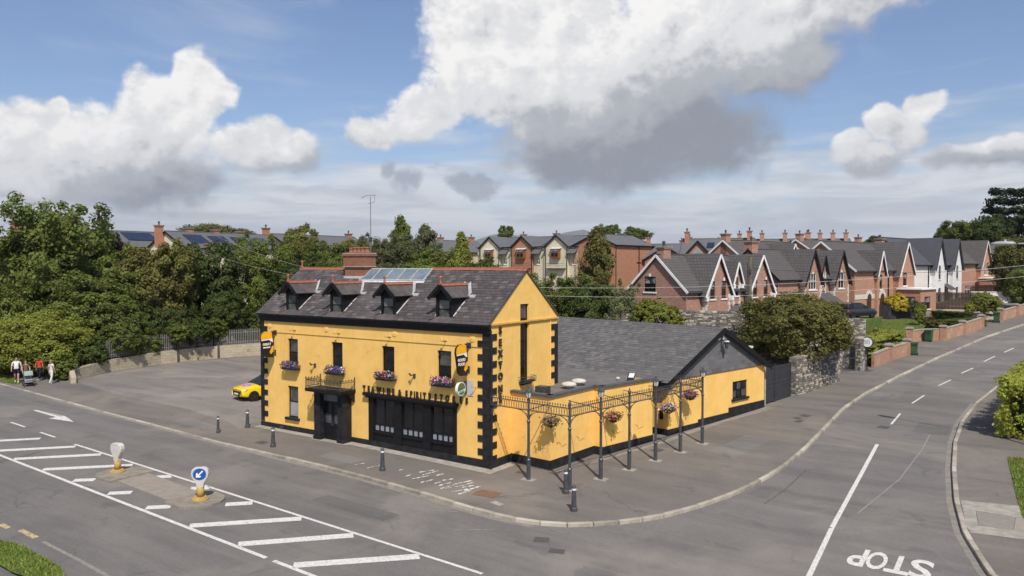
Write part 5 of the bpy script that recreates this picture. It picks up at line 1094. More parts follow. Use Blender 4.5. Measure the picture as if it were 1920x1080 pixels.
pr = MB(); pr.slab((5.4, -1.5, 3.0), (8.7, -1.5, 3.0), (8.7, .0, 4.15), (5.4, 0, 4.15), .1); po_ = pr.build('porch_roof', TILE, h1); MB().bar((5.4, -1.55, 2.95), (8.7, -1.55, 2.95), .1, .16).build('fascia', WHITE, po_)
MB().box(5.5, 5.7, -1.4, -1.2, -1, 2.95).box(8.4, 8.6, -1.4, -1.2, -1, 2.95).build('porch_post', BR_RED, h1)
MB().box(6.6, 7.5, .0, .04, .1, 2.2).build('door', BROWNF, h1)
p = row(12.6, -.55)
h2 = house('brick_house', 'red brick house with black barge boards and arched white windows', (p.x, p.y, 2.1), RZ1, 14.2, 6.0, 5.5, 8.2, BR_RED, TILE, BLACK,
      bays=[dict(x0=4.0, x1=7.4, proj=.5, eave=5.1, apex=8.2, win=[(5.7, 4.4, 1.5, 1.5), (5.0, .9, .7, 1.4), (6.4, .9, .7, 1.4)], bars=2),
            dict(x0=8.2, x1=9.3, proj=.1, eave=6.3, apex=7.7, win=[(8.75, 4.8, .5, 1.6)], base=4.2, bw=.16),
            dict(x0=10.2, x1=13.6, proj=.5, eave=5.1, apex=8.2, win=[(11.9, 4.4, 1.3, 1.6), (11.1, .9, .7, 1.4), (12.7, .9, .7, 1.4)], bars=1)],
      chim=[(.4, 3.0, 1.1, .8, 9.0)], quoins=QUOIN, lintel=WHITE)
pr = MB(); pr.slab((7.2, -1.5, 3.0), (10.4, -1.5, 3.0), (10.4, .0, 4.05), (7.2, 0, 4.05), .1); po_ = pr.build('porch_roof', TILE, h2); MB().bar((7.2, -1.55, 2.93), (10.4, -1.55, 2.93), .1, .16).build('fascia', BLACK, po_); MB().box(8.3, 9.2, .0, .04, .1, 2.2).build('door', BROWNF, h2)
p = row(28.2, -.3)
h3 = house('brick_house', 'warm brick house with arched stone doorways and white steep gables', (p.x, p.y, 3.2), RZ1, 15.5, 7.2, 5.2, 8.2, BR_WARM, TILE, WHITE,
      bays=[dict(x0=5.0, x1=7.0, proj=.3, eave=4.9, apex=7.2, win=[(6.0, 3.0, .7, 1.6)], frame=BROWNF, bw=.18), dict(x0=10.2, x1=14.6, proj=.6, eave=4.7, apex=8.25, win=[(12.0, 3.3, 1.1, 1.5)], frame=BROWNF)],
      fwin=[], door=[], chim=[(15.3, 3.6, .9, .8, 8.9)], frame=BROWNF)
for c in (3.6, 6.3):
    q = MB(); pts = [(c - .55, -.02 if c < 5 else -.32, 0), (c + .55, -.02 if c < 5 else -.32, 0)] + [(c + .55 * math.cos(R(a)), -.02 if c < 5 else -.32, 2.0 + .55 * math.sin(R(a))) for a in range(0, 181, 20)]; q.prism(pts, (0, -.02, 0)); q.build('arched_doorway', BROWNF, h3)
    q = MB()
    for a in range(0, 180, 20): 
        P2 = lambda r, t: (c + r * math.cos(R(t)), -.03 if c < 5 else -.33, 2.0 + r * math.sin(R(t)))
        q.prism([P2(.56, a), P2(.95, a), P2(.95, a + 20), P2(.56, a + 20)], (0, -.05, 0))
    q.build('stone_arch', QUOIN, h3)
MB().box(.0, 2.9, -.05, -.001, 2.0, 2.5).box(4.3, 4.99, -.05, -.001, 2.0, 2.5).build('stone_band', QUOIN, h3)
fb = MB(); fb.wall((10.0, -3.0, 0), (1, 0, 0), (0, -1, 0), 4.8, 2.9, [(1.2, 3.0, .7, 2.1)], .1, 0, -2); fb.wall((10.0, -.55, 0), (0, -1, 0), (-1, 0, 0), 2.45, 2.9, [(.9, 1.9, .7, 2.1)], .1, 0, -2); fb.wall((14.8, -3, 0), (0, 1, 0), (1, 0, 0), 2.4, 2.9, [(.7, 1.7, .7, 2.1)], .1, 0, -2); fo_ = fb.build('flat_roof_bay', BR_WARM, h3)
MB().box(9.8, 15.0, -3.2, -.5, 2.9, 3.05).build('roof', WHITE, fo_); window_unit(fo_, lambda u, z, d: (11.2 + u, -3.0 - d, .7 + z), 1.8, 1.4, BROWNF, sill=WHITE); window_unit(fo_, lambda u, z, d: (10.0 - d, -1.45 - u, .7 + z), 1.0, 1.4, BROWNF, sill=WHITE)
MB().tube((8.6, -.1, -.5), (8.6, -.1, 5.0), .06, n=6).build('down_pipe', BLACK, h3)
p = row(44.5, -.2)
h4 = house('white_house', 'white rendered house with two steep dark-edged gables', (p.x, p.y, 3.9), RZ1, 16.0, 7.5, 5.1, 8.3, OFFW, TILEN, material('dark_slate_barge', (.04, .042, .05), None, rough=.5),
      bays=[dict(x0=5.2, x1=8.6, proj=.5, eave=4.7, apex=8.3, wall=WHITE, win=[(6.9, 3.2, .8, 1.7), (6.9, .3, .95, 1.8)], bw=.14), dict(x0=11.6, x1=15.0, proj=.5, eave=4.7, apex=8.3, wall=WHITE, win=[(13.3, 3.2, .8, 1.7), (13.3, .3, .95, 1.8)], bw=.14)],
      chim=[], frame=BROWNF, group='houses along the side street')
MB().tube((4.3, -.1, -.5), (4.3, -.1, 4.9), .06, n=6).build('down_pipe', BLACK, h4); MB().tube((10.9, -.1, -.5), (10.9, -.1, 4.9), .06, n=6).build('down_pipe', BLACK, h4)
MB().slab((9.0, -1.1, 1.9), (11.3, -1.1, 1.9), (11.3, 0, 2.6), (9.0, 0, 2.6), .1).build('porch_roof', TILEN, h4); MB().box(9.6, 10.6, -.03, -.001, 0, 1.9).build('door', BROWNF, h4)
p = row(61.0, -.2)
h5 = house('brick_house', 'brown brick house with a white gable window beyond the white house', (p.x, p.y, 4.2), RZ1, 14.0, 7.2, 5.0, 8.0, BR_WARM, TILEB, QUOIN,
      bays=[dict(x0=6.0, x1=10.4, proj=.6, eave=4.6, apex=8.05, win=[(8.2, 3.3, 1.3, 1.5)])], fwin=[(2.6, .6, 2.2, 1.3)], frame=WHITE)
fb = MB(); fb.wall((5.5, -3.2, 0), (1, 0, 0), (0, -1, 0), 5.2, 2.8, [(1.5, 2.7, .4, 2.2)], .1, 0, -2); fb.wall((5.5, -.6, 0), (0, -1, 0), (-1, 0, 0), 2.6, 2.8, (), .1, 0, -2); fb.wall((10.7, -3.2, 0), (0, 1, 0), (1, 0, 0), 2.6, 2.8, (), .1, 0, -2); fo_ = fb.build('flat_roof_bay', BR_WARM, h5); MB().box(5.3, 10.9, -3.4, -.5, 2.8, 2.95).build('roof', WHITE, fo_); window_unit(fo_, lambda u, z, d: (7.0 + u, -3.2 - d, .4 + z), 1.2, 1.8, WHITE)
p = row(76.0, 1.0)
house('rendered_house', 'beige rendered bungalow gable at the far end of the street row', (p.x, p.y, 4.6), RZ1, 16, 11, 4.0, 7.6, OFFW, TILEB, WHITE, fwin=[(4, .8, 1.6, 1.3)], ewin=[(3.0, .8, 1.5, 1.2)])
# house behind with a broad brown-grey roof
pb = V((-8.0, 66.0, 0))
house('brick_house', 'brick house with wide grey roof and small white gablet behind the row', (pb.x, pb.y, 3.4), RZ1, 17, 8, 5.3, 8.55, BR_RED, TILEB, WHITE, bays=[dict(x0=8.0, x1=11.2, proj=.3, eave=5.6, apex=8.2, win=[])], chim=[(.5, 4, 1.0, .8, 9.4)], group='houses behind the street row')
pb = V((-4.0, 88.0, 0))
house('brick_house', 'far brick house whose grey roof shows above the warm brick house', (pb.x, pb.y, 4.6), RZ1, 22, 9, 5.0, 8.0, BR_WARM, TILEB, WHITE, bays=[], chim=[(1, 4.5, 1.0, .8, 8.9), (21, 4.5, 1, .8, 8.9)], group='houses behind the street row')
# ---- middle terrace with oriel windows
RZM = R(-5.3); tb = V((-34.44, 76.08, 0)); td = V((math.cos(RZM), math.sin(RZM), 0)); tn = V((math.sin(RZM), -math.cos(RZM), 0))
def terr(i, label, wallm, L=6.85, D=8.0, orl=True, end=False):
    p = tb - td * (6.85 * i + 3.2) - tn * .0
    o = house('terraced_house', label, (p.x, p.y, 5.4), RZM, L if not end else 7.2, D, 6.5, 8.1, CREAM if not end else BR_ORG, TILEG, BLACK,
              bays=[dict(x0=1.2, x1=5.2, proj=.6, eave=6.55, apex=8.15, wall=wallm, win=[], oh=.35)], fwin=[(6.1, 3.6, .6, 1.0)] if not end else [], group='terrace with gabled fronts behind the trees', endbarge=False, frame=WHITE, chim=[(L - .1, D / 2, .9, .6, 8.7)] if not end else [])
    q = MB(); q.box(2.4, 4.0, -1.1, -.6, 4.55, 6.0); oo = q.build('oriel', TIMBER, o); window_unit(oo, lambda u, z, d: (2.5 + u, -1.1 - d - .11, 4.75 + z), 1.4, 1.15, TIMBER, sill=None); MB().slab((2.2, -1.2, 6.02), (4.2, -1.2, 6.02), (4.2, -.6, 6.25), (2.2, -.6, 6.25), .06).build('roof', LEAD, oo)
    MB().box(1.4, 5.0, -1.2, -.62, 2.9, 3.0).bar((1.4, -1.2, 3.7), (5.0, -1.2, 3.7), .06, .06).bar((1.4, -1.2, 3.4), (5.0, -1.2, 3.4), .04, .04).build('balcony', IRON, o)
    MB().tube((5.3, -.75, 1), (5.3, -.75, 6.4), .06, n=6).tube((1.1, -.75, 1), (1.1, -.75, 6.4), .06, n=6).build('down_pipe', BLACK, o)
    pr = MB(); pr.slab((5.2, -1.0, 5.3), (6.85 if not end else 6.85, -1.0, 5.3), (6.85, .2, 6.3), (5.2, .2, 6.3), .08); pr.build('lean_to_roof', TILEG, o)
    return o
pe = tb + td * 3.4
eh = house('terraced_house', 'orange brick end house of the gabled terrace', (pe.x, pe.y, 5.4), RZM + R(90), 11.5, 7.4, 6.55, 8.15, BR_ORG, TILEG, BLACK, group='terrace with gabled fronts behind the trees', chim=[], ewin=[(3.7, 4.6, 1.5, 1.4)], frame=TIMBER)
MB().tube((7.0, -.07, 1), (7.0, -.07, 6.3), .07, n=6).bar((6.3, -.07, 3.9), (7.6, -.07, 3.9), .08, .08).build('down_pipe', BLACK, eh); MB().tube((.15, -.07, 0), (.15, -.07, 6.4), .06, n=6).tube((11.2, -.07, 0), (11.2, -.07, 6.4), .06, n=6).build('down_pipe', BLACK, eh)
terr(1, 'cream terraced house with timber oriel next to the brick end house', CREAM); terr(2, 'orange brick fronted terraced house with timber oriel between cream ones', BR_ORG); terr(3, 'cream terraced house with timber oriel at the hidden end of the terrace', CREAM)
# ---- left terrace seen roof-on, with solar panels
def lt(label, x, y, z, L, D=7.8, eave=6.0, ridge=8.0, panels=(), chim=(), rot=90):
    return house('terraced_house', label, (x, y, z), R(rot), L, D, eave, ridge, CREAM, TILEG, BLACK, panels=panels, chim=chim, group='roofs above the left trees', endm=None, fwin=[(2, 3.5, 1, 1.2), (7, 3.5, 1, 1.2), (11, 3.5, 1, 1.2)])
lt('cream gabled terrace with four solar panels above the left trees', -65.8, 28.5, 5.05, 15.0, panels=[(1.6, 4.2, 1.0, 3.4), (5.0, 7.4, 1.0, 3.2), (8.3, 10.6, 1.0, 3.1), (11.6, 13.8, 1.0, 3.0)], chim=[(-.5, 4.6, .75, .75, 8.8), (3.4, 4.2, .8, .8, 8.6), (7.2, 4.2, .8, .8, 8.5), (11.0, 4.2, .8, .8, 8.4), (2.8, -.4, .5, .5, 5.9 + .6)])
lt('grey roofed house with one solar panel left of the cream gable', -74.0, 15.5, 5.2, 17.5, panels=[(11.5, 15.5, 1.6, 3.9)], chim=[(-.5, 4, .9, .9, 8.8)])
lt('cream gabled terrace continuing beyond the solar panelled roofs', -66.2, 45.0, 5.3, 16, panels=[(2.5, 5.5, 1.2, 3.2)], chim=[(-.5, 4.6, .75, .75, 8.9), (8, 4, .8, .8, 8.6), (15, 4, .8, .8, 8.6)])
lt('grey roofed terrace behind the antenna mast', -62.0, 68.0, 5.2, 20, panels=[(4, 7, 1.2, 3.2)], chim=[(.5, 4, .9, .9, 9.0), (10, 4, .8, .8, 8.6), (19.0, 4, .9, .9, 8.9)])
lt('grey roofed terrace half hidden by the birches', -62.0, 92.0, 5.2, 22, chim=[(1, 4, .9, .9, 8.9), (11, 4, .8, .8, 8.9), (21, 4, .9, .9, 8.9)])
# ---- houses on the skyline
def sky_house(label, px_x, y, z, L, rot, n=2, wallm=BR_ORG, chim=2, panels=()):
    sp = L / n; bays = [dict(x0=sp * k + .6, x1=sp * (k + 1) - .6, proj=.4, eave=5.2, apex=7.2, win=[], oh=.3) for k in range(n)]
    o = house('skyline_house', label, (px_x, y, z), R(rot), L, 8, 5.2, 7.6, wallm, TILEG, BLACK, bays=bays, chim=[(.5 + (L - 1) * k / max(1, chim - 1), 3.2, .62, .62, 8.7) for k in range(chim)], group='houses on the skyline', panels=panels)
    for k in range(n):
        c = sp * (k + .5); MB().prism([(c - .9, -.42, 5.3), (c + .9, -.42, 5.3), (c, -.42, 6.4)], (0, -.04, 0)).build('apex_window', GLASSG, o)
    return o
sky_house('twin gabled brick house on the skyline with solar panels', -20.8, 75.5, 5.0, 9.6, 14, 2, panels=[(3.4, 4.4, 1.9, 3.4), (5.2, 6.2, 1.9, 3.4)])
sky_house('single gabled brick house left of the twin gabled skyline house', -30.5, 84.0, 4.6, 7.5, 14, 1)
sky_house('long roofed skyline terrace with four chimneys in a row', -21.0, 100.0, 5.6, 12, 10, 2, BR_WARM, 4)
sky_house('skyline terrace with clustered chimneys above the wide grey roof', -10.5, 104.0, 5.6, 7, 16, 1, BR_WARM, 4)
sky_house('low skyline house beside the brick terrace end', -44.0, 112.0, 5.0, 16, -4, 2, BR_WARM, 3)
sky_house('distant terrace roof left of the oriel terrace', -72.0, 104.0, 4.9, 22, -4, 3, BR_WARM, 4)
# ------------------------------------------------------------------ walls, gates, fences
STM = [material('grey_stone', (.27, .245, .205), (.21, .19, .165), 5, .92, .4, 30), material('pale_stone', (.46, .42, .35), (.36, .33, .28), 5, .92, .4, 30), material('brown_stone', (.20, .165, .13), (.16, .135, .11), 5, .92, .4, 30), material('dark_stone', (.14, .13, .12), (.11, .105, .1), 5, .92, .4, 30)]
MORT = material('lime_mortar', (.20, .185, .16), (.15, .14, .125), 8, .95, .4, 30)
def stone_mesh(seed):
    rg = random.Random(seed); bm = bmesh.new(); bmesh.ops.create_cube(bm, size=1.0); bmesh.ops.bevel(bm, geom=bm.edges[:], offset=.12, segments=1, affect='EDGES')
    for v in bm.verts: v.co += V((rg.uniform(-.05, .05), rg.uniform(-.05, .05), rg.uniform(-.05, .05)))
    me = bpy.data.meshes.new('stone'); bm.to_mesh(me); bm.free(); me.materials.append(STM[seed % 4]); return me
STONES = [stone_mesh(i) for i in range(8)]
STONECOUNT = {}
def stone_wall(name, label, a, b, t, z0f, z1f, limit=300, cw=(.22, .5), rh=.17, faces=('r',), group=None):
    a, b = V((*a, 0)), V((*b, 0)); d = b - a; L = d.length; d.normalize(); nrm = V((d.y, -d.x, 0)); o = empty(name, (a.x, a.y, z0f(0)), 0, label, 'wall', group); A = V(o.location)
    core = MB(); n = max(1, int(L / 1.5))
    for k in range(n):
        s0, s1 = L * k / n, L * (k + 1) / n
        pts = [a + d * s0 + V((0, 0, z0f(s0 / L) - .5)), a + d * s1 + V((0, 0, z0f(s1 / L) - .5)), a + d * s1 + V((0, 0, z1f(s1 / L) - .03)), a + d * s0 + V((0, 0, z1f(s0 / L) - .03))]
        core.prism([p + nrm * (t / 2 - .035) - A for p in pts], -nrm * (t - .07))
    core.build('core', MORT, o, uv=False)
    rg = random.Random(sum(map(ord, label))); cnt = 0; rest = MB(); sides = [(nrm, a, d, L, 1)]
    if 'l' in faces: sides.append((-nrm, a, d, L, 1))
    if 'e' in faces: sides.append((-d, a - nrm * t / 2 + d * (t / 2), nrm, t, 0))
    if 'f' in faces: sides.append((d, b - nrm * t / 2 - d * (t / 2), nrm, t, 0))
    for (nn, st, dd, LL, main) in sides:
        zlo = min(z0f(0), z0f(1)) - .1; z = zlo
        while z < max(z1f(0), z1f(1)):
            h = rh * rg.uniform(.75, 1.25); s = -rg.uniform(0, .2)
            while s < LL:
                w = rg.uniform(*cw); m_ = max(0, s); e_ = min(LL, s + w); f = (m_ + e_) / 2 / LL if main else 0
                if e_ - m_ > .08 and z + h * .6 < z1f(f) and z + h > z0f(f) - .05:
                    c = st + dd * ((m_ + e_) / 2) + nn * (t / 2 - .03) + V((0, 0, z + h / 2)) - A
                    if cnt < limit:
                        q = inst('stone', rg.choice(STONES), o); q.matrix_local = Matrix.Translation(c + nn * rg.uniform(-.012, .02)) @ Matrix((dd, nn, V((0, 0, 1)))).transposed().to_4x4() @ Matrix.Diagonal((e_ - m_ - .02, .10, h - .02, 1)); cnt += 1
                    else: rest.obox(c + nn * rg.uniform(-.012, .02), dd * (e_ - m_ - .03) / 2, nn * .05, V((0, 0, h / 2 - .012)), rg.randrange(4))
                s += w
            z += h
    if rest.v: x = rest.build('stone_field', STM, o, uv=False); x['kind'] = 'stuff'
    s = 0
    while s < L:   # rough capping stones
        w = rg.uniform(.3, .5); e_ = min(L, s + w); f = (s + e_) / 2 / L; q = inst('coping_stone', rg.choice(STONES), o); q.matrix_local = Matrix.Translation(a + d * (s + e_) / 2 + V((0, 0, z1f(f) + .02)) - A) @ Matrix((d, nrm, V((0, 0, 1)))).transposed().to_4x4() @ Matrix.Diagonal((e_ - s - .015, t + .06, .14, 1)); s += w
    return o
lin = lambda a, b: (lambda f: a + (b - a) * f)
stone_wall('stone_wall', 'rough rubble stone wall under the rounded evergreen beside the black gate', (6.98, 23.45), (8.42, 29.6), .5, lin(PV(7, 23.5), PV(8.4, 29.6)), lin(2.85, 3.3), faces=('r', 'e'), rh=.13, cw=(.15, .38))
stone_wall('stone_wall', 'tall narrow stone wall with a ragged top behind the iron garden gate', (7.3, 34.5), (9.15, 36.0), .5, lin(PV(7.5, 34.6), PV(9.2, 36)), lin(4.7, 4.75), 300, (.15, .4), .11, faces=('r', 'f', 'e'))
stone_wall('stone_wall', 'old stone yard wall running behind the annexe roof', (-6.5, 24.2), (5.6, 31.0), .5, lin(1.0, 1.4), lin(5.55, 5.25), 300, (.2, .45), .12)
stone_wall('stone_pier', 'stone gate pier right of the iron garden gate', (9.05, 34.2), (9.35, 35.4), .5, lin(PV(9, 34.5), PV(9.3, 35)), lin(3.3, 3.3), 120, faces=('r', 'e')) if False else None
# black double gate
g = empty('double_gate', (6.35, 20.6, PV(6.35, 20.6)), math.atan2(23.35 - 20.0, 6.93 - 6.28), 'dark boarded double gate between the annexe and the stone wall', 'gate')
GM = material('charcoal_gate', (.032, .034, .040), (.045, .047, .054), 3, .5)
zt_ = 2.25
for j, (x0, x1) in enumerate(((-.75, .52), (.56, 2.75))):
    lf = MB()
    for z in (.15, 1.0, 1.25, zt_ - .1): lf.box(x0, x1, -.05, .02, z - .05 + x0 * .0, z + .05)
    lf.box(x0, x0 + .08, -.055, .02, .05, zt_).box(x1 - .08, x1, -.055, .02, .05, zt_); lo2 = lf.build('leaf_frame', GM, g); x = x0 + .09
    while x + .1 < x1 - .06: MB().box(x, x + .1, -.03, .0, .08, zt_ - .02).build('board', GM, lo2); x += .112
MB().box(.50, .58, -.08, .04, .02, zt_ + .12).build('meeting_post', GM, g)
MB().box(-.86, -.78, -.1, .12, -.2, 2.3).build('white_jamb', material('whitewashed_jamb', (.5, .46, .36), (.4, .36, .28), 5, .9), g)
# iron garden gate
g = empty('garden_gate', (8.0, 33.45, PV(8.0, 33.45)), math.atan2(34.55 - 33.45, 8.85 - 8.0), 'barred iron garden gate in the stone wall', 'gate'); f = MB(); L = 1.36
for z in (.12, 1.0, 1.95): f.box(0, L, -.02, .02, z - .025, z + .025)
f.box(0, .05, -.025, .025, .05, 2.1).box(L - .05, L, -.025, .025, .05, 2.1); fo_ = f.build('frame', IRON, g)
for k in range(11): MB().tube((.07 + k * .122, 0, .08), (.07 + k * .122, 0, 2.15), .012, n=5).build('bar', IRON, fo_)
stone_wall('stone_pier', 'narrow stone pier on the right of the iron garden gate', (8.98, 34.55), (9.28, 35.6), .45, lin(PV(9, 34.6), PV(9.3, 35.6)), lin(3.4, 3.4), 120, (.15, .35), .12, faces=('r', 'e'))
stone_wall('stone_pier', 'narrow stone pier on the left of the iron garden gate', (7.62, 32.7), (7.95, 33.4), .45, lin(PV(7.7, 33), PV(7.9, 33.4)), lin(3.3, 3.3), 120, (.15, .35), .12, faces=('r', 'e'))
# brick garden walls with piers
GBR = brickmat('garden_brick', (.42, .215, .13), (.31, .15, .095), (.36, .28, .21), c3=(.52, .37, .27), f3=.6, bump=.3)
def garden_wall(label, pts, piers, h=1.0):
    o = empty('garden_wall', (pts[0][0], pts[0][1], PV(*pts[0])), 0, label, 'garden wall', 'low brick garden walls along the street'); A = V(o.location)
    for a, b in zip(pts[:-1], pts[1:]):
        a, b = V((*a, 0)), V((*b, 0)); d = b - a; L = d.length; d.normalize(); nn = V((d.y, -d.x, 0)); n = max(1, int(L / 3))
        for k in range(n):
            p, q = a + d * L * k / n, a + d * L * (k + 1) / n; zp, zq = PV(p.x, p.y), PV(q.x, q.y); m = MB(); m.prism([p + nn * .11 + V((0, 0, zp - .5)) - A, q + nn * .11 + V((0, 0, zq - .5)) - A, q + nn * .11 + V((0, 0, zq + h)) - A, p + nn * .11 + V((0, 0, zp + h)) - A], -nn * .22); m.build('wall_panel', GBR, o)
            c = MB(); c.prism([p + nn * .15 + V((0, 0, zp + h)) - A, q + nn * .15 + V((0, 0, zq + h)) - A, q + nn * .15 + V((0, 0, zq + h + .08)) - A, p + nn * .15 + V((0, 0, zp + h + .08)) - A], -nn * .3); c.build('coping', CONC, o)
    for (x, y) in piers:
        z = PV(x, y); m = MB(); m.box(x - .26 - A.x, x + .26 - A.x, y - .26 - A.y, y + .26 - A.y, z - .5 - A.z, z + h + .22 - A.z); po_ = m.build('pier', GBR, o)
        MB().box(x - .33 - A.x, x + .33 - A.x, y - .33 - A.y, y + .33 - A.y, z + h + .22 - A.z, z + h + .32 - A.z).box(x - .22 - A.x, x + .22 - A.x, y - .22 - A.y, y + .22 - A.y, z + h + .32 - A.z, z + h + .38 - A.z).build('cap', CONC, po_)
    return o
garden_wall('low brick wall in front of the laurel hedge, nearest the speed sign', [(9.75, 36.4), (10.39, 40.06), (11.25, 43.2)], [(10.39, 40.06), (11.3, 43.4)])
garden_wall('low brick wall with tall pier behind the second green bin', [(10.75, 50.6), (11.9, 52.0), (13.15, 52.5)], [(10.7, 50.5)])
garden_wall('low brick wall with three piers below the clipped garden hedges', [(13.2, 52.6), (14.5, 56.3), (15.84, 60.9)], [(13.2, 52.5), (14.5, 56.3), (15.84, 60.9)])
garden_wall('brick wall climbing out of the picture past the last bin', [(17.3, 66.1), (18.6, 70.0), (20.6, 76), (24, 84), (28, 92)], [(17.3, 66.1), (18.6, 70.0), (20.6, 76)])
# boundary fences
def fence(name, label, pts, h, mat, step=.14, zoff=0.0):
    o = empty(name, (pts[0][0], pts[0][1], G(*pts[0])), 0, label, 'fence'); A = V(o.location); me = MB().box(-.06, .06, -.012, .012, 0, 1).mesh('board', mat, uv=False); cnt = 0
    for a, b in zip(pts[:-1], pts[1:]):
        a, b = V((*a, 0)), V((*b, 0)); d = b - a; L = d.length; d.normalize(); ang = math.atan2(d.y, d.x); s = .07; rl = MB(); z0 = lambda p: G(p.x, p.y) + zoff
        for zz in (.3, h - .3): rl.bar(a + V((d.y * -.04, d.x * .04, z0(a) + zz)) - A, b + V((d.y * -.04, d.x * .04, z0(b) + zz)) - A, .04, .08)
        rl.build('rail', mat, o)
        while s < L:
            p = a + d * s; inst('board', me, o, V((p.x, p.y, z0(p) - .1)) - A, (0, 0, ang), (1, 1, h + .1 + random.uniform(-.02, .02))); s += step
    return o
BRF = material('dark_brown_fence', (.050, .032, .022), (.068, .043, .030), 2, .8); BRF2 = material('tan_fence', (.24, .165, .085), (.19, .13, .07), 2, .85); GRF = material('anthracite_fence', (.035, .038, .045), (.045, .048, .056), 2, .6)
fence('boundary_fence', 'dark brown vertical board fence below the white house', [(9.3, 75.5), (16.2, 75.2)], 2.1, BRF)
fence('boundary_fence', 'tan board fence in front of the far brown brick house', [(13.5, 88.0), (23, 92.0)], 1.9, BRF2, .15)
fence('boundary_fence', 'anthracite board fence beside the parked dark car', [(1.2, 66.5), (7.2, 65.2), (10.3, 69.0)], 1.7, GRF)
ww = empty('white_wall', (14.0, 82.0, G(14, 82)), math.atan2(4.0, 10.5), 'low white rendered wall stepping down beside the brown fence', 'wall'); MB().box(0, 4, -.12, .12, -.8, 1.5).box(4, 7.5, -.12, .12, -.8, 1.1).box(7.5, 11.5, -.12, .12, -.8, .8).build('wall', WHITE, ww); MB().box(-.05, 4.05, -.18, .18, 1.5, 1.58).box(4.05, 7.55, -.18, .18, 1.1, 1.18).box(7.55, 11.6, -.18, .18, .8, .88).build('coping', WHITE, ww)
drive = drape('driveway', [(-2, 38), (9, 37), (10.7, 44.5), (10.4, 50.3), (7, 60), (5, 66), (-4, 66)], lambda x, y: PV(x, y) + .01, material('gravel_drive', (.36, .32, .26), (.30, .27, .22), 3, .95, .3, 40), None, kind='structure')
tr_ = MB(); tr_.prism([(3.2, 50.0, 3.62), (6.7, 50.6, 3.62), (7.4, 58.2, 3.62), (4.6, 60.5, 3.62)], (0, 0, -2.5)); tag(tr_.build('terrace', GRASSG), kind='structure')
drape('forecourt', [(11, 68), (17, 66.5), (20, 76), (12, 80)], lambda x, y: PV(x, y) + .012, MATS['gravel_drive'], None, kind='structure')
grass_patch('grass', [(6.6, 49), (10.4, 51), (12.9, 53), (14.2, 56.8), (15.6, 61.2), (16.5, 66), (10, 67.5), (6.5, 64)], lambda x, y: PV(x, y) + .03, 'garden lawn behind the brick walls', 9000, .12, 8)
# left retaining wall and palisade fence
lw = empty('retaining_wall', (-40.0, 4.9, PV(-40, 4.9)), 0, 'stained concrete block retaining wall at the back of the car park', 'wall'); A = V(lw.location)
BLK = brickmat('stained_blockwork', (.46, .40, .30), (.39, .335, .25), (.30, .26, .20), .45, .225, .012, .95, .5, c3=(.15, .13, .10), f3=.85, s3=.8)
LWP = [(-36.6, .9), (-38.3, 1.6), (-39.9, 4.9), (-41.1, 10.1), (-40.7, 14.9), (-38.9, 18.6), (-33, 24), (-22, 30)]
for i, (a, b) in enumerate(zip(LWP[:-1], LWP[1:])):
    a, b = V((*a, 0)), V((*b, 0)); d = (b - a); L = d.length; d.normalize(); nn = V((d.y, -d.x, 0)); hh = [.45, .75, .95, 1.05, 1.1, 1.1, 1.1, 1.1]; z = lambda p: PV(p.x, p.y)
    m = MB(); m.prism([a + V((0, 0, z(a) - .4)) - A, b + V((0, 0, z(b) - .4)) - A, b + V((0, 0, z(b) + hh[i + 1])) - A, a + V((0, 0, z(a) + hh[i])) - A], -nn * .35); m.build('wall_panel', BLK, lw)
pf = empty('palisade_fence', (-41.1, 10.1, PV(-41.1, 10.1) + 1.0), 0, 'galvanised steel palisade fence above the retaining wall', 'fence'); A = V(pf.location); GALV = material('galvanised_steel', (.24, .235, .22), (.17, .165, .155), 5, .55, metal=.2)
pale = MB().prism([(-.035, 0, 0), (.035, 0, 0), (.035, 0, 1.32), (0, 0, 1.45), (-.035, 0, 1.32)], (0, .02, 0)).mesh('pale', GALV, uv=False)
for a, b in zip(LWP[2:-1], LWP[3:]):
    a, b = V((*a, 0)), V((*b, 0)); d = b - a; L = d.length; d.normalize(); nn = V((d.y, -d.x, 0)); s = .08; zz = lambda p: PV(p.x, p.y) + 1.08
    rl = MB()
    for h in (.25, 1.1): rl.bar(a + V((0, 0, zz(a) + h)) - nn * .2 - A, b + V((0, 0, zz(b) + h)) - nn * .2 - A, .03, .05)
    rl.build('rail', GALV, pf)
    while s < L: p = a + d * s - nn * .16; inst('pale', pale, pf, V((p.x, p.y, zz(p))) - A, (0, 0, math.atan2(d.y, d.x))); s += .155
# yellow yard wall beyond the annexe
yw = empty('yard_wall', (4.6, 21.0, PV(4.6, 21)), 0, 'plain ochre yard wall behind the annexe gable', 'wall'); MB().box(-6, -.2, 2.0, 2.3, -.3, 3.0).build('wall', material('ochre_render', (.55, .30, .06), (.5, .27, .05), 2, .9), yw); MB().box(-6.1, -.1, 1.9, 2.4, 3.0, 3.12).build('coping', WHITE, yw)
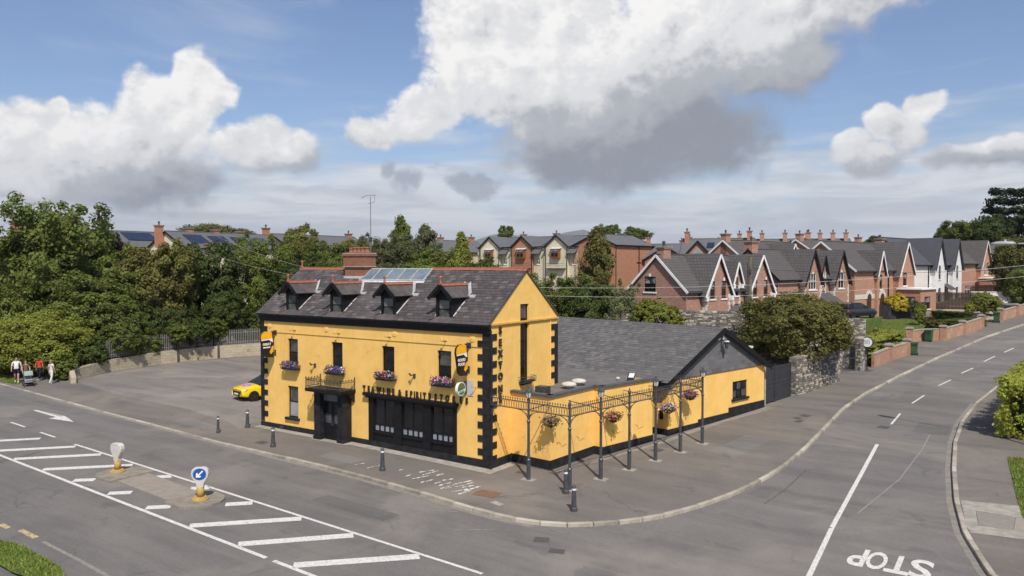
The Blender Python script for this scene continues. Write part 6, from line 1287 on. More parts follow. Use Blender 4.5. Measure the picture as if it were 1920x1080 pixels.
# ------------------------------------------------------------------ trees
BARK = material('bark', (.10, .08, .06), (.06, .05, .04), 6, .95, .5, 20)
def clump_leaves(rg, C, Rr, nper, size, flat=.8, out=None, elong=1.0):
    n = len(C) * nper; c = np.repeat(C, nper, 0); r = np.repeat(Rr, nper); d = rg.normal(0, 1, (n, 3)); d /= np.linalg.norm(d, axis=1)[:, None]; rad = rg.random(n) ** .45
    off = d * (r * rad)[:, None]; off[:, 2] *= flat; P = c + off
    ctr = C.mean(0); o = P - ctr; o /= np.linalg.norm(o, axis=1)[:, None] + 1e-6
    nn = o * .55 + d * .5 + rg.normal(0, .55, (n, 3)); nn[:, 2] += .35; nn /= np.linalg.norm(nn, axis=1)[:, None]
    a = np.cross(nn, rg.normal(0, 1, (n, 3))); a /= np.linalg.norm(a, axis=1)[:, None] + 1e-9; b = np.cross(nn, a); s = rg.uniform(.6, 1.25, n)[:, None] * size
    v = np.stack([P - a * s * elong, P - b * s * .55, P + a * s * elong, P + b * s * .55], 1).reshape(-1, 3)
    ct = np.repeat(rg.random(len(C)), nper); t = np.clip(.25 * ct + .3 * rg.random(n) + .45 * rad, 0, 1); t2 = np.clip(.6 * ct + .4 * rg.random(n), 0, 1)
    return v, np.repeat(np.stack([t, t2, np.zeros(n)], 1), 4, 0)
def crown(name, seed, kind, ncl, nper, size):
    rg = np.random.default_rng(seed)
    if kind == 'round':
        lobes = rg.normal(0, .30, (12, 3)); lobes[:, 2] = rg.uniform(-.5, .45, 12); lobes[0] = 0; lr = rg.uniform(.34, .56, 12); lr[0] = .68; C = []
        while len(C) < ncl:
            k = rg.integers(0, 12); d = rg.normal(0, 1, 3); d /= np.linalg.norm(d); q = lobes[k] + d * lr[k] * rg.uniform(.72, 1.0)
            if q[2] > -.9 and np.linalg.norm(q * [1, 1, .95]) < 1.05: C.append(q)
        C = np.array(C); Rr = rg.uniform(.10, .19, ncl)
    elif kind == 'feather':
        C = []; Rr = []
        for bnum in range(95):
            a = rg.uniform(0, 6.283); e0 = np.array([rg.normal(0, .42), rg.normal(0, .42), rg.uniform(-.9, .5)]); e0[:2] *= .9; L_ = rg.uniform(.3, .65); dr = np.array([math.cos(a) * .55, math.sin(a) * .55, rg.uniform(.5, 1.1)]); dr /= np.linalg.norm(dr)
            for q in np.linspace(0, 1, max(3, ncl // 90)):
                p_ = e0 + dr * L_ * q + np.array([0, 0, -.12 * q * q]) + rg.normal(0, .035, 3); rr = np.linalg.norm(p_ * [1, 1, .95])
                if rr > 1.12: continue
                C.append(p_); Rr.append(.17 * (1 - .6 * q) + rg.uniform(0, .03))
        C = np.array(C); Rr = np.array(Rr)
    elif kind == 'dome':
        C = []; 
        while len(C) < ncl:
            d = rg.normal(0, 1, 3); d /= np.linalg.norm(d); q = d * (rg.uniform(.78, .96) if rg.random() < .94 else rg.uniform(.95, 1.03)) * (1 + .07 * math.sin(5 * d[0] + 3 * d[1]) + .06 * math.sin(7 * d[2] + 4 * d[1]) + .05 * math.sin(11 * d[0] - 6 * d[2]))
            if q[2] > -.62: C.append(q)
        C = np.array(C); Rr = rg.uniform(.10, .17, ncl)
    elif kind == 'birch':
        z = rg.uniform(-1, 1, ncl); r = .85 * np.sqrt(np.clip(1 - ((z + .25) / 1.25) ** 2, .03, 1)) * rg.uniform(.25, 1, ncl); a = rg.uniform(0, 6.283, ncl); C = np.stack([r * np.cos(a), r * np.sin(a), z], 1); Rr = rg.uniform(.12, .24, ncl)
    elif kind == 'cone':
        z = rg.uniform(-1, 1, ncl); r = (1 - (z + 1) / 2.05) * rg.uniform(.6, 1, ncl); a = rg.uniform(0, 6.283, ncl); C = np.stack([r * np.cos(a), r * np.sin(a), z], 1); Rr = rg.uniform(.10, .18, ncl)
    elif kind == 'cedar':
        z = rg.choice(np.linspace(-.8, .95, 8), ncl) + rg.normal(0, .04, ncl); r = np.sqrt(rg.random(ncl)) * (1.05 - .55 * (z + .8) / 1.8); a = rg.uniform(0, 6.283, ncl); C = np.stack([r * np.cos(a), r * np.sin(a), z + r * .12], 1); Rr = rg.uniform(.10, .2, ncl)
    elif kind == 'hedge':
        C = rg.uniform(-1, 1, (ncl, 3)); f = rg.integers(0, 5, ncl)
        for i in range(ncl):
            if f[i] < 2: C[i, 2] = rg.uniform(.8, 1)
            else: C[i, (f[i] - 2) % 2] = rg.choice((-1, 1)) * rg.uniform(.85, 1)
        Rr = rg.uniform(.10, .16, ncl)
    v, t = clump_leaves(rg, C, Rr, nper, size, .5 if kind == 'cedar' else .85)
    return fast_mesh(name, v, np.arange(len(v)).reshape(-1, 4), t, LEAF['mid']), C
CR = {}
for i in range(4): CR['T', i] = crown('foliage_broad', 10 + i, 'round', 300, 150, .036)
for i in range(2): CR['B', i] = crown('foliage_birch', 20 + i, 'birch', 190, 70, .055)
CR['F', 0] = crown('foliage_feathery', 70, 'feather', 560, 95, .027); CR['F', 1] = crown('foliage_feathery', 71, 'feather', 470, 85, .034)
CR['S', 0] = crown('foliage_shrub', 30, 'dome', 330, 42, .06); CR['S', 1] = crown('foliage_shrub_loose', 31, 'round', 170, 55, .07)
CR['D', 0] = crown('foliage_dome', 40, 'dome', 620, 75, .030); CR['K', 0] = crown('foliage_cone', 45, 'cone', 260, 70, .045); CR['C', 0] = crown('foliage_cedar', 50, 'cedar', 260, 60, .045)
CR['H', 0] = crown('foliage_hedge', 60, 'hedge', 800, 45, .045)
tr_rng = random.Random(11)
def tree(name, label, kind, var, x, y, zc, rx, rz_, mat, cat='tree', group=None, zg=None, trunk=True, rotz=None, ry=None):
    zg = G(x, y) - .1 if zg is None else zg; o = empty(name, (x, y, zg), 0, label, cat, group); me, C = CR[kind, var]
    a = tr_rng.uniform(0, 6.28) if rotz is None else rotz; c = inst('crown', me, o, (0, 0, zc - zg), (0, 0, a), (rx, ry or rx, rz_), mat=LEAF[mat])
    m = MB(); rt = max(.05, min(.32, rx * .055 + .03)); top = max(.4, zc - zg - rz_ * .1); pts = []
    lean = V((tr_rng.uniform(-.12, .12) * rx, tr_rng.uniform(-.12, .12) * rx, 0)); m.tube((0, 0, -.3), lean * .5 + V((0, 0, top * .55)), rt * 1.25, rt * .9, 7); m.tube(lean * .5 + V((0, 0, top * .55)), lean + V((0, 0, top + rz_ * .35)), rt * .9, rt * .3, 6)
    ca, sa = math.cos(a), math.sin(a); n = 9 if trunk else 4
    for q in C[:: max(1, len(C) // n)][:n]:
        e = V(((q[0] * ca - q[1] * sa) * rx, (q[0] * sa + q[1] * ca) * (ry or rx), q[2] * rz_ + zc - zg)) * 1.0; f = tr_rng.uniform(.45, .95); s = lean * f + V((0, 0, max(.2, min(top * f, e.z * .8)))); mid_ = (s + e) / 2 + V((0, 0, -.05 * rx)); m.tube(s, mid_, rt * .5, rt * .32, 5); m.tube(mid_, e, rt * .32, rt * .08, 5)
    m.build('trunk', BARK, o, uv=False); return o
TL = [('F', -52.8, 7.1, 8.1, 6.8, 7.2, 'mid', 'largest tree at the left edge, tall and feathery above the rest'), ('F', -65.3, 8.3, 5.6, 3.6, 5.6, 'grey', 'grey-green tree cut by the left picture edge'), ('T', -56.6, 14.2, 9.1, 2.0, 3.6, 'purple', 'dark purple leaved tree beside the largest tree'),
  ('T', -51.5, 14.0, 8.0, 2.1, 3.0, 'light', 'light green tree in front of the purple one'), ('T', -44.5, 12.2, 7.0, 3.7, 4.8, 'olive', 'rounded grey-olive tree left of centre in the left wood'), ('T', -44.5, 17.6, 7.1, 4.1, 5.0, 'dark', 'broad dark tree above the palisade fence'), ('F', -43.0, 22.6, 7.4, 3.5, 5.0, 'mid', 'green tree just left of the pub roof end'),
  ('T', -44.6, 5.6, 5.0, 4.0, 3.4, 'mid', 'mid green tree over the middle of the retaining wall'), ('S', -43.2, 1.9, 2.7, 3.8, 2.6, 'light', 'bright green shrub behind the walkers'), ('T', -42.4, 7.6, 3.4, 2.9, 2.9, 'mid', 'leafy tree hanging over the wall left of the palings'), ('T', -42.9, 12.3, 3.4, 2.4, 2.6, 'dark', 'dark ivy-like bush breaking through the palings'),
  ('T', -42.0, 17.3, 4.4, 2.4, 2.4, 'dark', 'dark leafy bush behind the right-hand palings'), ('T', -50.2, 2.4, 4.3, 3.2, 3.9, 'mid', 'shadowed tree behind the grey notice board'), ('F', -51.5, 10.5, 6.5, 4.6, 4.6, 'mid', 'tree filling the wood right of the largest tree'), ('T', -46.5, 9.6, 5.4, 3.4, 3.8, 'mid', 'tree in the centre of the left wood'),
  ('T', -55.6, 37.8, 10.7, 2.8, 3.4, 'olive', 'round olive tree rising before the far terrace roofs'), ('T', -41.6, 29.0, 8.6, 2.7, 3.6, 'mid', 'green tree left of the pub chimney'), ('T', -41.5, 32.7, 8.7, 2.5, 3.7, 'olive', 'olive tree behind the pub chimney'), ('F', -33.6, 29.6, 8.7, 3.2, 3.6, 'grey', 'grey-green tree right of the antenna mast'),
  ('B', -36.5, 34.9, 9.8, 1.8, 3.9, 'mid', 'tallest birch behind the pub ridge'), ('B', -36.1, 38.6, 9.4, 2.1, 3.6, 'grey', 'wispy grey birch beside the tallest birch'), ('F', -28.8, 31.6, 8.2, 3.4, 3.0, 'mid', 'broad green tree behind the pub ridge, right of the birches'), ('K', -23.8, 29.0, 8.2, 2.4, 3.4, 'light', 'golden-tipped conifer behind the right end of the pub ridge'),
  ('T', -34.0, 19.4, 6.8, 3.3, 3.0, 'dark', 'dark tree directly behind the left end of the pub roof'), ('F', -31.0, 21.0, 6.7, 3.2, 3.0, 'mid', 'tree behind the pub chimney stack foot'), ('T', -27.4, 23.0, 6.7, 3.3, 2.9, 'grey', 'tree behind the pub skylight'), ('T', -23.4, 24.2, 6.6, 3.0, 2.8, 'mid', 'tree behind the middle of the pub ridge'), ('T', -19.5, 26.0, 6.7, 2.6, 2.9, 'dark', 'dark bush behind the right end of the pub ridge'),
  ('F', -11.3, 25.1, 5.7, 3.1, 2.8, 'mid', 'dense tree right of the pub gable'), ('B', -15.7, 40.3, 8.5, 2.0, 3.6, 'olive', 'slender tree in front of the orange brick end house'), ('T', -8.3, 24.7, 5.2, 2.8, 2.8, 'dark', 'dark tree behind the annexe ridge'), ('F', -6.0, 25.0, 5.2, 1.9, 2.8, 'grey', 'grey leaved tree beside the yard wall'), ('S', -.9, 20.2, 5.0, 1.7, 1.5, 'light', 'bright round bush above the annexe ridge'),
  ('T', -105.2, 155.3, 18.0, 2.8, 3.0, 'mid', 'tiny far tree above the oriel terrace'), ('T', -67.3, 144.5, 16.4, 3.8, 3.2, 'mid', 'far tree above the brick end house'), ('T', -61.2, 148.5, 16.0, 4.4, 2.6, 'mid', 'far low tree right of the other far tree'), ('S', -166.1, 102.6, 15.0, 11.0, 5.0, 'olive', 'far wooded hump behind the solar roofs'), ('T', -19.4, 236.5, 16.2, 3.5, 2.6, 'dark', 'far dark treetop above the warm brick roof'),
  ('T', 9.6, 135.5, 13.4, 5.2, 4.2, 'mid', 'rounded tree behind the brown brick house'), ('T', 14.4, 135.9, 13.6, 5.4, 4.4, 'dark', 'darker rounded tree left of the cedar'), ('C', 18.4, 153.3, 15.8, 8.6, 7.6, 'needle', 'dark cedar at the right picture edge'), ('T', 18.6, 84.4, 8.4, 3.9, 4.8, 'olive', 'tall olive tree under the street lamp head'), ('T', 20.2, 76.8, 6.6, 3.0, 3.0, 'mid', 'leafy tree at the right edge above the garden wall')]
for i, (k, x, y, zc, rx, rz_, mt, lab) in enumerate(TL):
    tree('tree' if k != 'S' else 'shrub', lab, 'D' if (k == 'S' and rx > 3) else k, 0 if (k == 'S' and rx > 3) else i % (4 if k == 'T' else 2 if k in 'BSF' else 1), x, y, zc, rx, rz_, mt, 'tree' if k != 'S' else 'shrub')
tree('evergreen_tree', 'large rounded evergreen tree over the stone wall by the gate', 'D', 0, 6.15, 27.6, 4.4, 3.55, 2.45, 'olive')
# extra low scrub along the left wall foot
for i, (x, y, zc, rx, rz_, mt, lab) in enumerate([(-46.8, .2, 1.6, 2.2, 1.5, 'light', 'low pale shrub at the left edge behind the walkers'), (-38.9, .9, 1.3, 1.3, 1.0, 'mid', 'scrubby bush at the near end of the retaining wall'), (-40.6, 3.7, 1.9, 1.5, 1.3, 'dark', 'dark bush spilling over the low end of the wall'), (-55.5, 2.0, 2.0, 3.0, 2.2, 'mid', 'shrub beyond the grey notice board'),
    (-41.9, 14.4, 2.3, 1.1, .9, 'dark', 'small bush growing through the palings'), (-41.6, 9.2, 2.1, 1.3, 1.2, 'mid', 'small bush on the wall top left of the palings')]):
    tree('shrub', lab, 'S', i % 2, x, y, zc, rx, rz_, mt, 'shrub', trunk=False)
for i, (x, y, zc, rx, rz_, mt, lab) in enumerate([(-42.8, 20.5, 2.8, 2.0, 1.8, 'dark', 'dark undergrowth behind the rear palings, nearest the pub'), (-38.6, 22.2, 3.0, 2.2, 2.0, 'mid', 'undergrowth behind the palings where they turn behind the pub'), (-36.0, 25.0, 3.6, 2.4, 2.4, 'dark', 'dark bush behind the pub end wall'), (-43.6, 15.0, 3.0, 1.9, 1.9, 'dark', 'shadowy undergrowth behind the middle palings'), (-44.2, 10.2, 3.2, 2.0, 2.2, 'dark', 'shadowy undergrowth behind the left palings'), (-41.0, 11.6, 3.1, 1.3, 1.2, 'mid', 'leafy bush spilling over the palings beside the left gap'), (-40.9, 13.4, 3.0, 1.3, 1.1, 'dark', 'dark bush spilling over the middle of the palings'), (-40.5, 15.2, 3.2, 1.2, 1.1, 'mid', 'leafy bush spilling over the palings before the right gap'), (-41.2, 6.6, 2.9, 1.6, 1.5, 'mid', 'leafy bush over the wall just left of the first palings')]):
    if lab: tree('shrub', lab, 'S', i % 2, x, y, zc, rx, rz_, mt, 'shrub', trunk=False)
# garden planting on the right
for i, (x, y, zc, rx, rz_, mt, lab, k, v) in enumerate([(7.7, 66.2, 4.55, 1.2, 1.15, 'yellow', 'round golden shrub beside the anthracite fence', 'S', 0), (9.6, 66.0, 4.2, 1.0, .9, 'grey', 'grey garden shrub right of the golden one', 'S', 1), (10.4, 61.5, 3.9, .7, 1.0, 'light', 'upright green shrub on the lawn', 'S', 1), (12.0, 55.6, 3.2, 1.3, .8, 'olive', 'bronze-green shrub behind the second bin', 'S', 1),
    (8.2, 45.6, 2.5, 1.2, 1.0, 'light', 'spiky pale shrub above the laurel hedge', 'S', 1), (15.8, 70.2, 4.6, 1.5, 1.2, 'light', 'large rounded shrub by the third bin', 'S', 0), (14.4, 69.0, 4.2, .8, .8, 'light', 'small pale shrub in front of the large rounded one', 'S', 1), (18.5, 90.0, 6.0, 1.2, 1.0, 'light', 'pale shrub in front of the far tan fence', 'S', 0)]):
    tree('shrub', lab, k, v, x, y, zc, rx, rz_, mt, 'shrub', trunk=False)
def hedge(label, a, b, w, z0, h, mat):
    a, b = V((*a, 0)), V((*b, 0)); d = b - a; o = empty('hedge', ((a.x + b.x) / 2, (a.y + b.y) / 2, z0), math.atan2(d.y, d.x), label, 'hedge', 'garden hedges'); inst('foliage', CR['H', 0][0], o, (0, 0, h / 2), (0, 0, 0), (d.length / 2, w / 2, h / 2), mat=LEAF[mat])
    m = MB(); n = int(d.length / 1.2)
    for k in range(n + 1): x = -d.length / 2 + d.length * (k + .5) / (n + 1); m.tube((x, 0, -.2), (x + random.uniform(-.1, .1), random.uniform(-.1, .1), h * .8), .05, .02, 5); [m.tube((x, 0, h * .3), (x + random.uniform(-.5, .5), random.uniform(-w, w) * .4, h * .8), .03, .01, 4) for _ in range(3)]
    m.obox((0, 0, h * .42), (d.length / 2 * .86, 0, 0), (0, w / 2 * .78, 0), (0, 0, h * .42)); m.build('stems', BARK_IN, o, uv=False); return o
LEAF['laurel'] = leafmat('laurel_leaves', (.18, .22, .03), (.36, .39, .08))
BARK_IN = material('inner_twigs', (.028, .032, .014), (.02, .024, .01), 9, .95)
hedge('glossy pale laurel hedge behind the nearest brick wall', (8.35, 37.4), (9.5, 48.0), 2.4, PV(9.5, 42) - .3, 2.0, 'laurel')
rgh = np.random.default_rng(77); hl, hw_, hh_ = 6.8, 2.45, 1.42; C2 = rgh.uniform(-1, 1, (2000, 3)) * [hl, hw_, hh_]
for i_ in range(2000):
    f_ = rgh.integers(0, 6); e_i = rgh.uniform(.93, 1.0)
    if f_ < 2: C2[i_, 2] = hh_ * e_i + .10 * math.sin(C2[i_, 0] * 1.7) + .06 * math.sin(C2[i_, 1] * 3)
    elif f_ < 4: C2[i_, 1] = hw_ * e_i * rgh.choice((-1, 1))
    elif f_ < 5: C2[i_, 0] = hl * e_i * rgh.choice((-1, 1))
    else: C2[i_, 1] = -hw_ * e_i
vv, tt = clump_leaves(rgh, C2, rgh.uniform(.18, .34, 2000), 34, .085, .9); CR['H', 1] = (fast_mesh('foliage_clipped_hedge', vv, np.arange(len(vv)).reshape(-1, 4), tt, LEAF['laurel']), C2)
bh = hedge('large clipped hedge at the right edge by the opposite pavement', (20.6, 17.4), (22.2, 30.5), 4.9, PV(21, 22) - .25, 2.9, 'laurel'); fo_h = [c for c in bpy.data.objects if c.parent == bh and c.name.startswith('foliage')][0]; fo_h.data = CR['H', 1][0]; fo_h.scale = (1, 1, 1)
hedge('dark clipped hedge across the garden lawn', (11.6, 64.0), (14.8, 62.4), 1.4, PV(13, 63), 1.3, 'dark'); hedge('clipped green hedge behind the brick piers', (13.1, 56.0), (15.6, 62.5), 1.3, PV(14, 59), 1.15, 'mid')
# ------------------------------------------------------------------ cars
RUB = material('tyre_rubber', (.015, .015, .016), None, rough=.85); ALLOY = material('dark_alloy', (.05, .05, .052), (.10, .10, .10), 9, .35, metal=.6); CHROME = material('headlamp', (.62, .66, .70), (.4, .42, .45), 6, .1, spec=.9); TRIMB = material('black_trim', (.012, .012, .013), None, rough=.4); PLATE = material('number_plate', (.75, .75, .72), None, rough=.4)
def carpaint(name, c):
    m = bpy.data.materials.new(name); m.use_nodes = True; b = m.node_tree.nodes['Principled BSDF']; b.inputs['Base Color'].default_value = (*c, 1); b.inputs['Roughness'].default_value = .28; b.inputs['Coat Weight'].default_value = .6; b.inputs['Coat Roughness'].default_value = .06; MATS[name] = m; return m
def car(name, label, loc_, rz_, paint, L=3.95, W=1.72, H=1.46, roofm=None, sticker=False, suv=False):
    # local: nose towards -y, centre at origin
    o = empty(name, loc_, rz_, label, 'car'); k = L / 3.95; hw = W / 2; hh = H / 1.46
    st = [(-1.97, .72, .34, .72, .46), (-1.90, .80, .26, .80, .56), (-1.55, .84, .20, .90, .66), (-1.05, .86, .19, .97, .72), (-.62, .86, .19, 1.0, .72), (.2, .86, .19, .98, .72), (1.0, .86, .19, 1.0, .72), (1.55, .84, .22, 1.0, .70), (1.86, .80, .28, .98, .66), (1.97, .74, .36, .90, .60)]
    b = MB(); rings = []
    for (y, wv, zb, zt, zs) in st:
        wv = wv / .86 * hw; zb, zt, zs = zb * hh, zt * hh, zs * hh; y *= k
        rings.append([(-wv * .92, y, zb), (-wv, y, zb + .12), (-wv, y, zs - .03), (-wv * .965, y, zt - .07), (-wv * .86, y, zt - .01), (0, y, zt + .025), (wv * .86, y, zt - .01), (wv * .965, y, zt - .07), (wv, y, zs - .03), (wv, y, zb + .12), (wv * .92, y, zb)])
    n = len(rings[0])
    for r in rings: b.v += r
    for i in range(len(rings) - 1):
        for j in range(n - 1): b.f.append((i * n + j, i * n + j + 1, (i + 1) * n + j + 1, (i + 1) * n + j)); b.m.append(0)
        b.f.append((i * n + n - 1, i * n, (i + 1) * n, (i + 1) * n + n - 1)); b.m.append(0)
    b.f.append(tuple(range(n))); b.m.append(0); b.f.append(tuple((len(rings) - 1) * n + j for j in reversed(range(n)))); b.m.append(0)
    body = b.build('body', paint, o, True); body.modifiers.new('sub', 'SUBSURF').levels = 1; body.modifiers['sub'].render_levels = 2
    # greenhouse: glass shell and roof
    gs = [(-.85, .80, .95, .78, .99), (-.15, .765, .97, .60, 1.36), (.25, .76, .97, .585, 1.45), (.95, .755, .99, .58, 1.43), (1.60, .74, 1.0, .56, 1.32), (1.86, .72, 1.0, .68, 1.04)]
    g = MB(); rf = MB(); gr = []
    for (y, wb, zb, wt_, zt) in gs: y *= k; wb *= hw / .86; wt_ *= hw / .86; zb *= hh; zt *= hh; gr.append([(-wb, y, zb), (-wt_, y, zt), (wt_, y, zt), (wb, y, zb)])
    for a, c in zip(gr[:-1], gr[1:]):
        for j in range(3):
            q = [a[j], a[j + 1], c[j + 1], c[j]]
            g.face(q)
    go_ = g.build('windows', GLASS, o)
    for i in range(1, 4): a, c = gr[i], gr[i + 1]; up = V((0, 0, .02)); rf.slab(V(a[1]) + up, V(a[2]) + up, V(c[2]) + up, V(c[1]) + up, .03)
    rf.build('roof', roofm or paint, o)
    pl_ = MB()
    for s in (1, 2):
        j = 1 if s == 1 else 2; jb = 0 if s == 1 else 3
        for i in (0,): pl_.tube(gr[0][jb], gr[1][j], .035, .03, 6); pl_.tube(gr[1][j], gr[2][j], .03, n=6)
        pl_.tube(V(gr[3][jb]), V(gr[3][j]), .05, n=6); pl_.tube(gr[5][jb], gr[4][j], .07, n=6); pl_.tube(gr[2][j], gr[4][j], .03, n=6)
    pl_.build('pillars', roofm or paint, o)
    wx = hw - .085
    for y in (-1.22 * k, 1.25 * k):
        for s in (-1, 1):
            ar = MB(); ar.tube((s * (hw - .17), y, .31 * hh), (s * (hw + .004), y, .31 * hh), .345 * hh, n=22); ar.build('wheel_arch', TRIMB, o)
            t = MB(); t.tube((s * (hw - .20), y, .30), (s * (hw + .018), y, .30), .31, n=24); to = t.build('wheel', RUB, o); rm_ = MB()
            rm_.tube((s * (hw + .0), y, .30), (s * (hw + .022), y, .30), .215, n=20); rm_.build('rim', TRIMB, to); sp = MB()
            for q in range(5): a = R(72 * q + 10); sp.bar((s * (hw + .026), y, .30), (s * (hw + .028), y + .21 * math.cos(a), .30 + .21 * math.sin(a)), .05, .012, up=(1, 0, 0))
            sp.build('spokes', ALLOY, to)
    yf = -1.985 * k
    MB().prism([(-.45, yf + .02, .36 * hh), (.45, yf + .02, .36 * hh), (.52, yf + .03, .64 * hh), (-.52, yf + .03, .64 * hh)], (0, -.03, 0)).build('grille', TRIMB, o); MB().box(-.26, .26, yf - .022, yf - .012, .42 * hh, .52 * hh).build('number_plate', PLATE, o)
    for s in (-1, 1):
        MB().prism([(s * hw * .60, yf + .08, .64 * hh), (s * hw * .93, yf + .22, .66 * hh), (s * hw * .965, yf + .42, .80 * hh), (s * hw * .62, yf + .16, .76 * hh)], (s * .02, -.06, .015)).build('headlight', CHROME, o)
        MB().prism([(s * hw * .66, yf + .08, .34 * hh), (s * hw * .88, yf + .16, .34 * hh), (s * hw * .90, yf + .18, .44 * hh), (s * hw * .72, yf + .10, .40 * hh)], (0, -.03, 0)).build('fog_lamp', TRIMB, o)
        MB().prism([(s * hw * .70, 1.93 * k, .66 * hh), (s * hw * .97, 1.80 * k, .66 * hh), (s * hw * .95, 1.76 * k, .86 * hh), (s * hw * .70, 1.90 * k, .86 * hh)], (0, .04, 0)).build('tail_light', REDS, o)
        MB().sphere((s * (hw + .08), -.50 * k, .98 * hh), .09, 8, 6, 0, (1, .7, .7)).build('mirror', roofm or paint, o)
    MB().box(-.26, .26, 1.96 * k, 1.985 * k, .55 * hh, .65 * hh).build('number_plate', PLATE, o)
    if sticker:
        q = MB(); q.prism([(.05 + .40 * math.cos(R(a)), -1.35 + .26 * math.sin(R(a)), .935 + .05 * math.sin(R(a))) for a in range(0, 360, 24)], (0, 0, .045)); so2 = q.build('bonnet_sticker', material('lilac_sticker', (.40, .36, .50), (.45, .16, .30), 9, .4, lo=.45, hi=.55), o)
    return o
YEL = carpaint('yellow_car_paint', (.83, .55, .012)); car('parked_car', 'small yellow hatchback with black roof and bonnet sticker beside the pub', (-21.75, 5.45, PV(-22, 5.3) + .006), R(-12), YEL, roofm=TRIMB, sticker=True)
car('parked_car', 'dark estate car parked by the anthracite fence', (5.45, 54.6, 3.625), R(180 - 28), carpaint('dark_blue_paint', (.012, .015, .022)), 4.5, 1.8, 1.55, suv=True)
car('parked_car', 'red car half hidden at the far right under the trees', (21.4, 93.5, G(21.4, 93.5) + .1), R(100), carpaint('red_car_paint', (.35, .015, .015)), 4.2, 1.75, 1.45)
# ------------------------------------------------------------------ people
def skin_figure(name, joints, edges, root, parent, mats, regions, levels=2):
    me = bpy.data.meshes.new(name); keys = list(joints); me.from_pydata([joints[k_][0] for k_ in keys], [(keys.index(a), keys.index(b)) for a, b in edges], [])
    ob = bpy.data.objects.new(name, me); COL.objects.link(ob); sk_ = ob.modifiers.new('skin', 'SKIN'); sk_.use_smooth_shade = True
    for i, k_ in enumerate(keys): v = me.skin_vertices[0].data[i]; r = joints[k_][1]; v.radius = r if isinstance(r, tuple) else (r, r); v.use_root = (k_ == root)
    sb = ob.modifiers.new('sub', 'SUBSURF'); sb.levels = levels; sb.render_levels = levels
    dg = bpy.context.evaluated_depsgraph_get(); dg.update(); m2 = bpy.data.meshes.new_from_object(ob.evaluated_get(dg)); bpy.data.objects.remove(ob); m2.name = name; m2.materials.clear()
    for mt in mats: m2.materials.append(mt)
    segs = [(V(joints[a][0]), V(joints[b][0]), regions.get((a, b), 0)) for a, b in edges]
    for p in m2.polygons:
        c = p.center; best = (9, 0)
        for a, b, rg_ in segs:
            ab = b - a; t = max(0, min(1, (c - a).dot(ab) / max(1e-9, ab.length_squared))); dd = (a + ab * t - c).length
            if dd < best[0]:
                mi = rg_ if not isinstance(rg_, tuple) else (rg_[1] if t < rg_[0] else rg_[2]); best = (dd, mi)
        p.material_index = best[1]; p.use_smooth = True
    return link(name, m2, None, parent)
SKIN = material('skin', (.46, .27, .19), (.42, .24, .17), 8, .6); SHOE = material('white_shoes', (.7, .68, .65), None, rough=.6)
HAIRB = material('brown_hair', (.05, .03, .018), (.08, .05, .03), 20, .6); HAIRL = material('fair_hair', (.22, .13, .06), (.30, .19, .09), 20, .6)
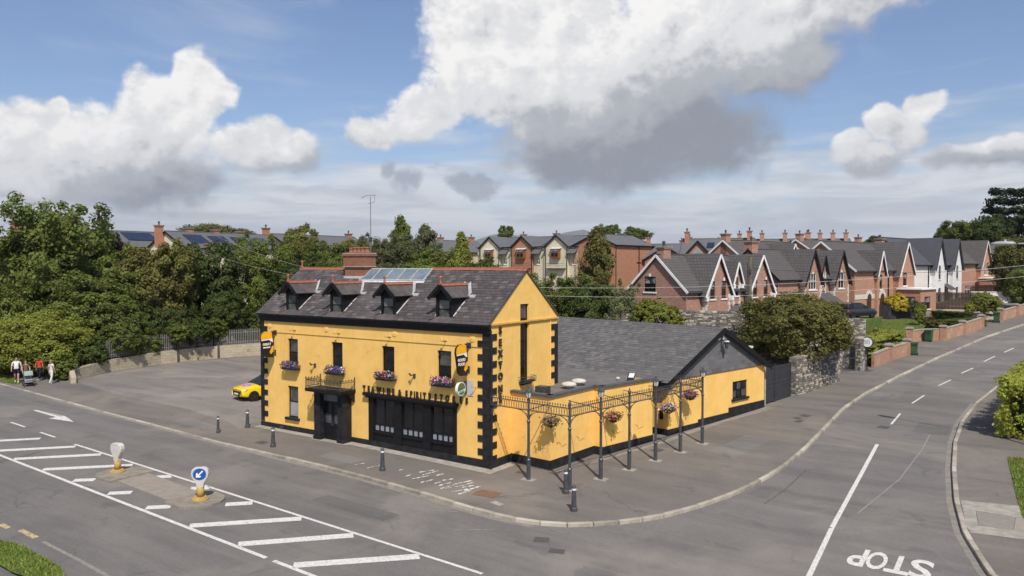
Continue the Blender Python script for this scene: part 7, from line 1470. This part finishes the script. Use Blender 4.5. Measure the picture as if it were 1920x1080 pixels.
def person(loc_, rz_, label, h, shirt, legs, leg_cut, step=.22, arms=(0, 0), hair=HAIRB, longhair=False, stout=1.0, sleeve=.75, belly=0.0, shoe=SHOE):
    # faces -y; lower leg index: 1 shirt, 2 trousers, 0 skin, 3 shoe ; arms = forward reach of each hand
    o = empty('person', loc_, rz_, label, 'person', 'people walking along the pavement'); s = h / 1.75; w = stout; J = {}
    def j(k_, x, y, z, r): J[k_] = ((x * s, y * s, z * s), tuple(q * s for q in r) if isinstance(r, tuple) else r * s)
    j('pel', 0, 0, .94, (.135 * w, .105 * w)); j('wai', 0, -.005 - belly * .4, 1.08, (.13 * w, .10 * w + belly)); j('che', 0, .0, 1.30, (.155 * w, .11 * w + belly * .4)); j('sho', 0, .01, 1.42, (.12 * w, .085 * w)); j('nec', 0, 0, 1.50, .052); j('jaw', 0, -.025, 1.575, (.062, .07)); j('hea', 0, -.012, 1.66, (.076, .09)); j('top', 0, .0, 1.735, (.05, .06))
    for sd_, sg in (('L', 1), ('R', -1)):
        st = step * (1 if sg > 0 else -1); a = arms[0 if sg > 0 else 1]; x = .09 * sg * w
        j('hip' + sd_, x, 0, .88, .095 * w); j('kne' + sd_, x * 1.02, -st * .45 - .02, .49, .062); j('cal' + sd_, x, -st * .72 + .02, .30, .055); j('ank' + sd_, x, -st + .03 + (.04 if st < 0 else 0), .09 + (.03 if st < 0 else 0), .036); j('toe' + sd_, x * 1.1, -st - .15, .035 + (.0 if st > 0 else .0), (.045, .03))
        j('arm' + sd_, .19 * sg * w, .01, 1.40, .058); j('elb' + sd_, (.25 * sg * w), .03 - a * .25, 1.13, .043); j('wri' + sd_, (.26 - .08 * abs(a)) * sg * w, -.02 - a, .93 + .14 * abs(a), .032); j('pal' + sd_, (.26 - .09 * abs(a)) * sg * w, -.03 - a * 1.16, .86 + .14 * abs(a), (.026, .038))
        for q, (dx, dy, ln) in enumerate(((-.026, -.012, .07), (-.009, -.016, .085), (.009, -.012, .08), (.026, -.004, .065))):
            px_, py_, pz_ = (c / s for c in J['pal' + sd_][0]); j('f%d%s' % (q, sd_), px_ + dx * .6, py_ + dx, pz_ - .03, .011); j('g%d%s' % (q, sd_), px_ + dx * .7 - sg * .01, py_ + dx + dy, pz_ - .03 - ln, .009)
        j('t0' + sd_, px_ - sg * .01, py_ - .045, pz_ + .005, .011); j('t1' + sd_, px_ - sg * .015, py_ - .065, pz_ - .045, .009)
    E_ = [('pel', 'wai'), ('wai', 'che'), ('che', 'sho'), ('sho', 'nec'), ('nec', 'jaw'), ('jaw', 'hea'), ('hea', 'top')]; Rg = {('pel', 'wai'): (.25, 2, 1), ('wai', 'che'): 1, ('che', 'sho'): 1, ('sho', 'nec'): (.35, 1, 0), ('nec', 'jaw'): 0, ('jaw', 'hea'): 0, ('hea', 'top'): 0}
    for sd_ in 'LR':
        E_ += [('pel', 'hip' + sd_), ('hip' + sd_, 'kne' + sd_), ('kne' + sd_, 'cal' + sd_), ('cal' + sd_, 'ank' + sd_), ('ank' + sd_, 'toe' + sd_), ('sho', 'arm' + sd_), ('arm' + sd_, 'elb' + sd_), ('elb' + sd_, 'wri' + sd_), ('wri' + sd_, 'pal' + sd_), ('pal' + sd_, 't0' + sd_), ('t0' + sd_, 't1' + sd_)]
        for q in range(4): E_ += [('pal' + sd_, 'f%d%s' % (q, sd_)), ('f%d%s' % (q, sd_), 'g%d%s' % (q, sd_))]
        Rg[('pel', 'hip' + sd_)] = 2; Rg[('hip' + sd_, 'kne' + sd_)] = (leg_cut if leg_cut < 1 else 1.1, 2, 0); Rg[('kne' + sd_, 'cal' + sd_)] = 2 if leg_cut > 1 else 0; Rg[('cal' + sd_, 'ank' + sd_)] = (.85, 2 if leg_cut > 1 else 0, 3); Rg[('ank' + sd_, 'toe' + sd_)] = 3; Rg[('sho', 'arm' + sd_)] = 1; Rg[('arm' + sd_, 'elb' + sd_)] = (sleeve, 1, 0)
    b = skin_figure('body', J, E_, 'pel', o, [SKIN, shirt, legs, shoe], Rg)
    hm = MB(); hm.sphere((0, .022 * s, 1.672 * s), .106 * s, 12, 8, 0, (.88, 1.0, .98)); 
    if longhair: hm.sphere((0, .075 * s, 1.56 * s), .085 * s, 10, 8, 0, (1.0, .6, 1.5))
    ho = hm.build('hair', hair, o, True); bmx = bmesh.new(); bmx.from_mesh(ho.data)
    bmesh.ops.delete(bmx, geom=[v for v in bmx.verts if v.co.y < -.045 * s and v.co.z < 1.70 * s], context='VERTS'); bmx.to_mesh(ho.data); bmx.free()
    f = MB()
    for sg in (-1, 1): f.sphere((.03 * sg * s, -.096 * s, 1.655 * s), .010 * s, 6, 4)
    f.build('eyes', BLACK, o); MB().prism([(-.012 * s, -.095 * s, 1.62 * s), (.012 * s, -.095 * s, 1.62 * s), (0, -.085 * s, 1.66 * s)], (0, -.02 * s, 0)).sphere((.078 * s, 0, 1.64 * s), .022 * s, 6, 4, 0, (.5, .8, 1.2)).sphere((-.078 * s, 0, 1.64 * s), .022 * s, 6, 4, 0, (.5, .8, 1.2)).build('nose_and_ears', SKIN, o); MB().box(-.022 * s, .022 * s, -.093 * s, -.088 * s, 1.588 * s, 1.596 * s).build('mouth', material('lips', (.30, .10, .09), None, rough=.5) if 'lips' not in MATS else MATS['lips'], o)
    return o
C_ = lambda n_, c: material(n_, c, tuple(q * .8 for q in c), 6, .85)
def onp(x, y): return (x, y, PV(x, y) + .004)
person(onp(-40.1, -1.45), R(62), 'man in white T-shirt and navy shorts walking beside the pushchair', 1.80, C_('white_tshirt', (.74, .73, .72)), C_('navy_shorts', (.012, .016, .06)), .62, .24, (.05, .10), HAIRB, False, 1.12, .8, .05)
person(onp(-38.95, -1.35), R(72), 'person in brown patterned top pushing the pale green pushchair', 1.66, C_('brown_top', (.16, .11, .085)), C_('dark_shorts', (.025, .020, .030)), .55, .16, (.34, .34), HAIRB, True, 1.0, .4)
person(onp(-39.75, -.1), R(215), 'person in red T-shirt and black leggings walking away', 1.70, C_('red_tshirt', (.62, .045, .02)), C_('black_leggings', (.012, .013, .018)), 1.2, .30, (.05, .02), HAIRB, True, 1.08, .55)
person(onp(-37.7, -.25), R(200), 'person in white patterned T-shirt and white trousers walking away', 1.68, C_('pale_tshirt', (.62, .60, .62)), C_('white_trousers', (.74, .72, .71)), 1.2, .20, (.02, .06), HAIRL, True, .98, .4)
# pushchair
pc = empty('pushchair', (*onp(-38.0, -1.62),), R(72), 'pale green pushchair with black frame and undertray', 'pushchair'); PG = C_('pale_green_fabric', (.28, .36, .31)); f = MB()
for s in (-1, 1):
    f.path([(s * .24, .55, 1.02), (s * .25, .30, .62), (s * .26, -.38, .14)], .016, 6); f.path([(s * .26, .34, .14), (s * .25, .05, .52), (s * .24, -.20, .60)], .014, 6)
f.path([(-.24, .55, 1.02), (.24, .55, 1.02)], .02, 6); f.path([(-.26, .34, .14), (.26, .34, .14)], .012, 5); f.build('frame', TRIMB, pc)
hd = MB(); n = 7
for i in range(n):
    a0, a1 = R(15 + 135 * i / n), R(15 + 135 * (i + 1) / n)
    for s0, s1 in ((-.25, .25),): hd.slab((s0, .05 - .36 * math.cos(a0), .66 + .38 * math.sin(a0)), (s1, .05 - .36 * math.cos(a0), .66 + .38 * math.sin(a0)), (s1, .05 - .36 * math.cos(a1), .66 + .38 * math.sin(a1)), (s0, .05 - .36 * math.cos(a1), .66 + .38 * math.sin(a1)), .02)
for s in (-.25, .25): hd.face([(s, .05, .66)] + [(s, .05 - .36 * math.cos(R(15 + 135 * i / n)), .66 + .38 * math.sin(R(15 + 135 * i / n))) for i in range(n + 1)])
hd.build('hood', PG, pc); st = MB(); st.prism([(-.23, .26, .45), (-.23, .33, .95), (-.23, .25, .95), (-.23, .12, .50), (-.23, -.32, .48), (-.23, -.38, .30), (-.23, -.30, .30), (-.23, -.18, .38), (-.23, .2, .38)], (.46, 0, 0)); st.build('seat', PG, pc); MB().box(-.22, .22, -.2, .3, .16, .32).build('undertray', C_('dark_basket', (.02, .022, .03)), pc); MB().box(-.2, .2, -.42, -.30, .42, .52).build('apron', C_('lilac_blanket', (.35, .30, .36)), pc)
for s in (-1, 1):
    for y, r in ((.34, .135), (-.38, .10)): w_ = MB(); w_.tube((s * .27, y, r), (s * .31, y, r), r, n=16); w_.build('wheel', RUB, pc)
# ------------------------------------------------------------------ street furniture
binE = empty('wheelie_bin', (0, 0, 0)); BG = material('green_plastic', (.035, .105, .040), (.03, .085, .035), 3, .5); b = MB(); b.v += [(-.24, -.27, .06), (.24, -.27, .06), (.24, .24, .06), (-.24, .24, .06), (-.29, -.36, .98), (.29, -.36, .98), (.29, .32, .98), (-.29, .32, .98)]
for q in ((0, 3, 2, 1), (4, 5, 6, 7), (0, 1, 5, 4), (1, 2, 6, 5), (2, 3, 7, 6), (3, 0, 4, 7)): b.f.append(q); b.m.append(0)
b.box(-.31, .31, -.38, .34, .93, .98); b.build('body', BG, binE); l = MB(); l.prism([(-.31, -.40, .985), (-.31, .36, .985), (-.31, .36, 1.04), (-.31, .1, 1.08), (-.31, -.36, 1.04)], (.62, 0, 0)); l.build('lid', BG, binE); MB().bar((-.26, .42, .98), (.26, .42, .98), .035, .035).box(-.27, -.24, .3, .43, .95, 1.0).box(.24, .27, .3, .43, .95, 1.0).build('handle', BG, binE)
for s in (-1, 1): w_ = MB(); w_.tube((s * .24, .27, .1), (s * .30, .27, .1), .1, n=14); w_.build('wheel', RUB, binE)
for i, (x, y, a, lab) in enumerate([(11.75, 43.6, 190, 'green wheelie bin at the end of the laurel hedge wall'), (12.15, 51.4, 170, 'green wheelie bin between the two tall brick piers'), (17.0, 65.2, 180, 'green wheelie bin farthest up the street')]):
    o = binE if i == 0 else copy_tree(binE); o.location = (x, y, PV(x, y) + .005); o.rotation_euler = (0, 0, R(a)); tag(o, lab, 'bin', 'green bins put out along the street')
sg = empty('speed_sign', (9.56, 35.0, PV(9.56, 35)), R(-2), 'round white 50 speed sign on a black pole', 'road sign'); MB().tube((0, 0, -.2), (0, 0, 2.35), .045, n=8).build('pole', BLACK, sg); d = MB(); d.tube((0, -.03, 2.10 - .0), (0, .0, 2.10), .42, n=28); do = d.build('rim', material('sign_rim', (.05, .045, .045), None, rough=.5), sg); MB().tube((0, -.045, 2.10), (0, -.031, 2.10), .345, n=28).build('face', SIGNW, do); t = link('lettering', text_mesh('50', .40, .002, .006), material('faded_blue_grey', (.30, .34, .46), None, rough=.5), do); t.rotation_euler = (R(90), 0, 0); t.location = (0, -.05, 1.965)
cover('sign_base', (9.6, 34.9), .9, .6, R(70), RUST if False else DARKM, pav)
ub = empty('utility_box', (9.28, 34.75, PV(9.28, 34.75)), R(76), 'small grey utility box at the foot of the stone wall', 'utility box'); MB().box(-.15, .15, -.1, .1, -.1, .6).build('cabinet', material('grey_cabinet', (.30, .31, .32), None, rough=.6), ub); MB().box(-.17, .17, -.12, .12, .6, .64).build('lid', MATS['grey_cabinet'], ub); MB().box(-.12, .12, -.108, -.1, .08, .52).build('door', MATS['grey_cabinet'], ub)
# street lamp on the right, head over the street
LM = material('lamp_steel', (.55, .56, .56), (.48, .48, .48), 4, .4, metal=.3); sp = V((22.9, 13.2, 0)); hp = V((18.35, 15.2, 9.80)); st = empty('street_lamp', (sp.x, sp.y, PV(sp.x, sp.y)), 0, 'pale street lamp head reaching in from the right edge', 'street lamp'); A = V(st.location)
MB().tube((0, 0, -.2), (0, 0, 9.5 - A.z), .10, .06, 10).build('pole', LM, st); am = MB(); am.path([V((sp.x, sp.y, 9.4)) - A, V((sp.x - .6, sp.y + .27, 9.74)) - A, hp + V((.5, -.22, 0)) - A], .035, 8); am.build('arm', LM, st)
hd = MB(); dd = (hp - V((sp.x, sp.y, 9.8))).normalized(); dd.z = 0; sd2 = V((-dd.y, dd.x, 0)); prof = []
ring = [(-.45, .05, .05), (-.35, .12, .10), (.0, .17, .13), (.35, .16, .12), (.6, .08, .07)]
for i, (u, w_, h_) in enumerate(ring):
    for k in range(8): a = R(45 * k); p = hp + dd * u + sd2 * w_ * math.cos(a) + V((0, 0, h_ * math.sin(a) * (.6 if math.sin(a) < 0 else 1))) - A; hd.v.append(tuple(p))
for i in range(len(ring) - 1):
    for k in range(8): hd.f.append((i * 8 + k, i * 8 + (k + 1) % 8, (i + 1) * 8 + (k + 1) % 8, (i + 1) * 8 + k)); hd.m.append(0)
hd.f.append(tuple(range(8))); hd.m.append(0); hd.f.append(tuple(32 + k for k in range(8))); hd.m.append(0); ho = hd.build('lamp_head', LM, st, True); MB().lathe([(.05, .1), (.05, .2)], hp - A, 8).build('photocell', LM, ho)
# timber pole and overhead wires
WOOD = material('creosoted_pole', (.17, .145, .10), (.12, .10, .07), 4, .9, .3, 20); p0 = V((2.55, 29.2, 0)); up_ = empty('utility_pole', (p0.x, p0.y, G(p0.x, p0.y)), 0, 'weathered timber utility pole above the stone yard wall', 'utility pole'); MB().tube((0, 0, -.3), (0, 0, 9.45 - up_.location.z), .15, .12, 10).build('pole', WOOD, up_); MB().tube((-.22, .0, 4), (-.2, 0, 9.0 - up_.location.z), .03, n=6).box(-.12, .12, -.2, -.1, 7.6, 7.9).build('cable_guard', IRON, up_)
def wire(label, a, b, sag, r, mat):
    a, b = V(a), V(b); pts = []
    for k in range(25): t = k / 24; p = a.lerp(b, t); p.z -= sag * 4 * t * (1 - t); pts.append(p)
    m = MB(); m.path([p - a for p in pts], r, 5); o = m.build('overhead_wire', mat, None, uv=False); o.location = a; tag(o, label, 'wire', 'overhead wires'); return o
WW = material('pale_cable', (.60, .60, .57), None, rough=.5); WD = material('dark_cable', (.02, .02, .022), None, rough=.6)
wire('upper pale overhead wire crossing in front of the brick houses', (-8, 13.5, 7.45), (30, 33.0, 10.5), 1.0, .008, WW); wire('lower pale overhead wire crossing in front of the brick houses', (-8, 13.5, 6.95), (30, 33.0, 9.9), 1.1, .008, WW)
wire('dark overhead cable from the timber pole across the street', (2.55, 29.2, 8.6), (33, 38.0, 10.8), 1.15, .012, WD)
wire('upper thin wire behind the left end of the pub roof', (-15.0, 5.2, 8.3), (-36, 12.0, 11.2), .3, .005, WW); wire('lower thin wire behind the left end of the pub roof', (-15.0, 5.2, 7.9), (-36, 10.5, 10.0), .3, .005, WW)
# television mast
am_ = empty('television_mast', (-11.35 - 19.4, 24.4, G(-30.7, 24.4)), 0, 'tall thin television aerial mast rising behind the pub chimney', 'aerial'); zz = 15.1 - am_.location.z; m = MB(); m.tube((0, 0, 0), (0, 0, zz), .05, .035, 6); m.build('mast', GALV, am_); m = MB(); m.path([(-.75, -.4, zz - .1), (-.3, -.2, zz + .12), (.4, .25, zz + .18)], .025, 5); m.path([(.35, .2, zz + .15), (.3, .18, zz - .5), (-.2, -.1, zz - .6)], .02, 5)
for k in range(6): t = k / 5; x = -.7 + 1.05 * t; m.bar((x - .08, x * .55 + .1, zz + .1 + .05 * t), (x + .08, x * .55 - .1, zz + .1 + .05 * t), .015, .015)
m.build('aerial_array', GALV, am_); MB().box(-.1, .1, -.1, .1, zz - 4.1, zz - 3.7).build('junction_box', IRON, am_)
# notice board at the left edge
nb = empty('notice_board', (-47.9, .9, G(-47.9, .9)), R(28), 'grey notice board on posts half hidden by shrubs at the left edge', 'notice board'); MB().box(-.5, .5, -.04, .0, 1.9, 3.2).build('board', material('faded_grey_board', (.20, .21, .21), (.14, .15, .15), 3, .7, lo=.4, hi=.5), nb)
for s in (-1, 1): MB().box(s * .46 - .05, s * .46 + .05, 0.001, .08, 0, 3.3).build('post', IRON, nb)
for k in range(4): MB().box(-.4, .4, -.055, -.041, 2.05 + k * .28, 2.2 + k * .28).build('notice_panel', material('pale_notice', (.36, .37, .36), None, rough=.7) if 'pale_notice' not in MATS else MATS['pale_notice'], nb)
# dish aerial on the orange brick end, roof sheeting by the yard
ys = empty('shed_roof', (1.5, 24.2, 2.6), 0, 'pale corrugated shed roof behind the annexe gable', 'shed'); m = MB()
for k in range(26): y = -.2 + k * .11; m.bar((-3.5, y * .4 + 0 + k * .06 - 1, .35), (2.6, y * .4 + k * .06 - 1, .2), .07, .03)
m.build('corrugated_sheet', material('galvanised_sheet', (.45, .45, .43), (.35, .34, .32), 3, .5), ys); MB().box(-3.3, 2.4, -.9, 1.4, -2.2, .15).build('wall', OFFW, ys)
# ------------------------------------------------------------------ air: thin summer haze over the whole place
hz = MB().box(-9600, 9600, -9600, 9600, -2.0, 430).build('haze', None, None, uv=False) if False else None
hme = MB().box(-9600, 9600, -9600, 9600, -2.0, 430).mesh('haze', None, uv=False)
hmat = bpy.data.materials.new('summer_haze'); hmat.use_nodes = True; ht = hmat.node_tree; ht.nodes.clear()
pvn = ht.nodes.new('ShaderNodeVolumePrincipled'); pvn.inputs['Color'].default_value = (.80, .88, 1.0, 1); pvn.inputs['Density'].default_value = .000085; pvn.inputs['Anisotropy'].default_value = .2
hout = ht.nodes.new('ShaderNodeOutputMaterial'); ht.links.new(pvn.outputs[0], hout.inputs['Volume'])
hme.materials.append(hmat); ho_ = bpy.data.objects.new('haze', hme); COL.objects.link(ho_); ho_['kind'] = 'stuff'; ho_['label'] = 'thin pale haze in the distant air'; ho_['category'] = 'haze'
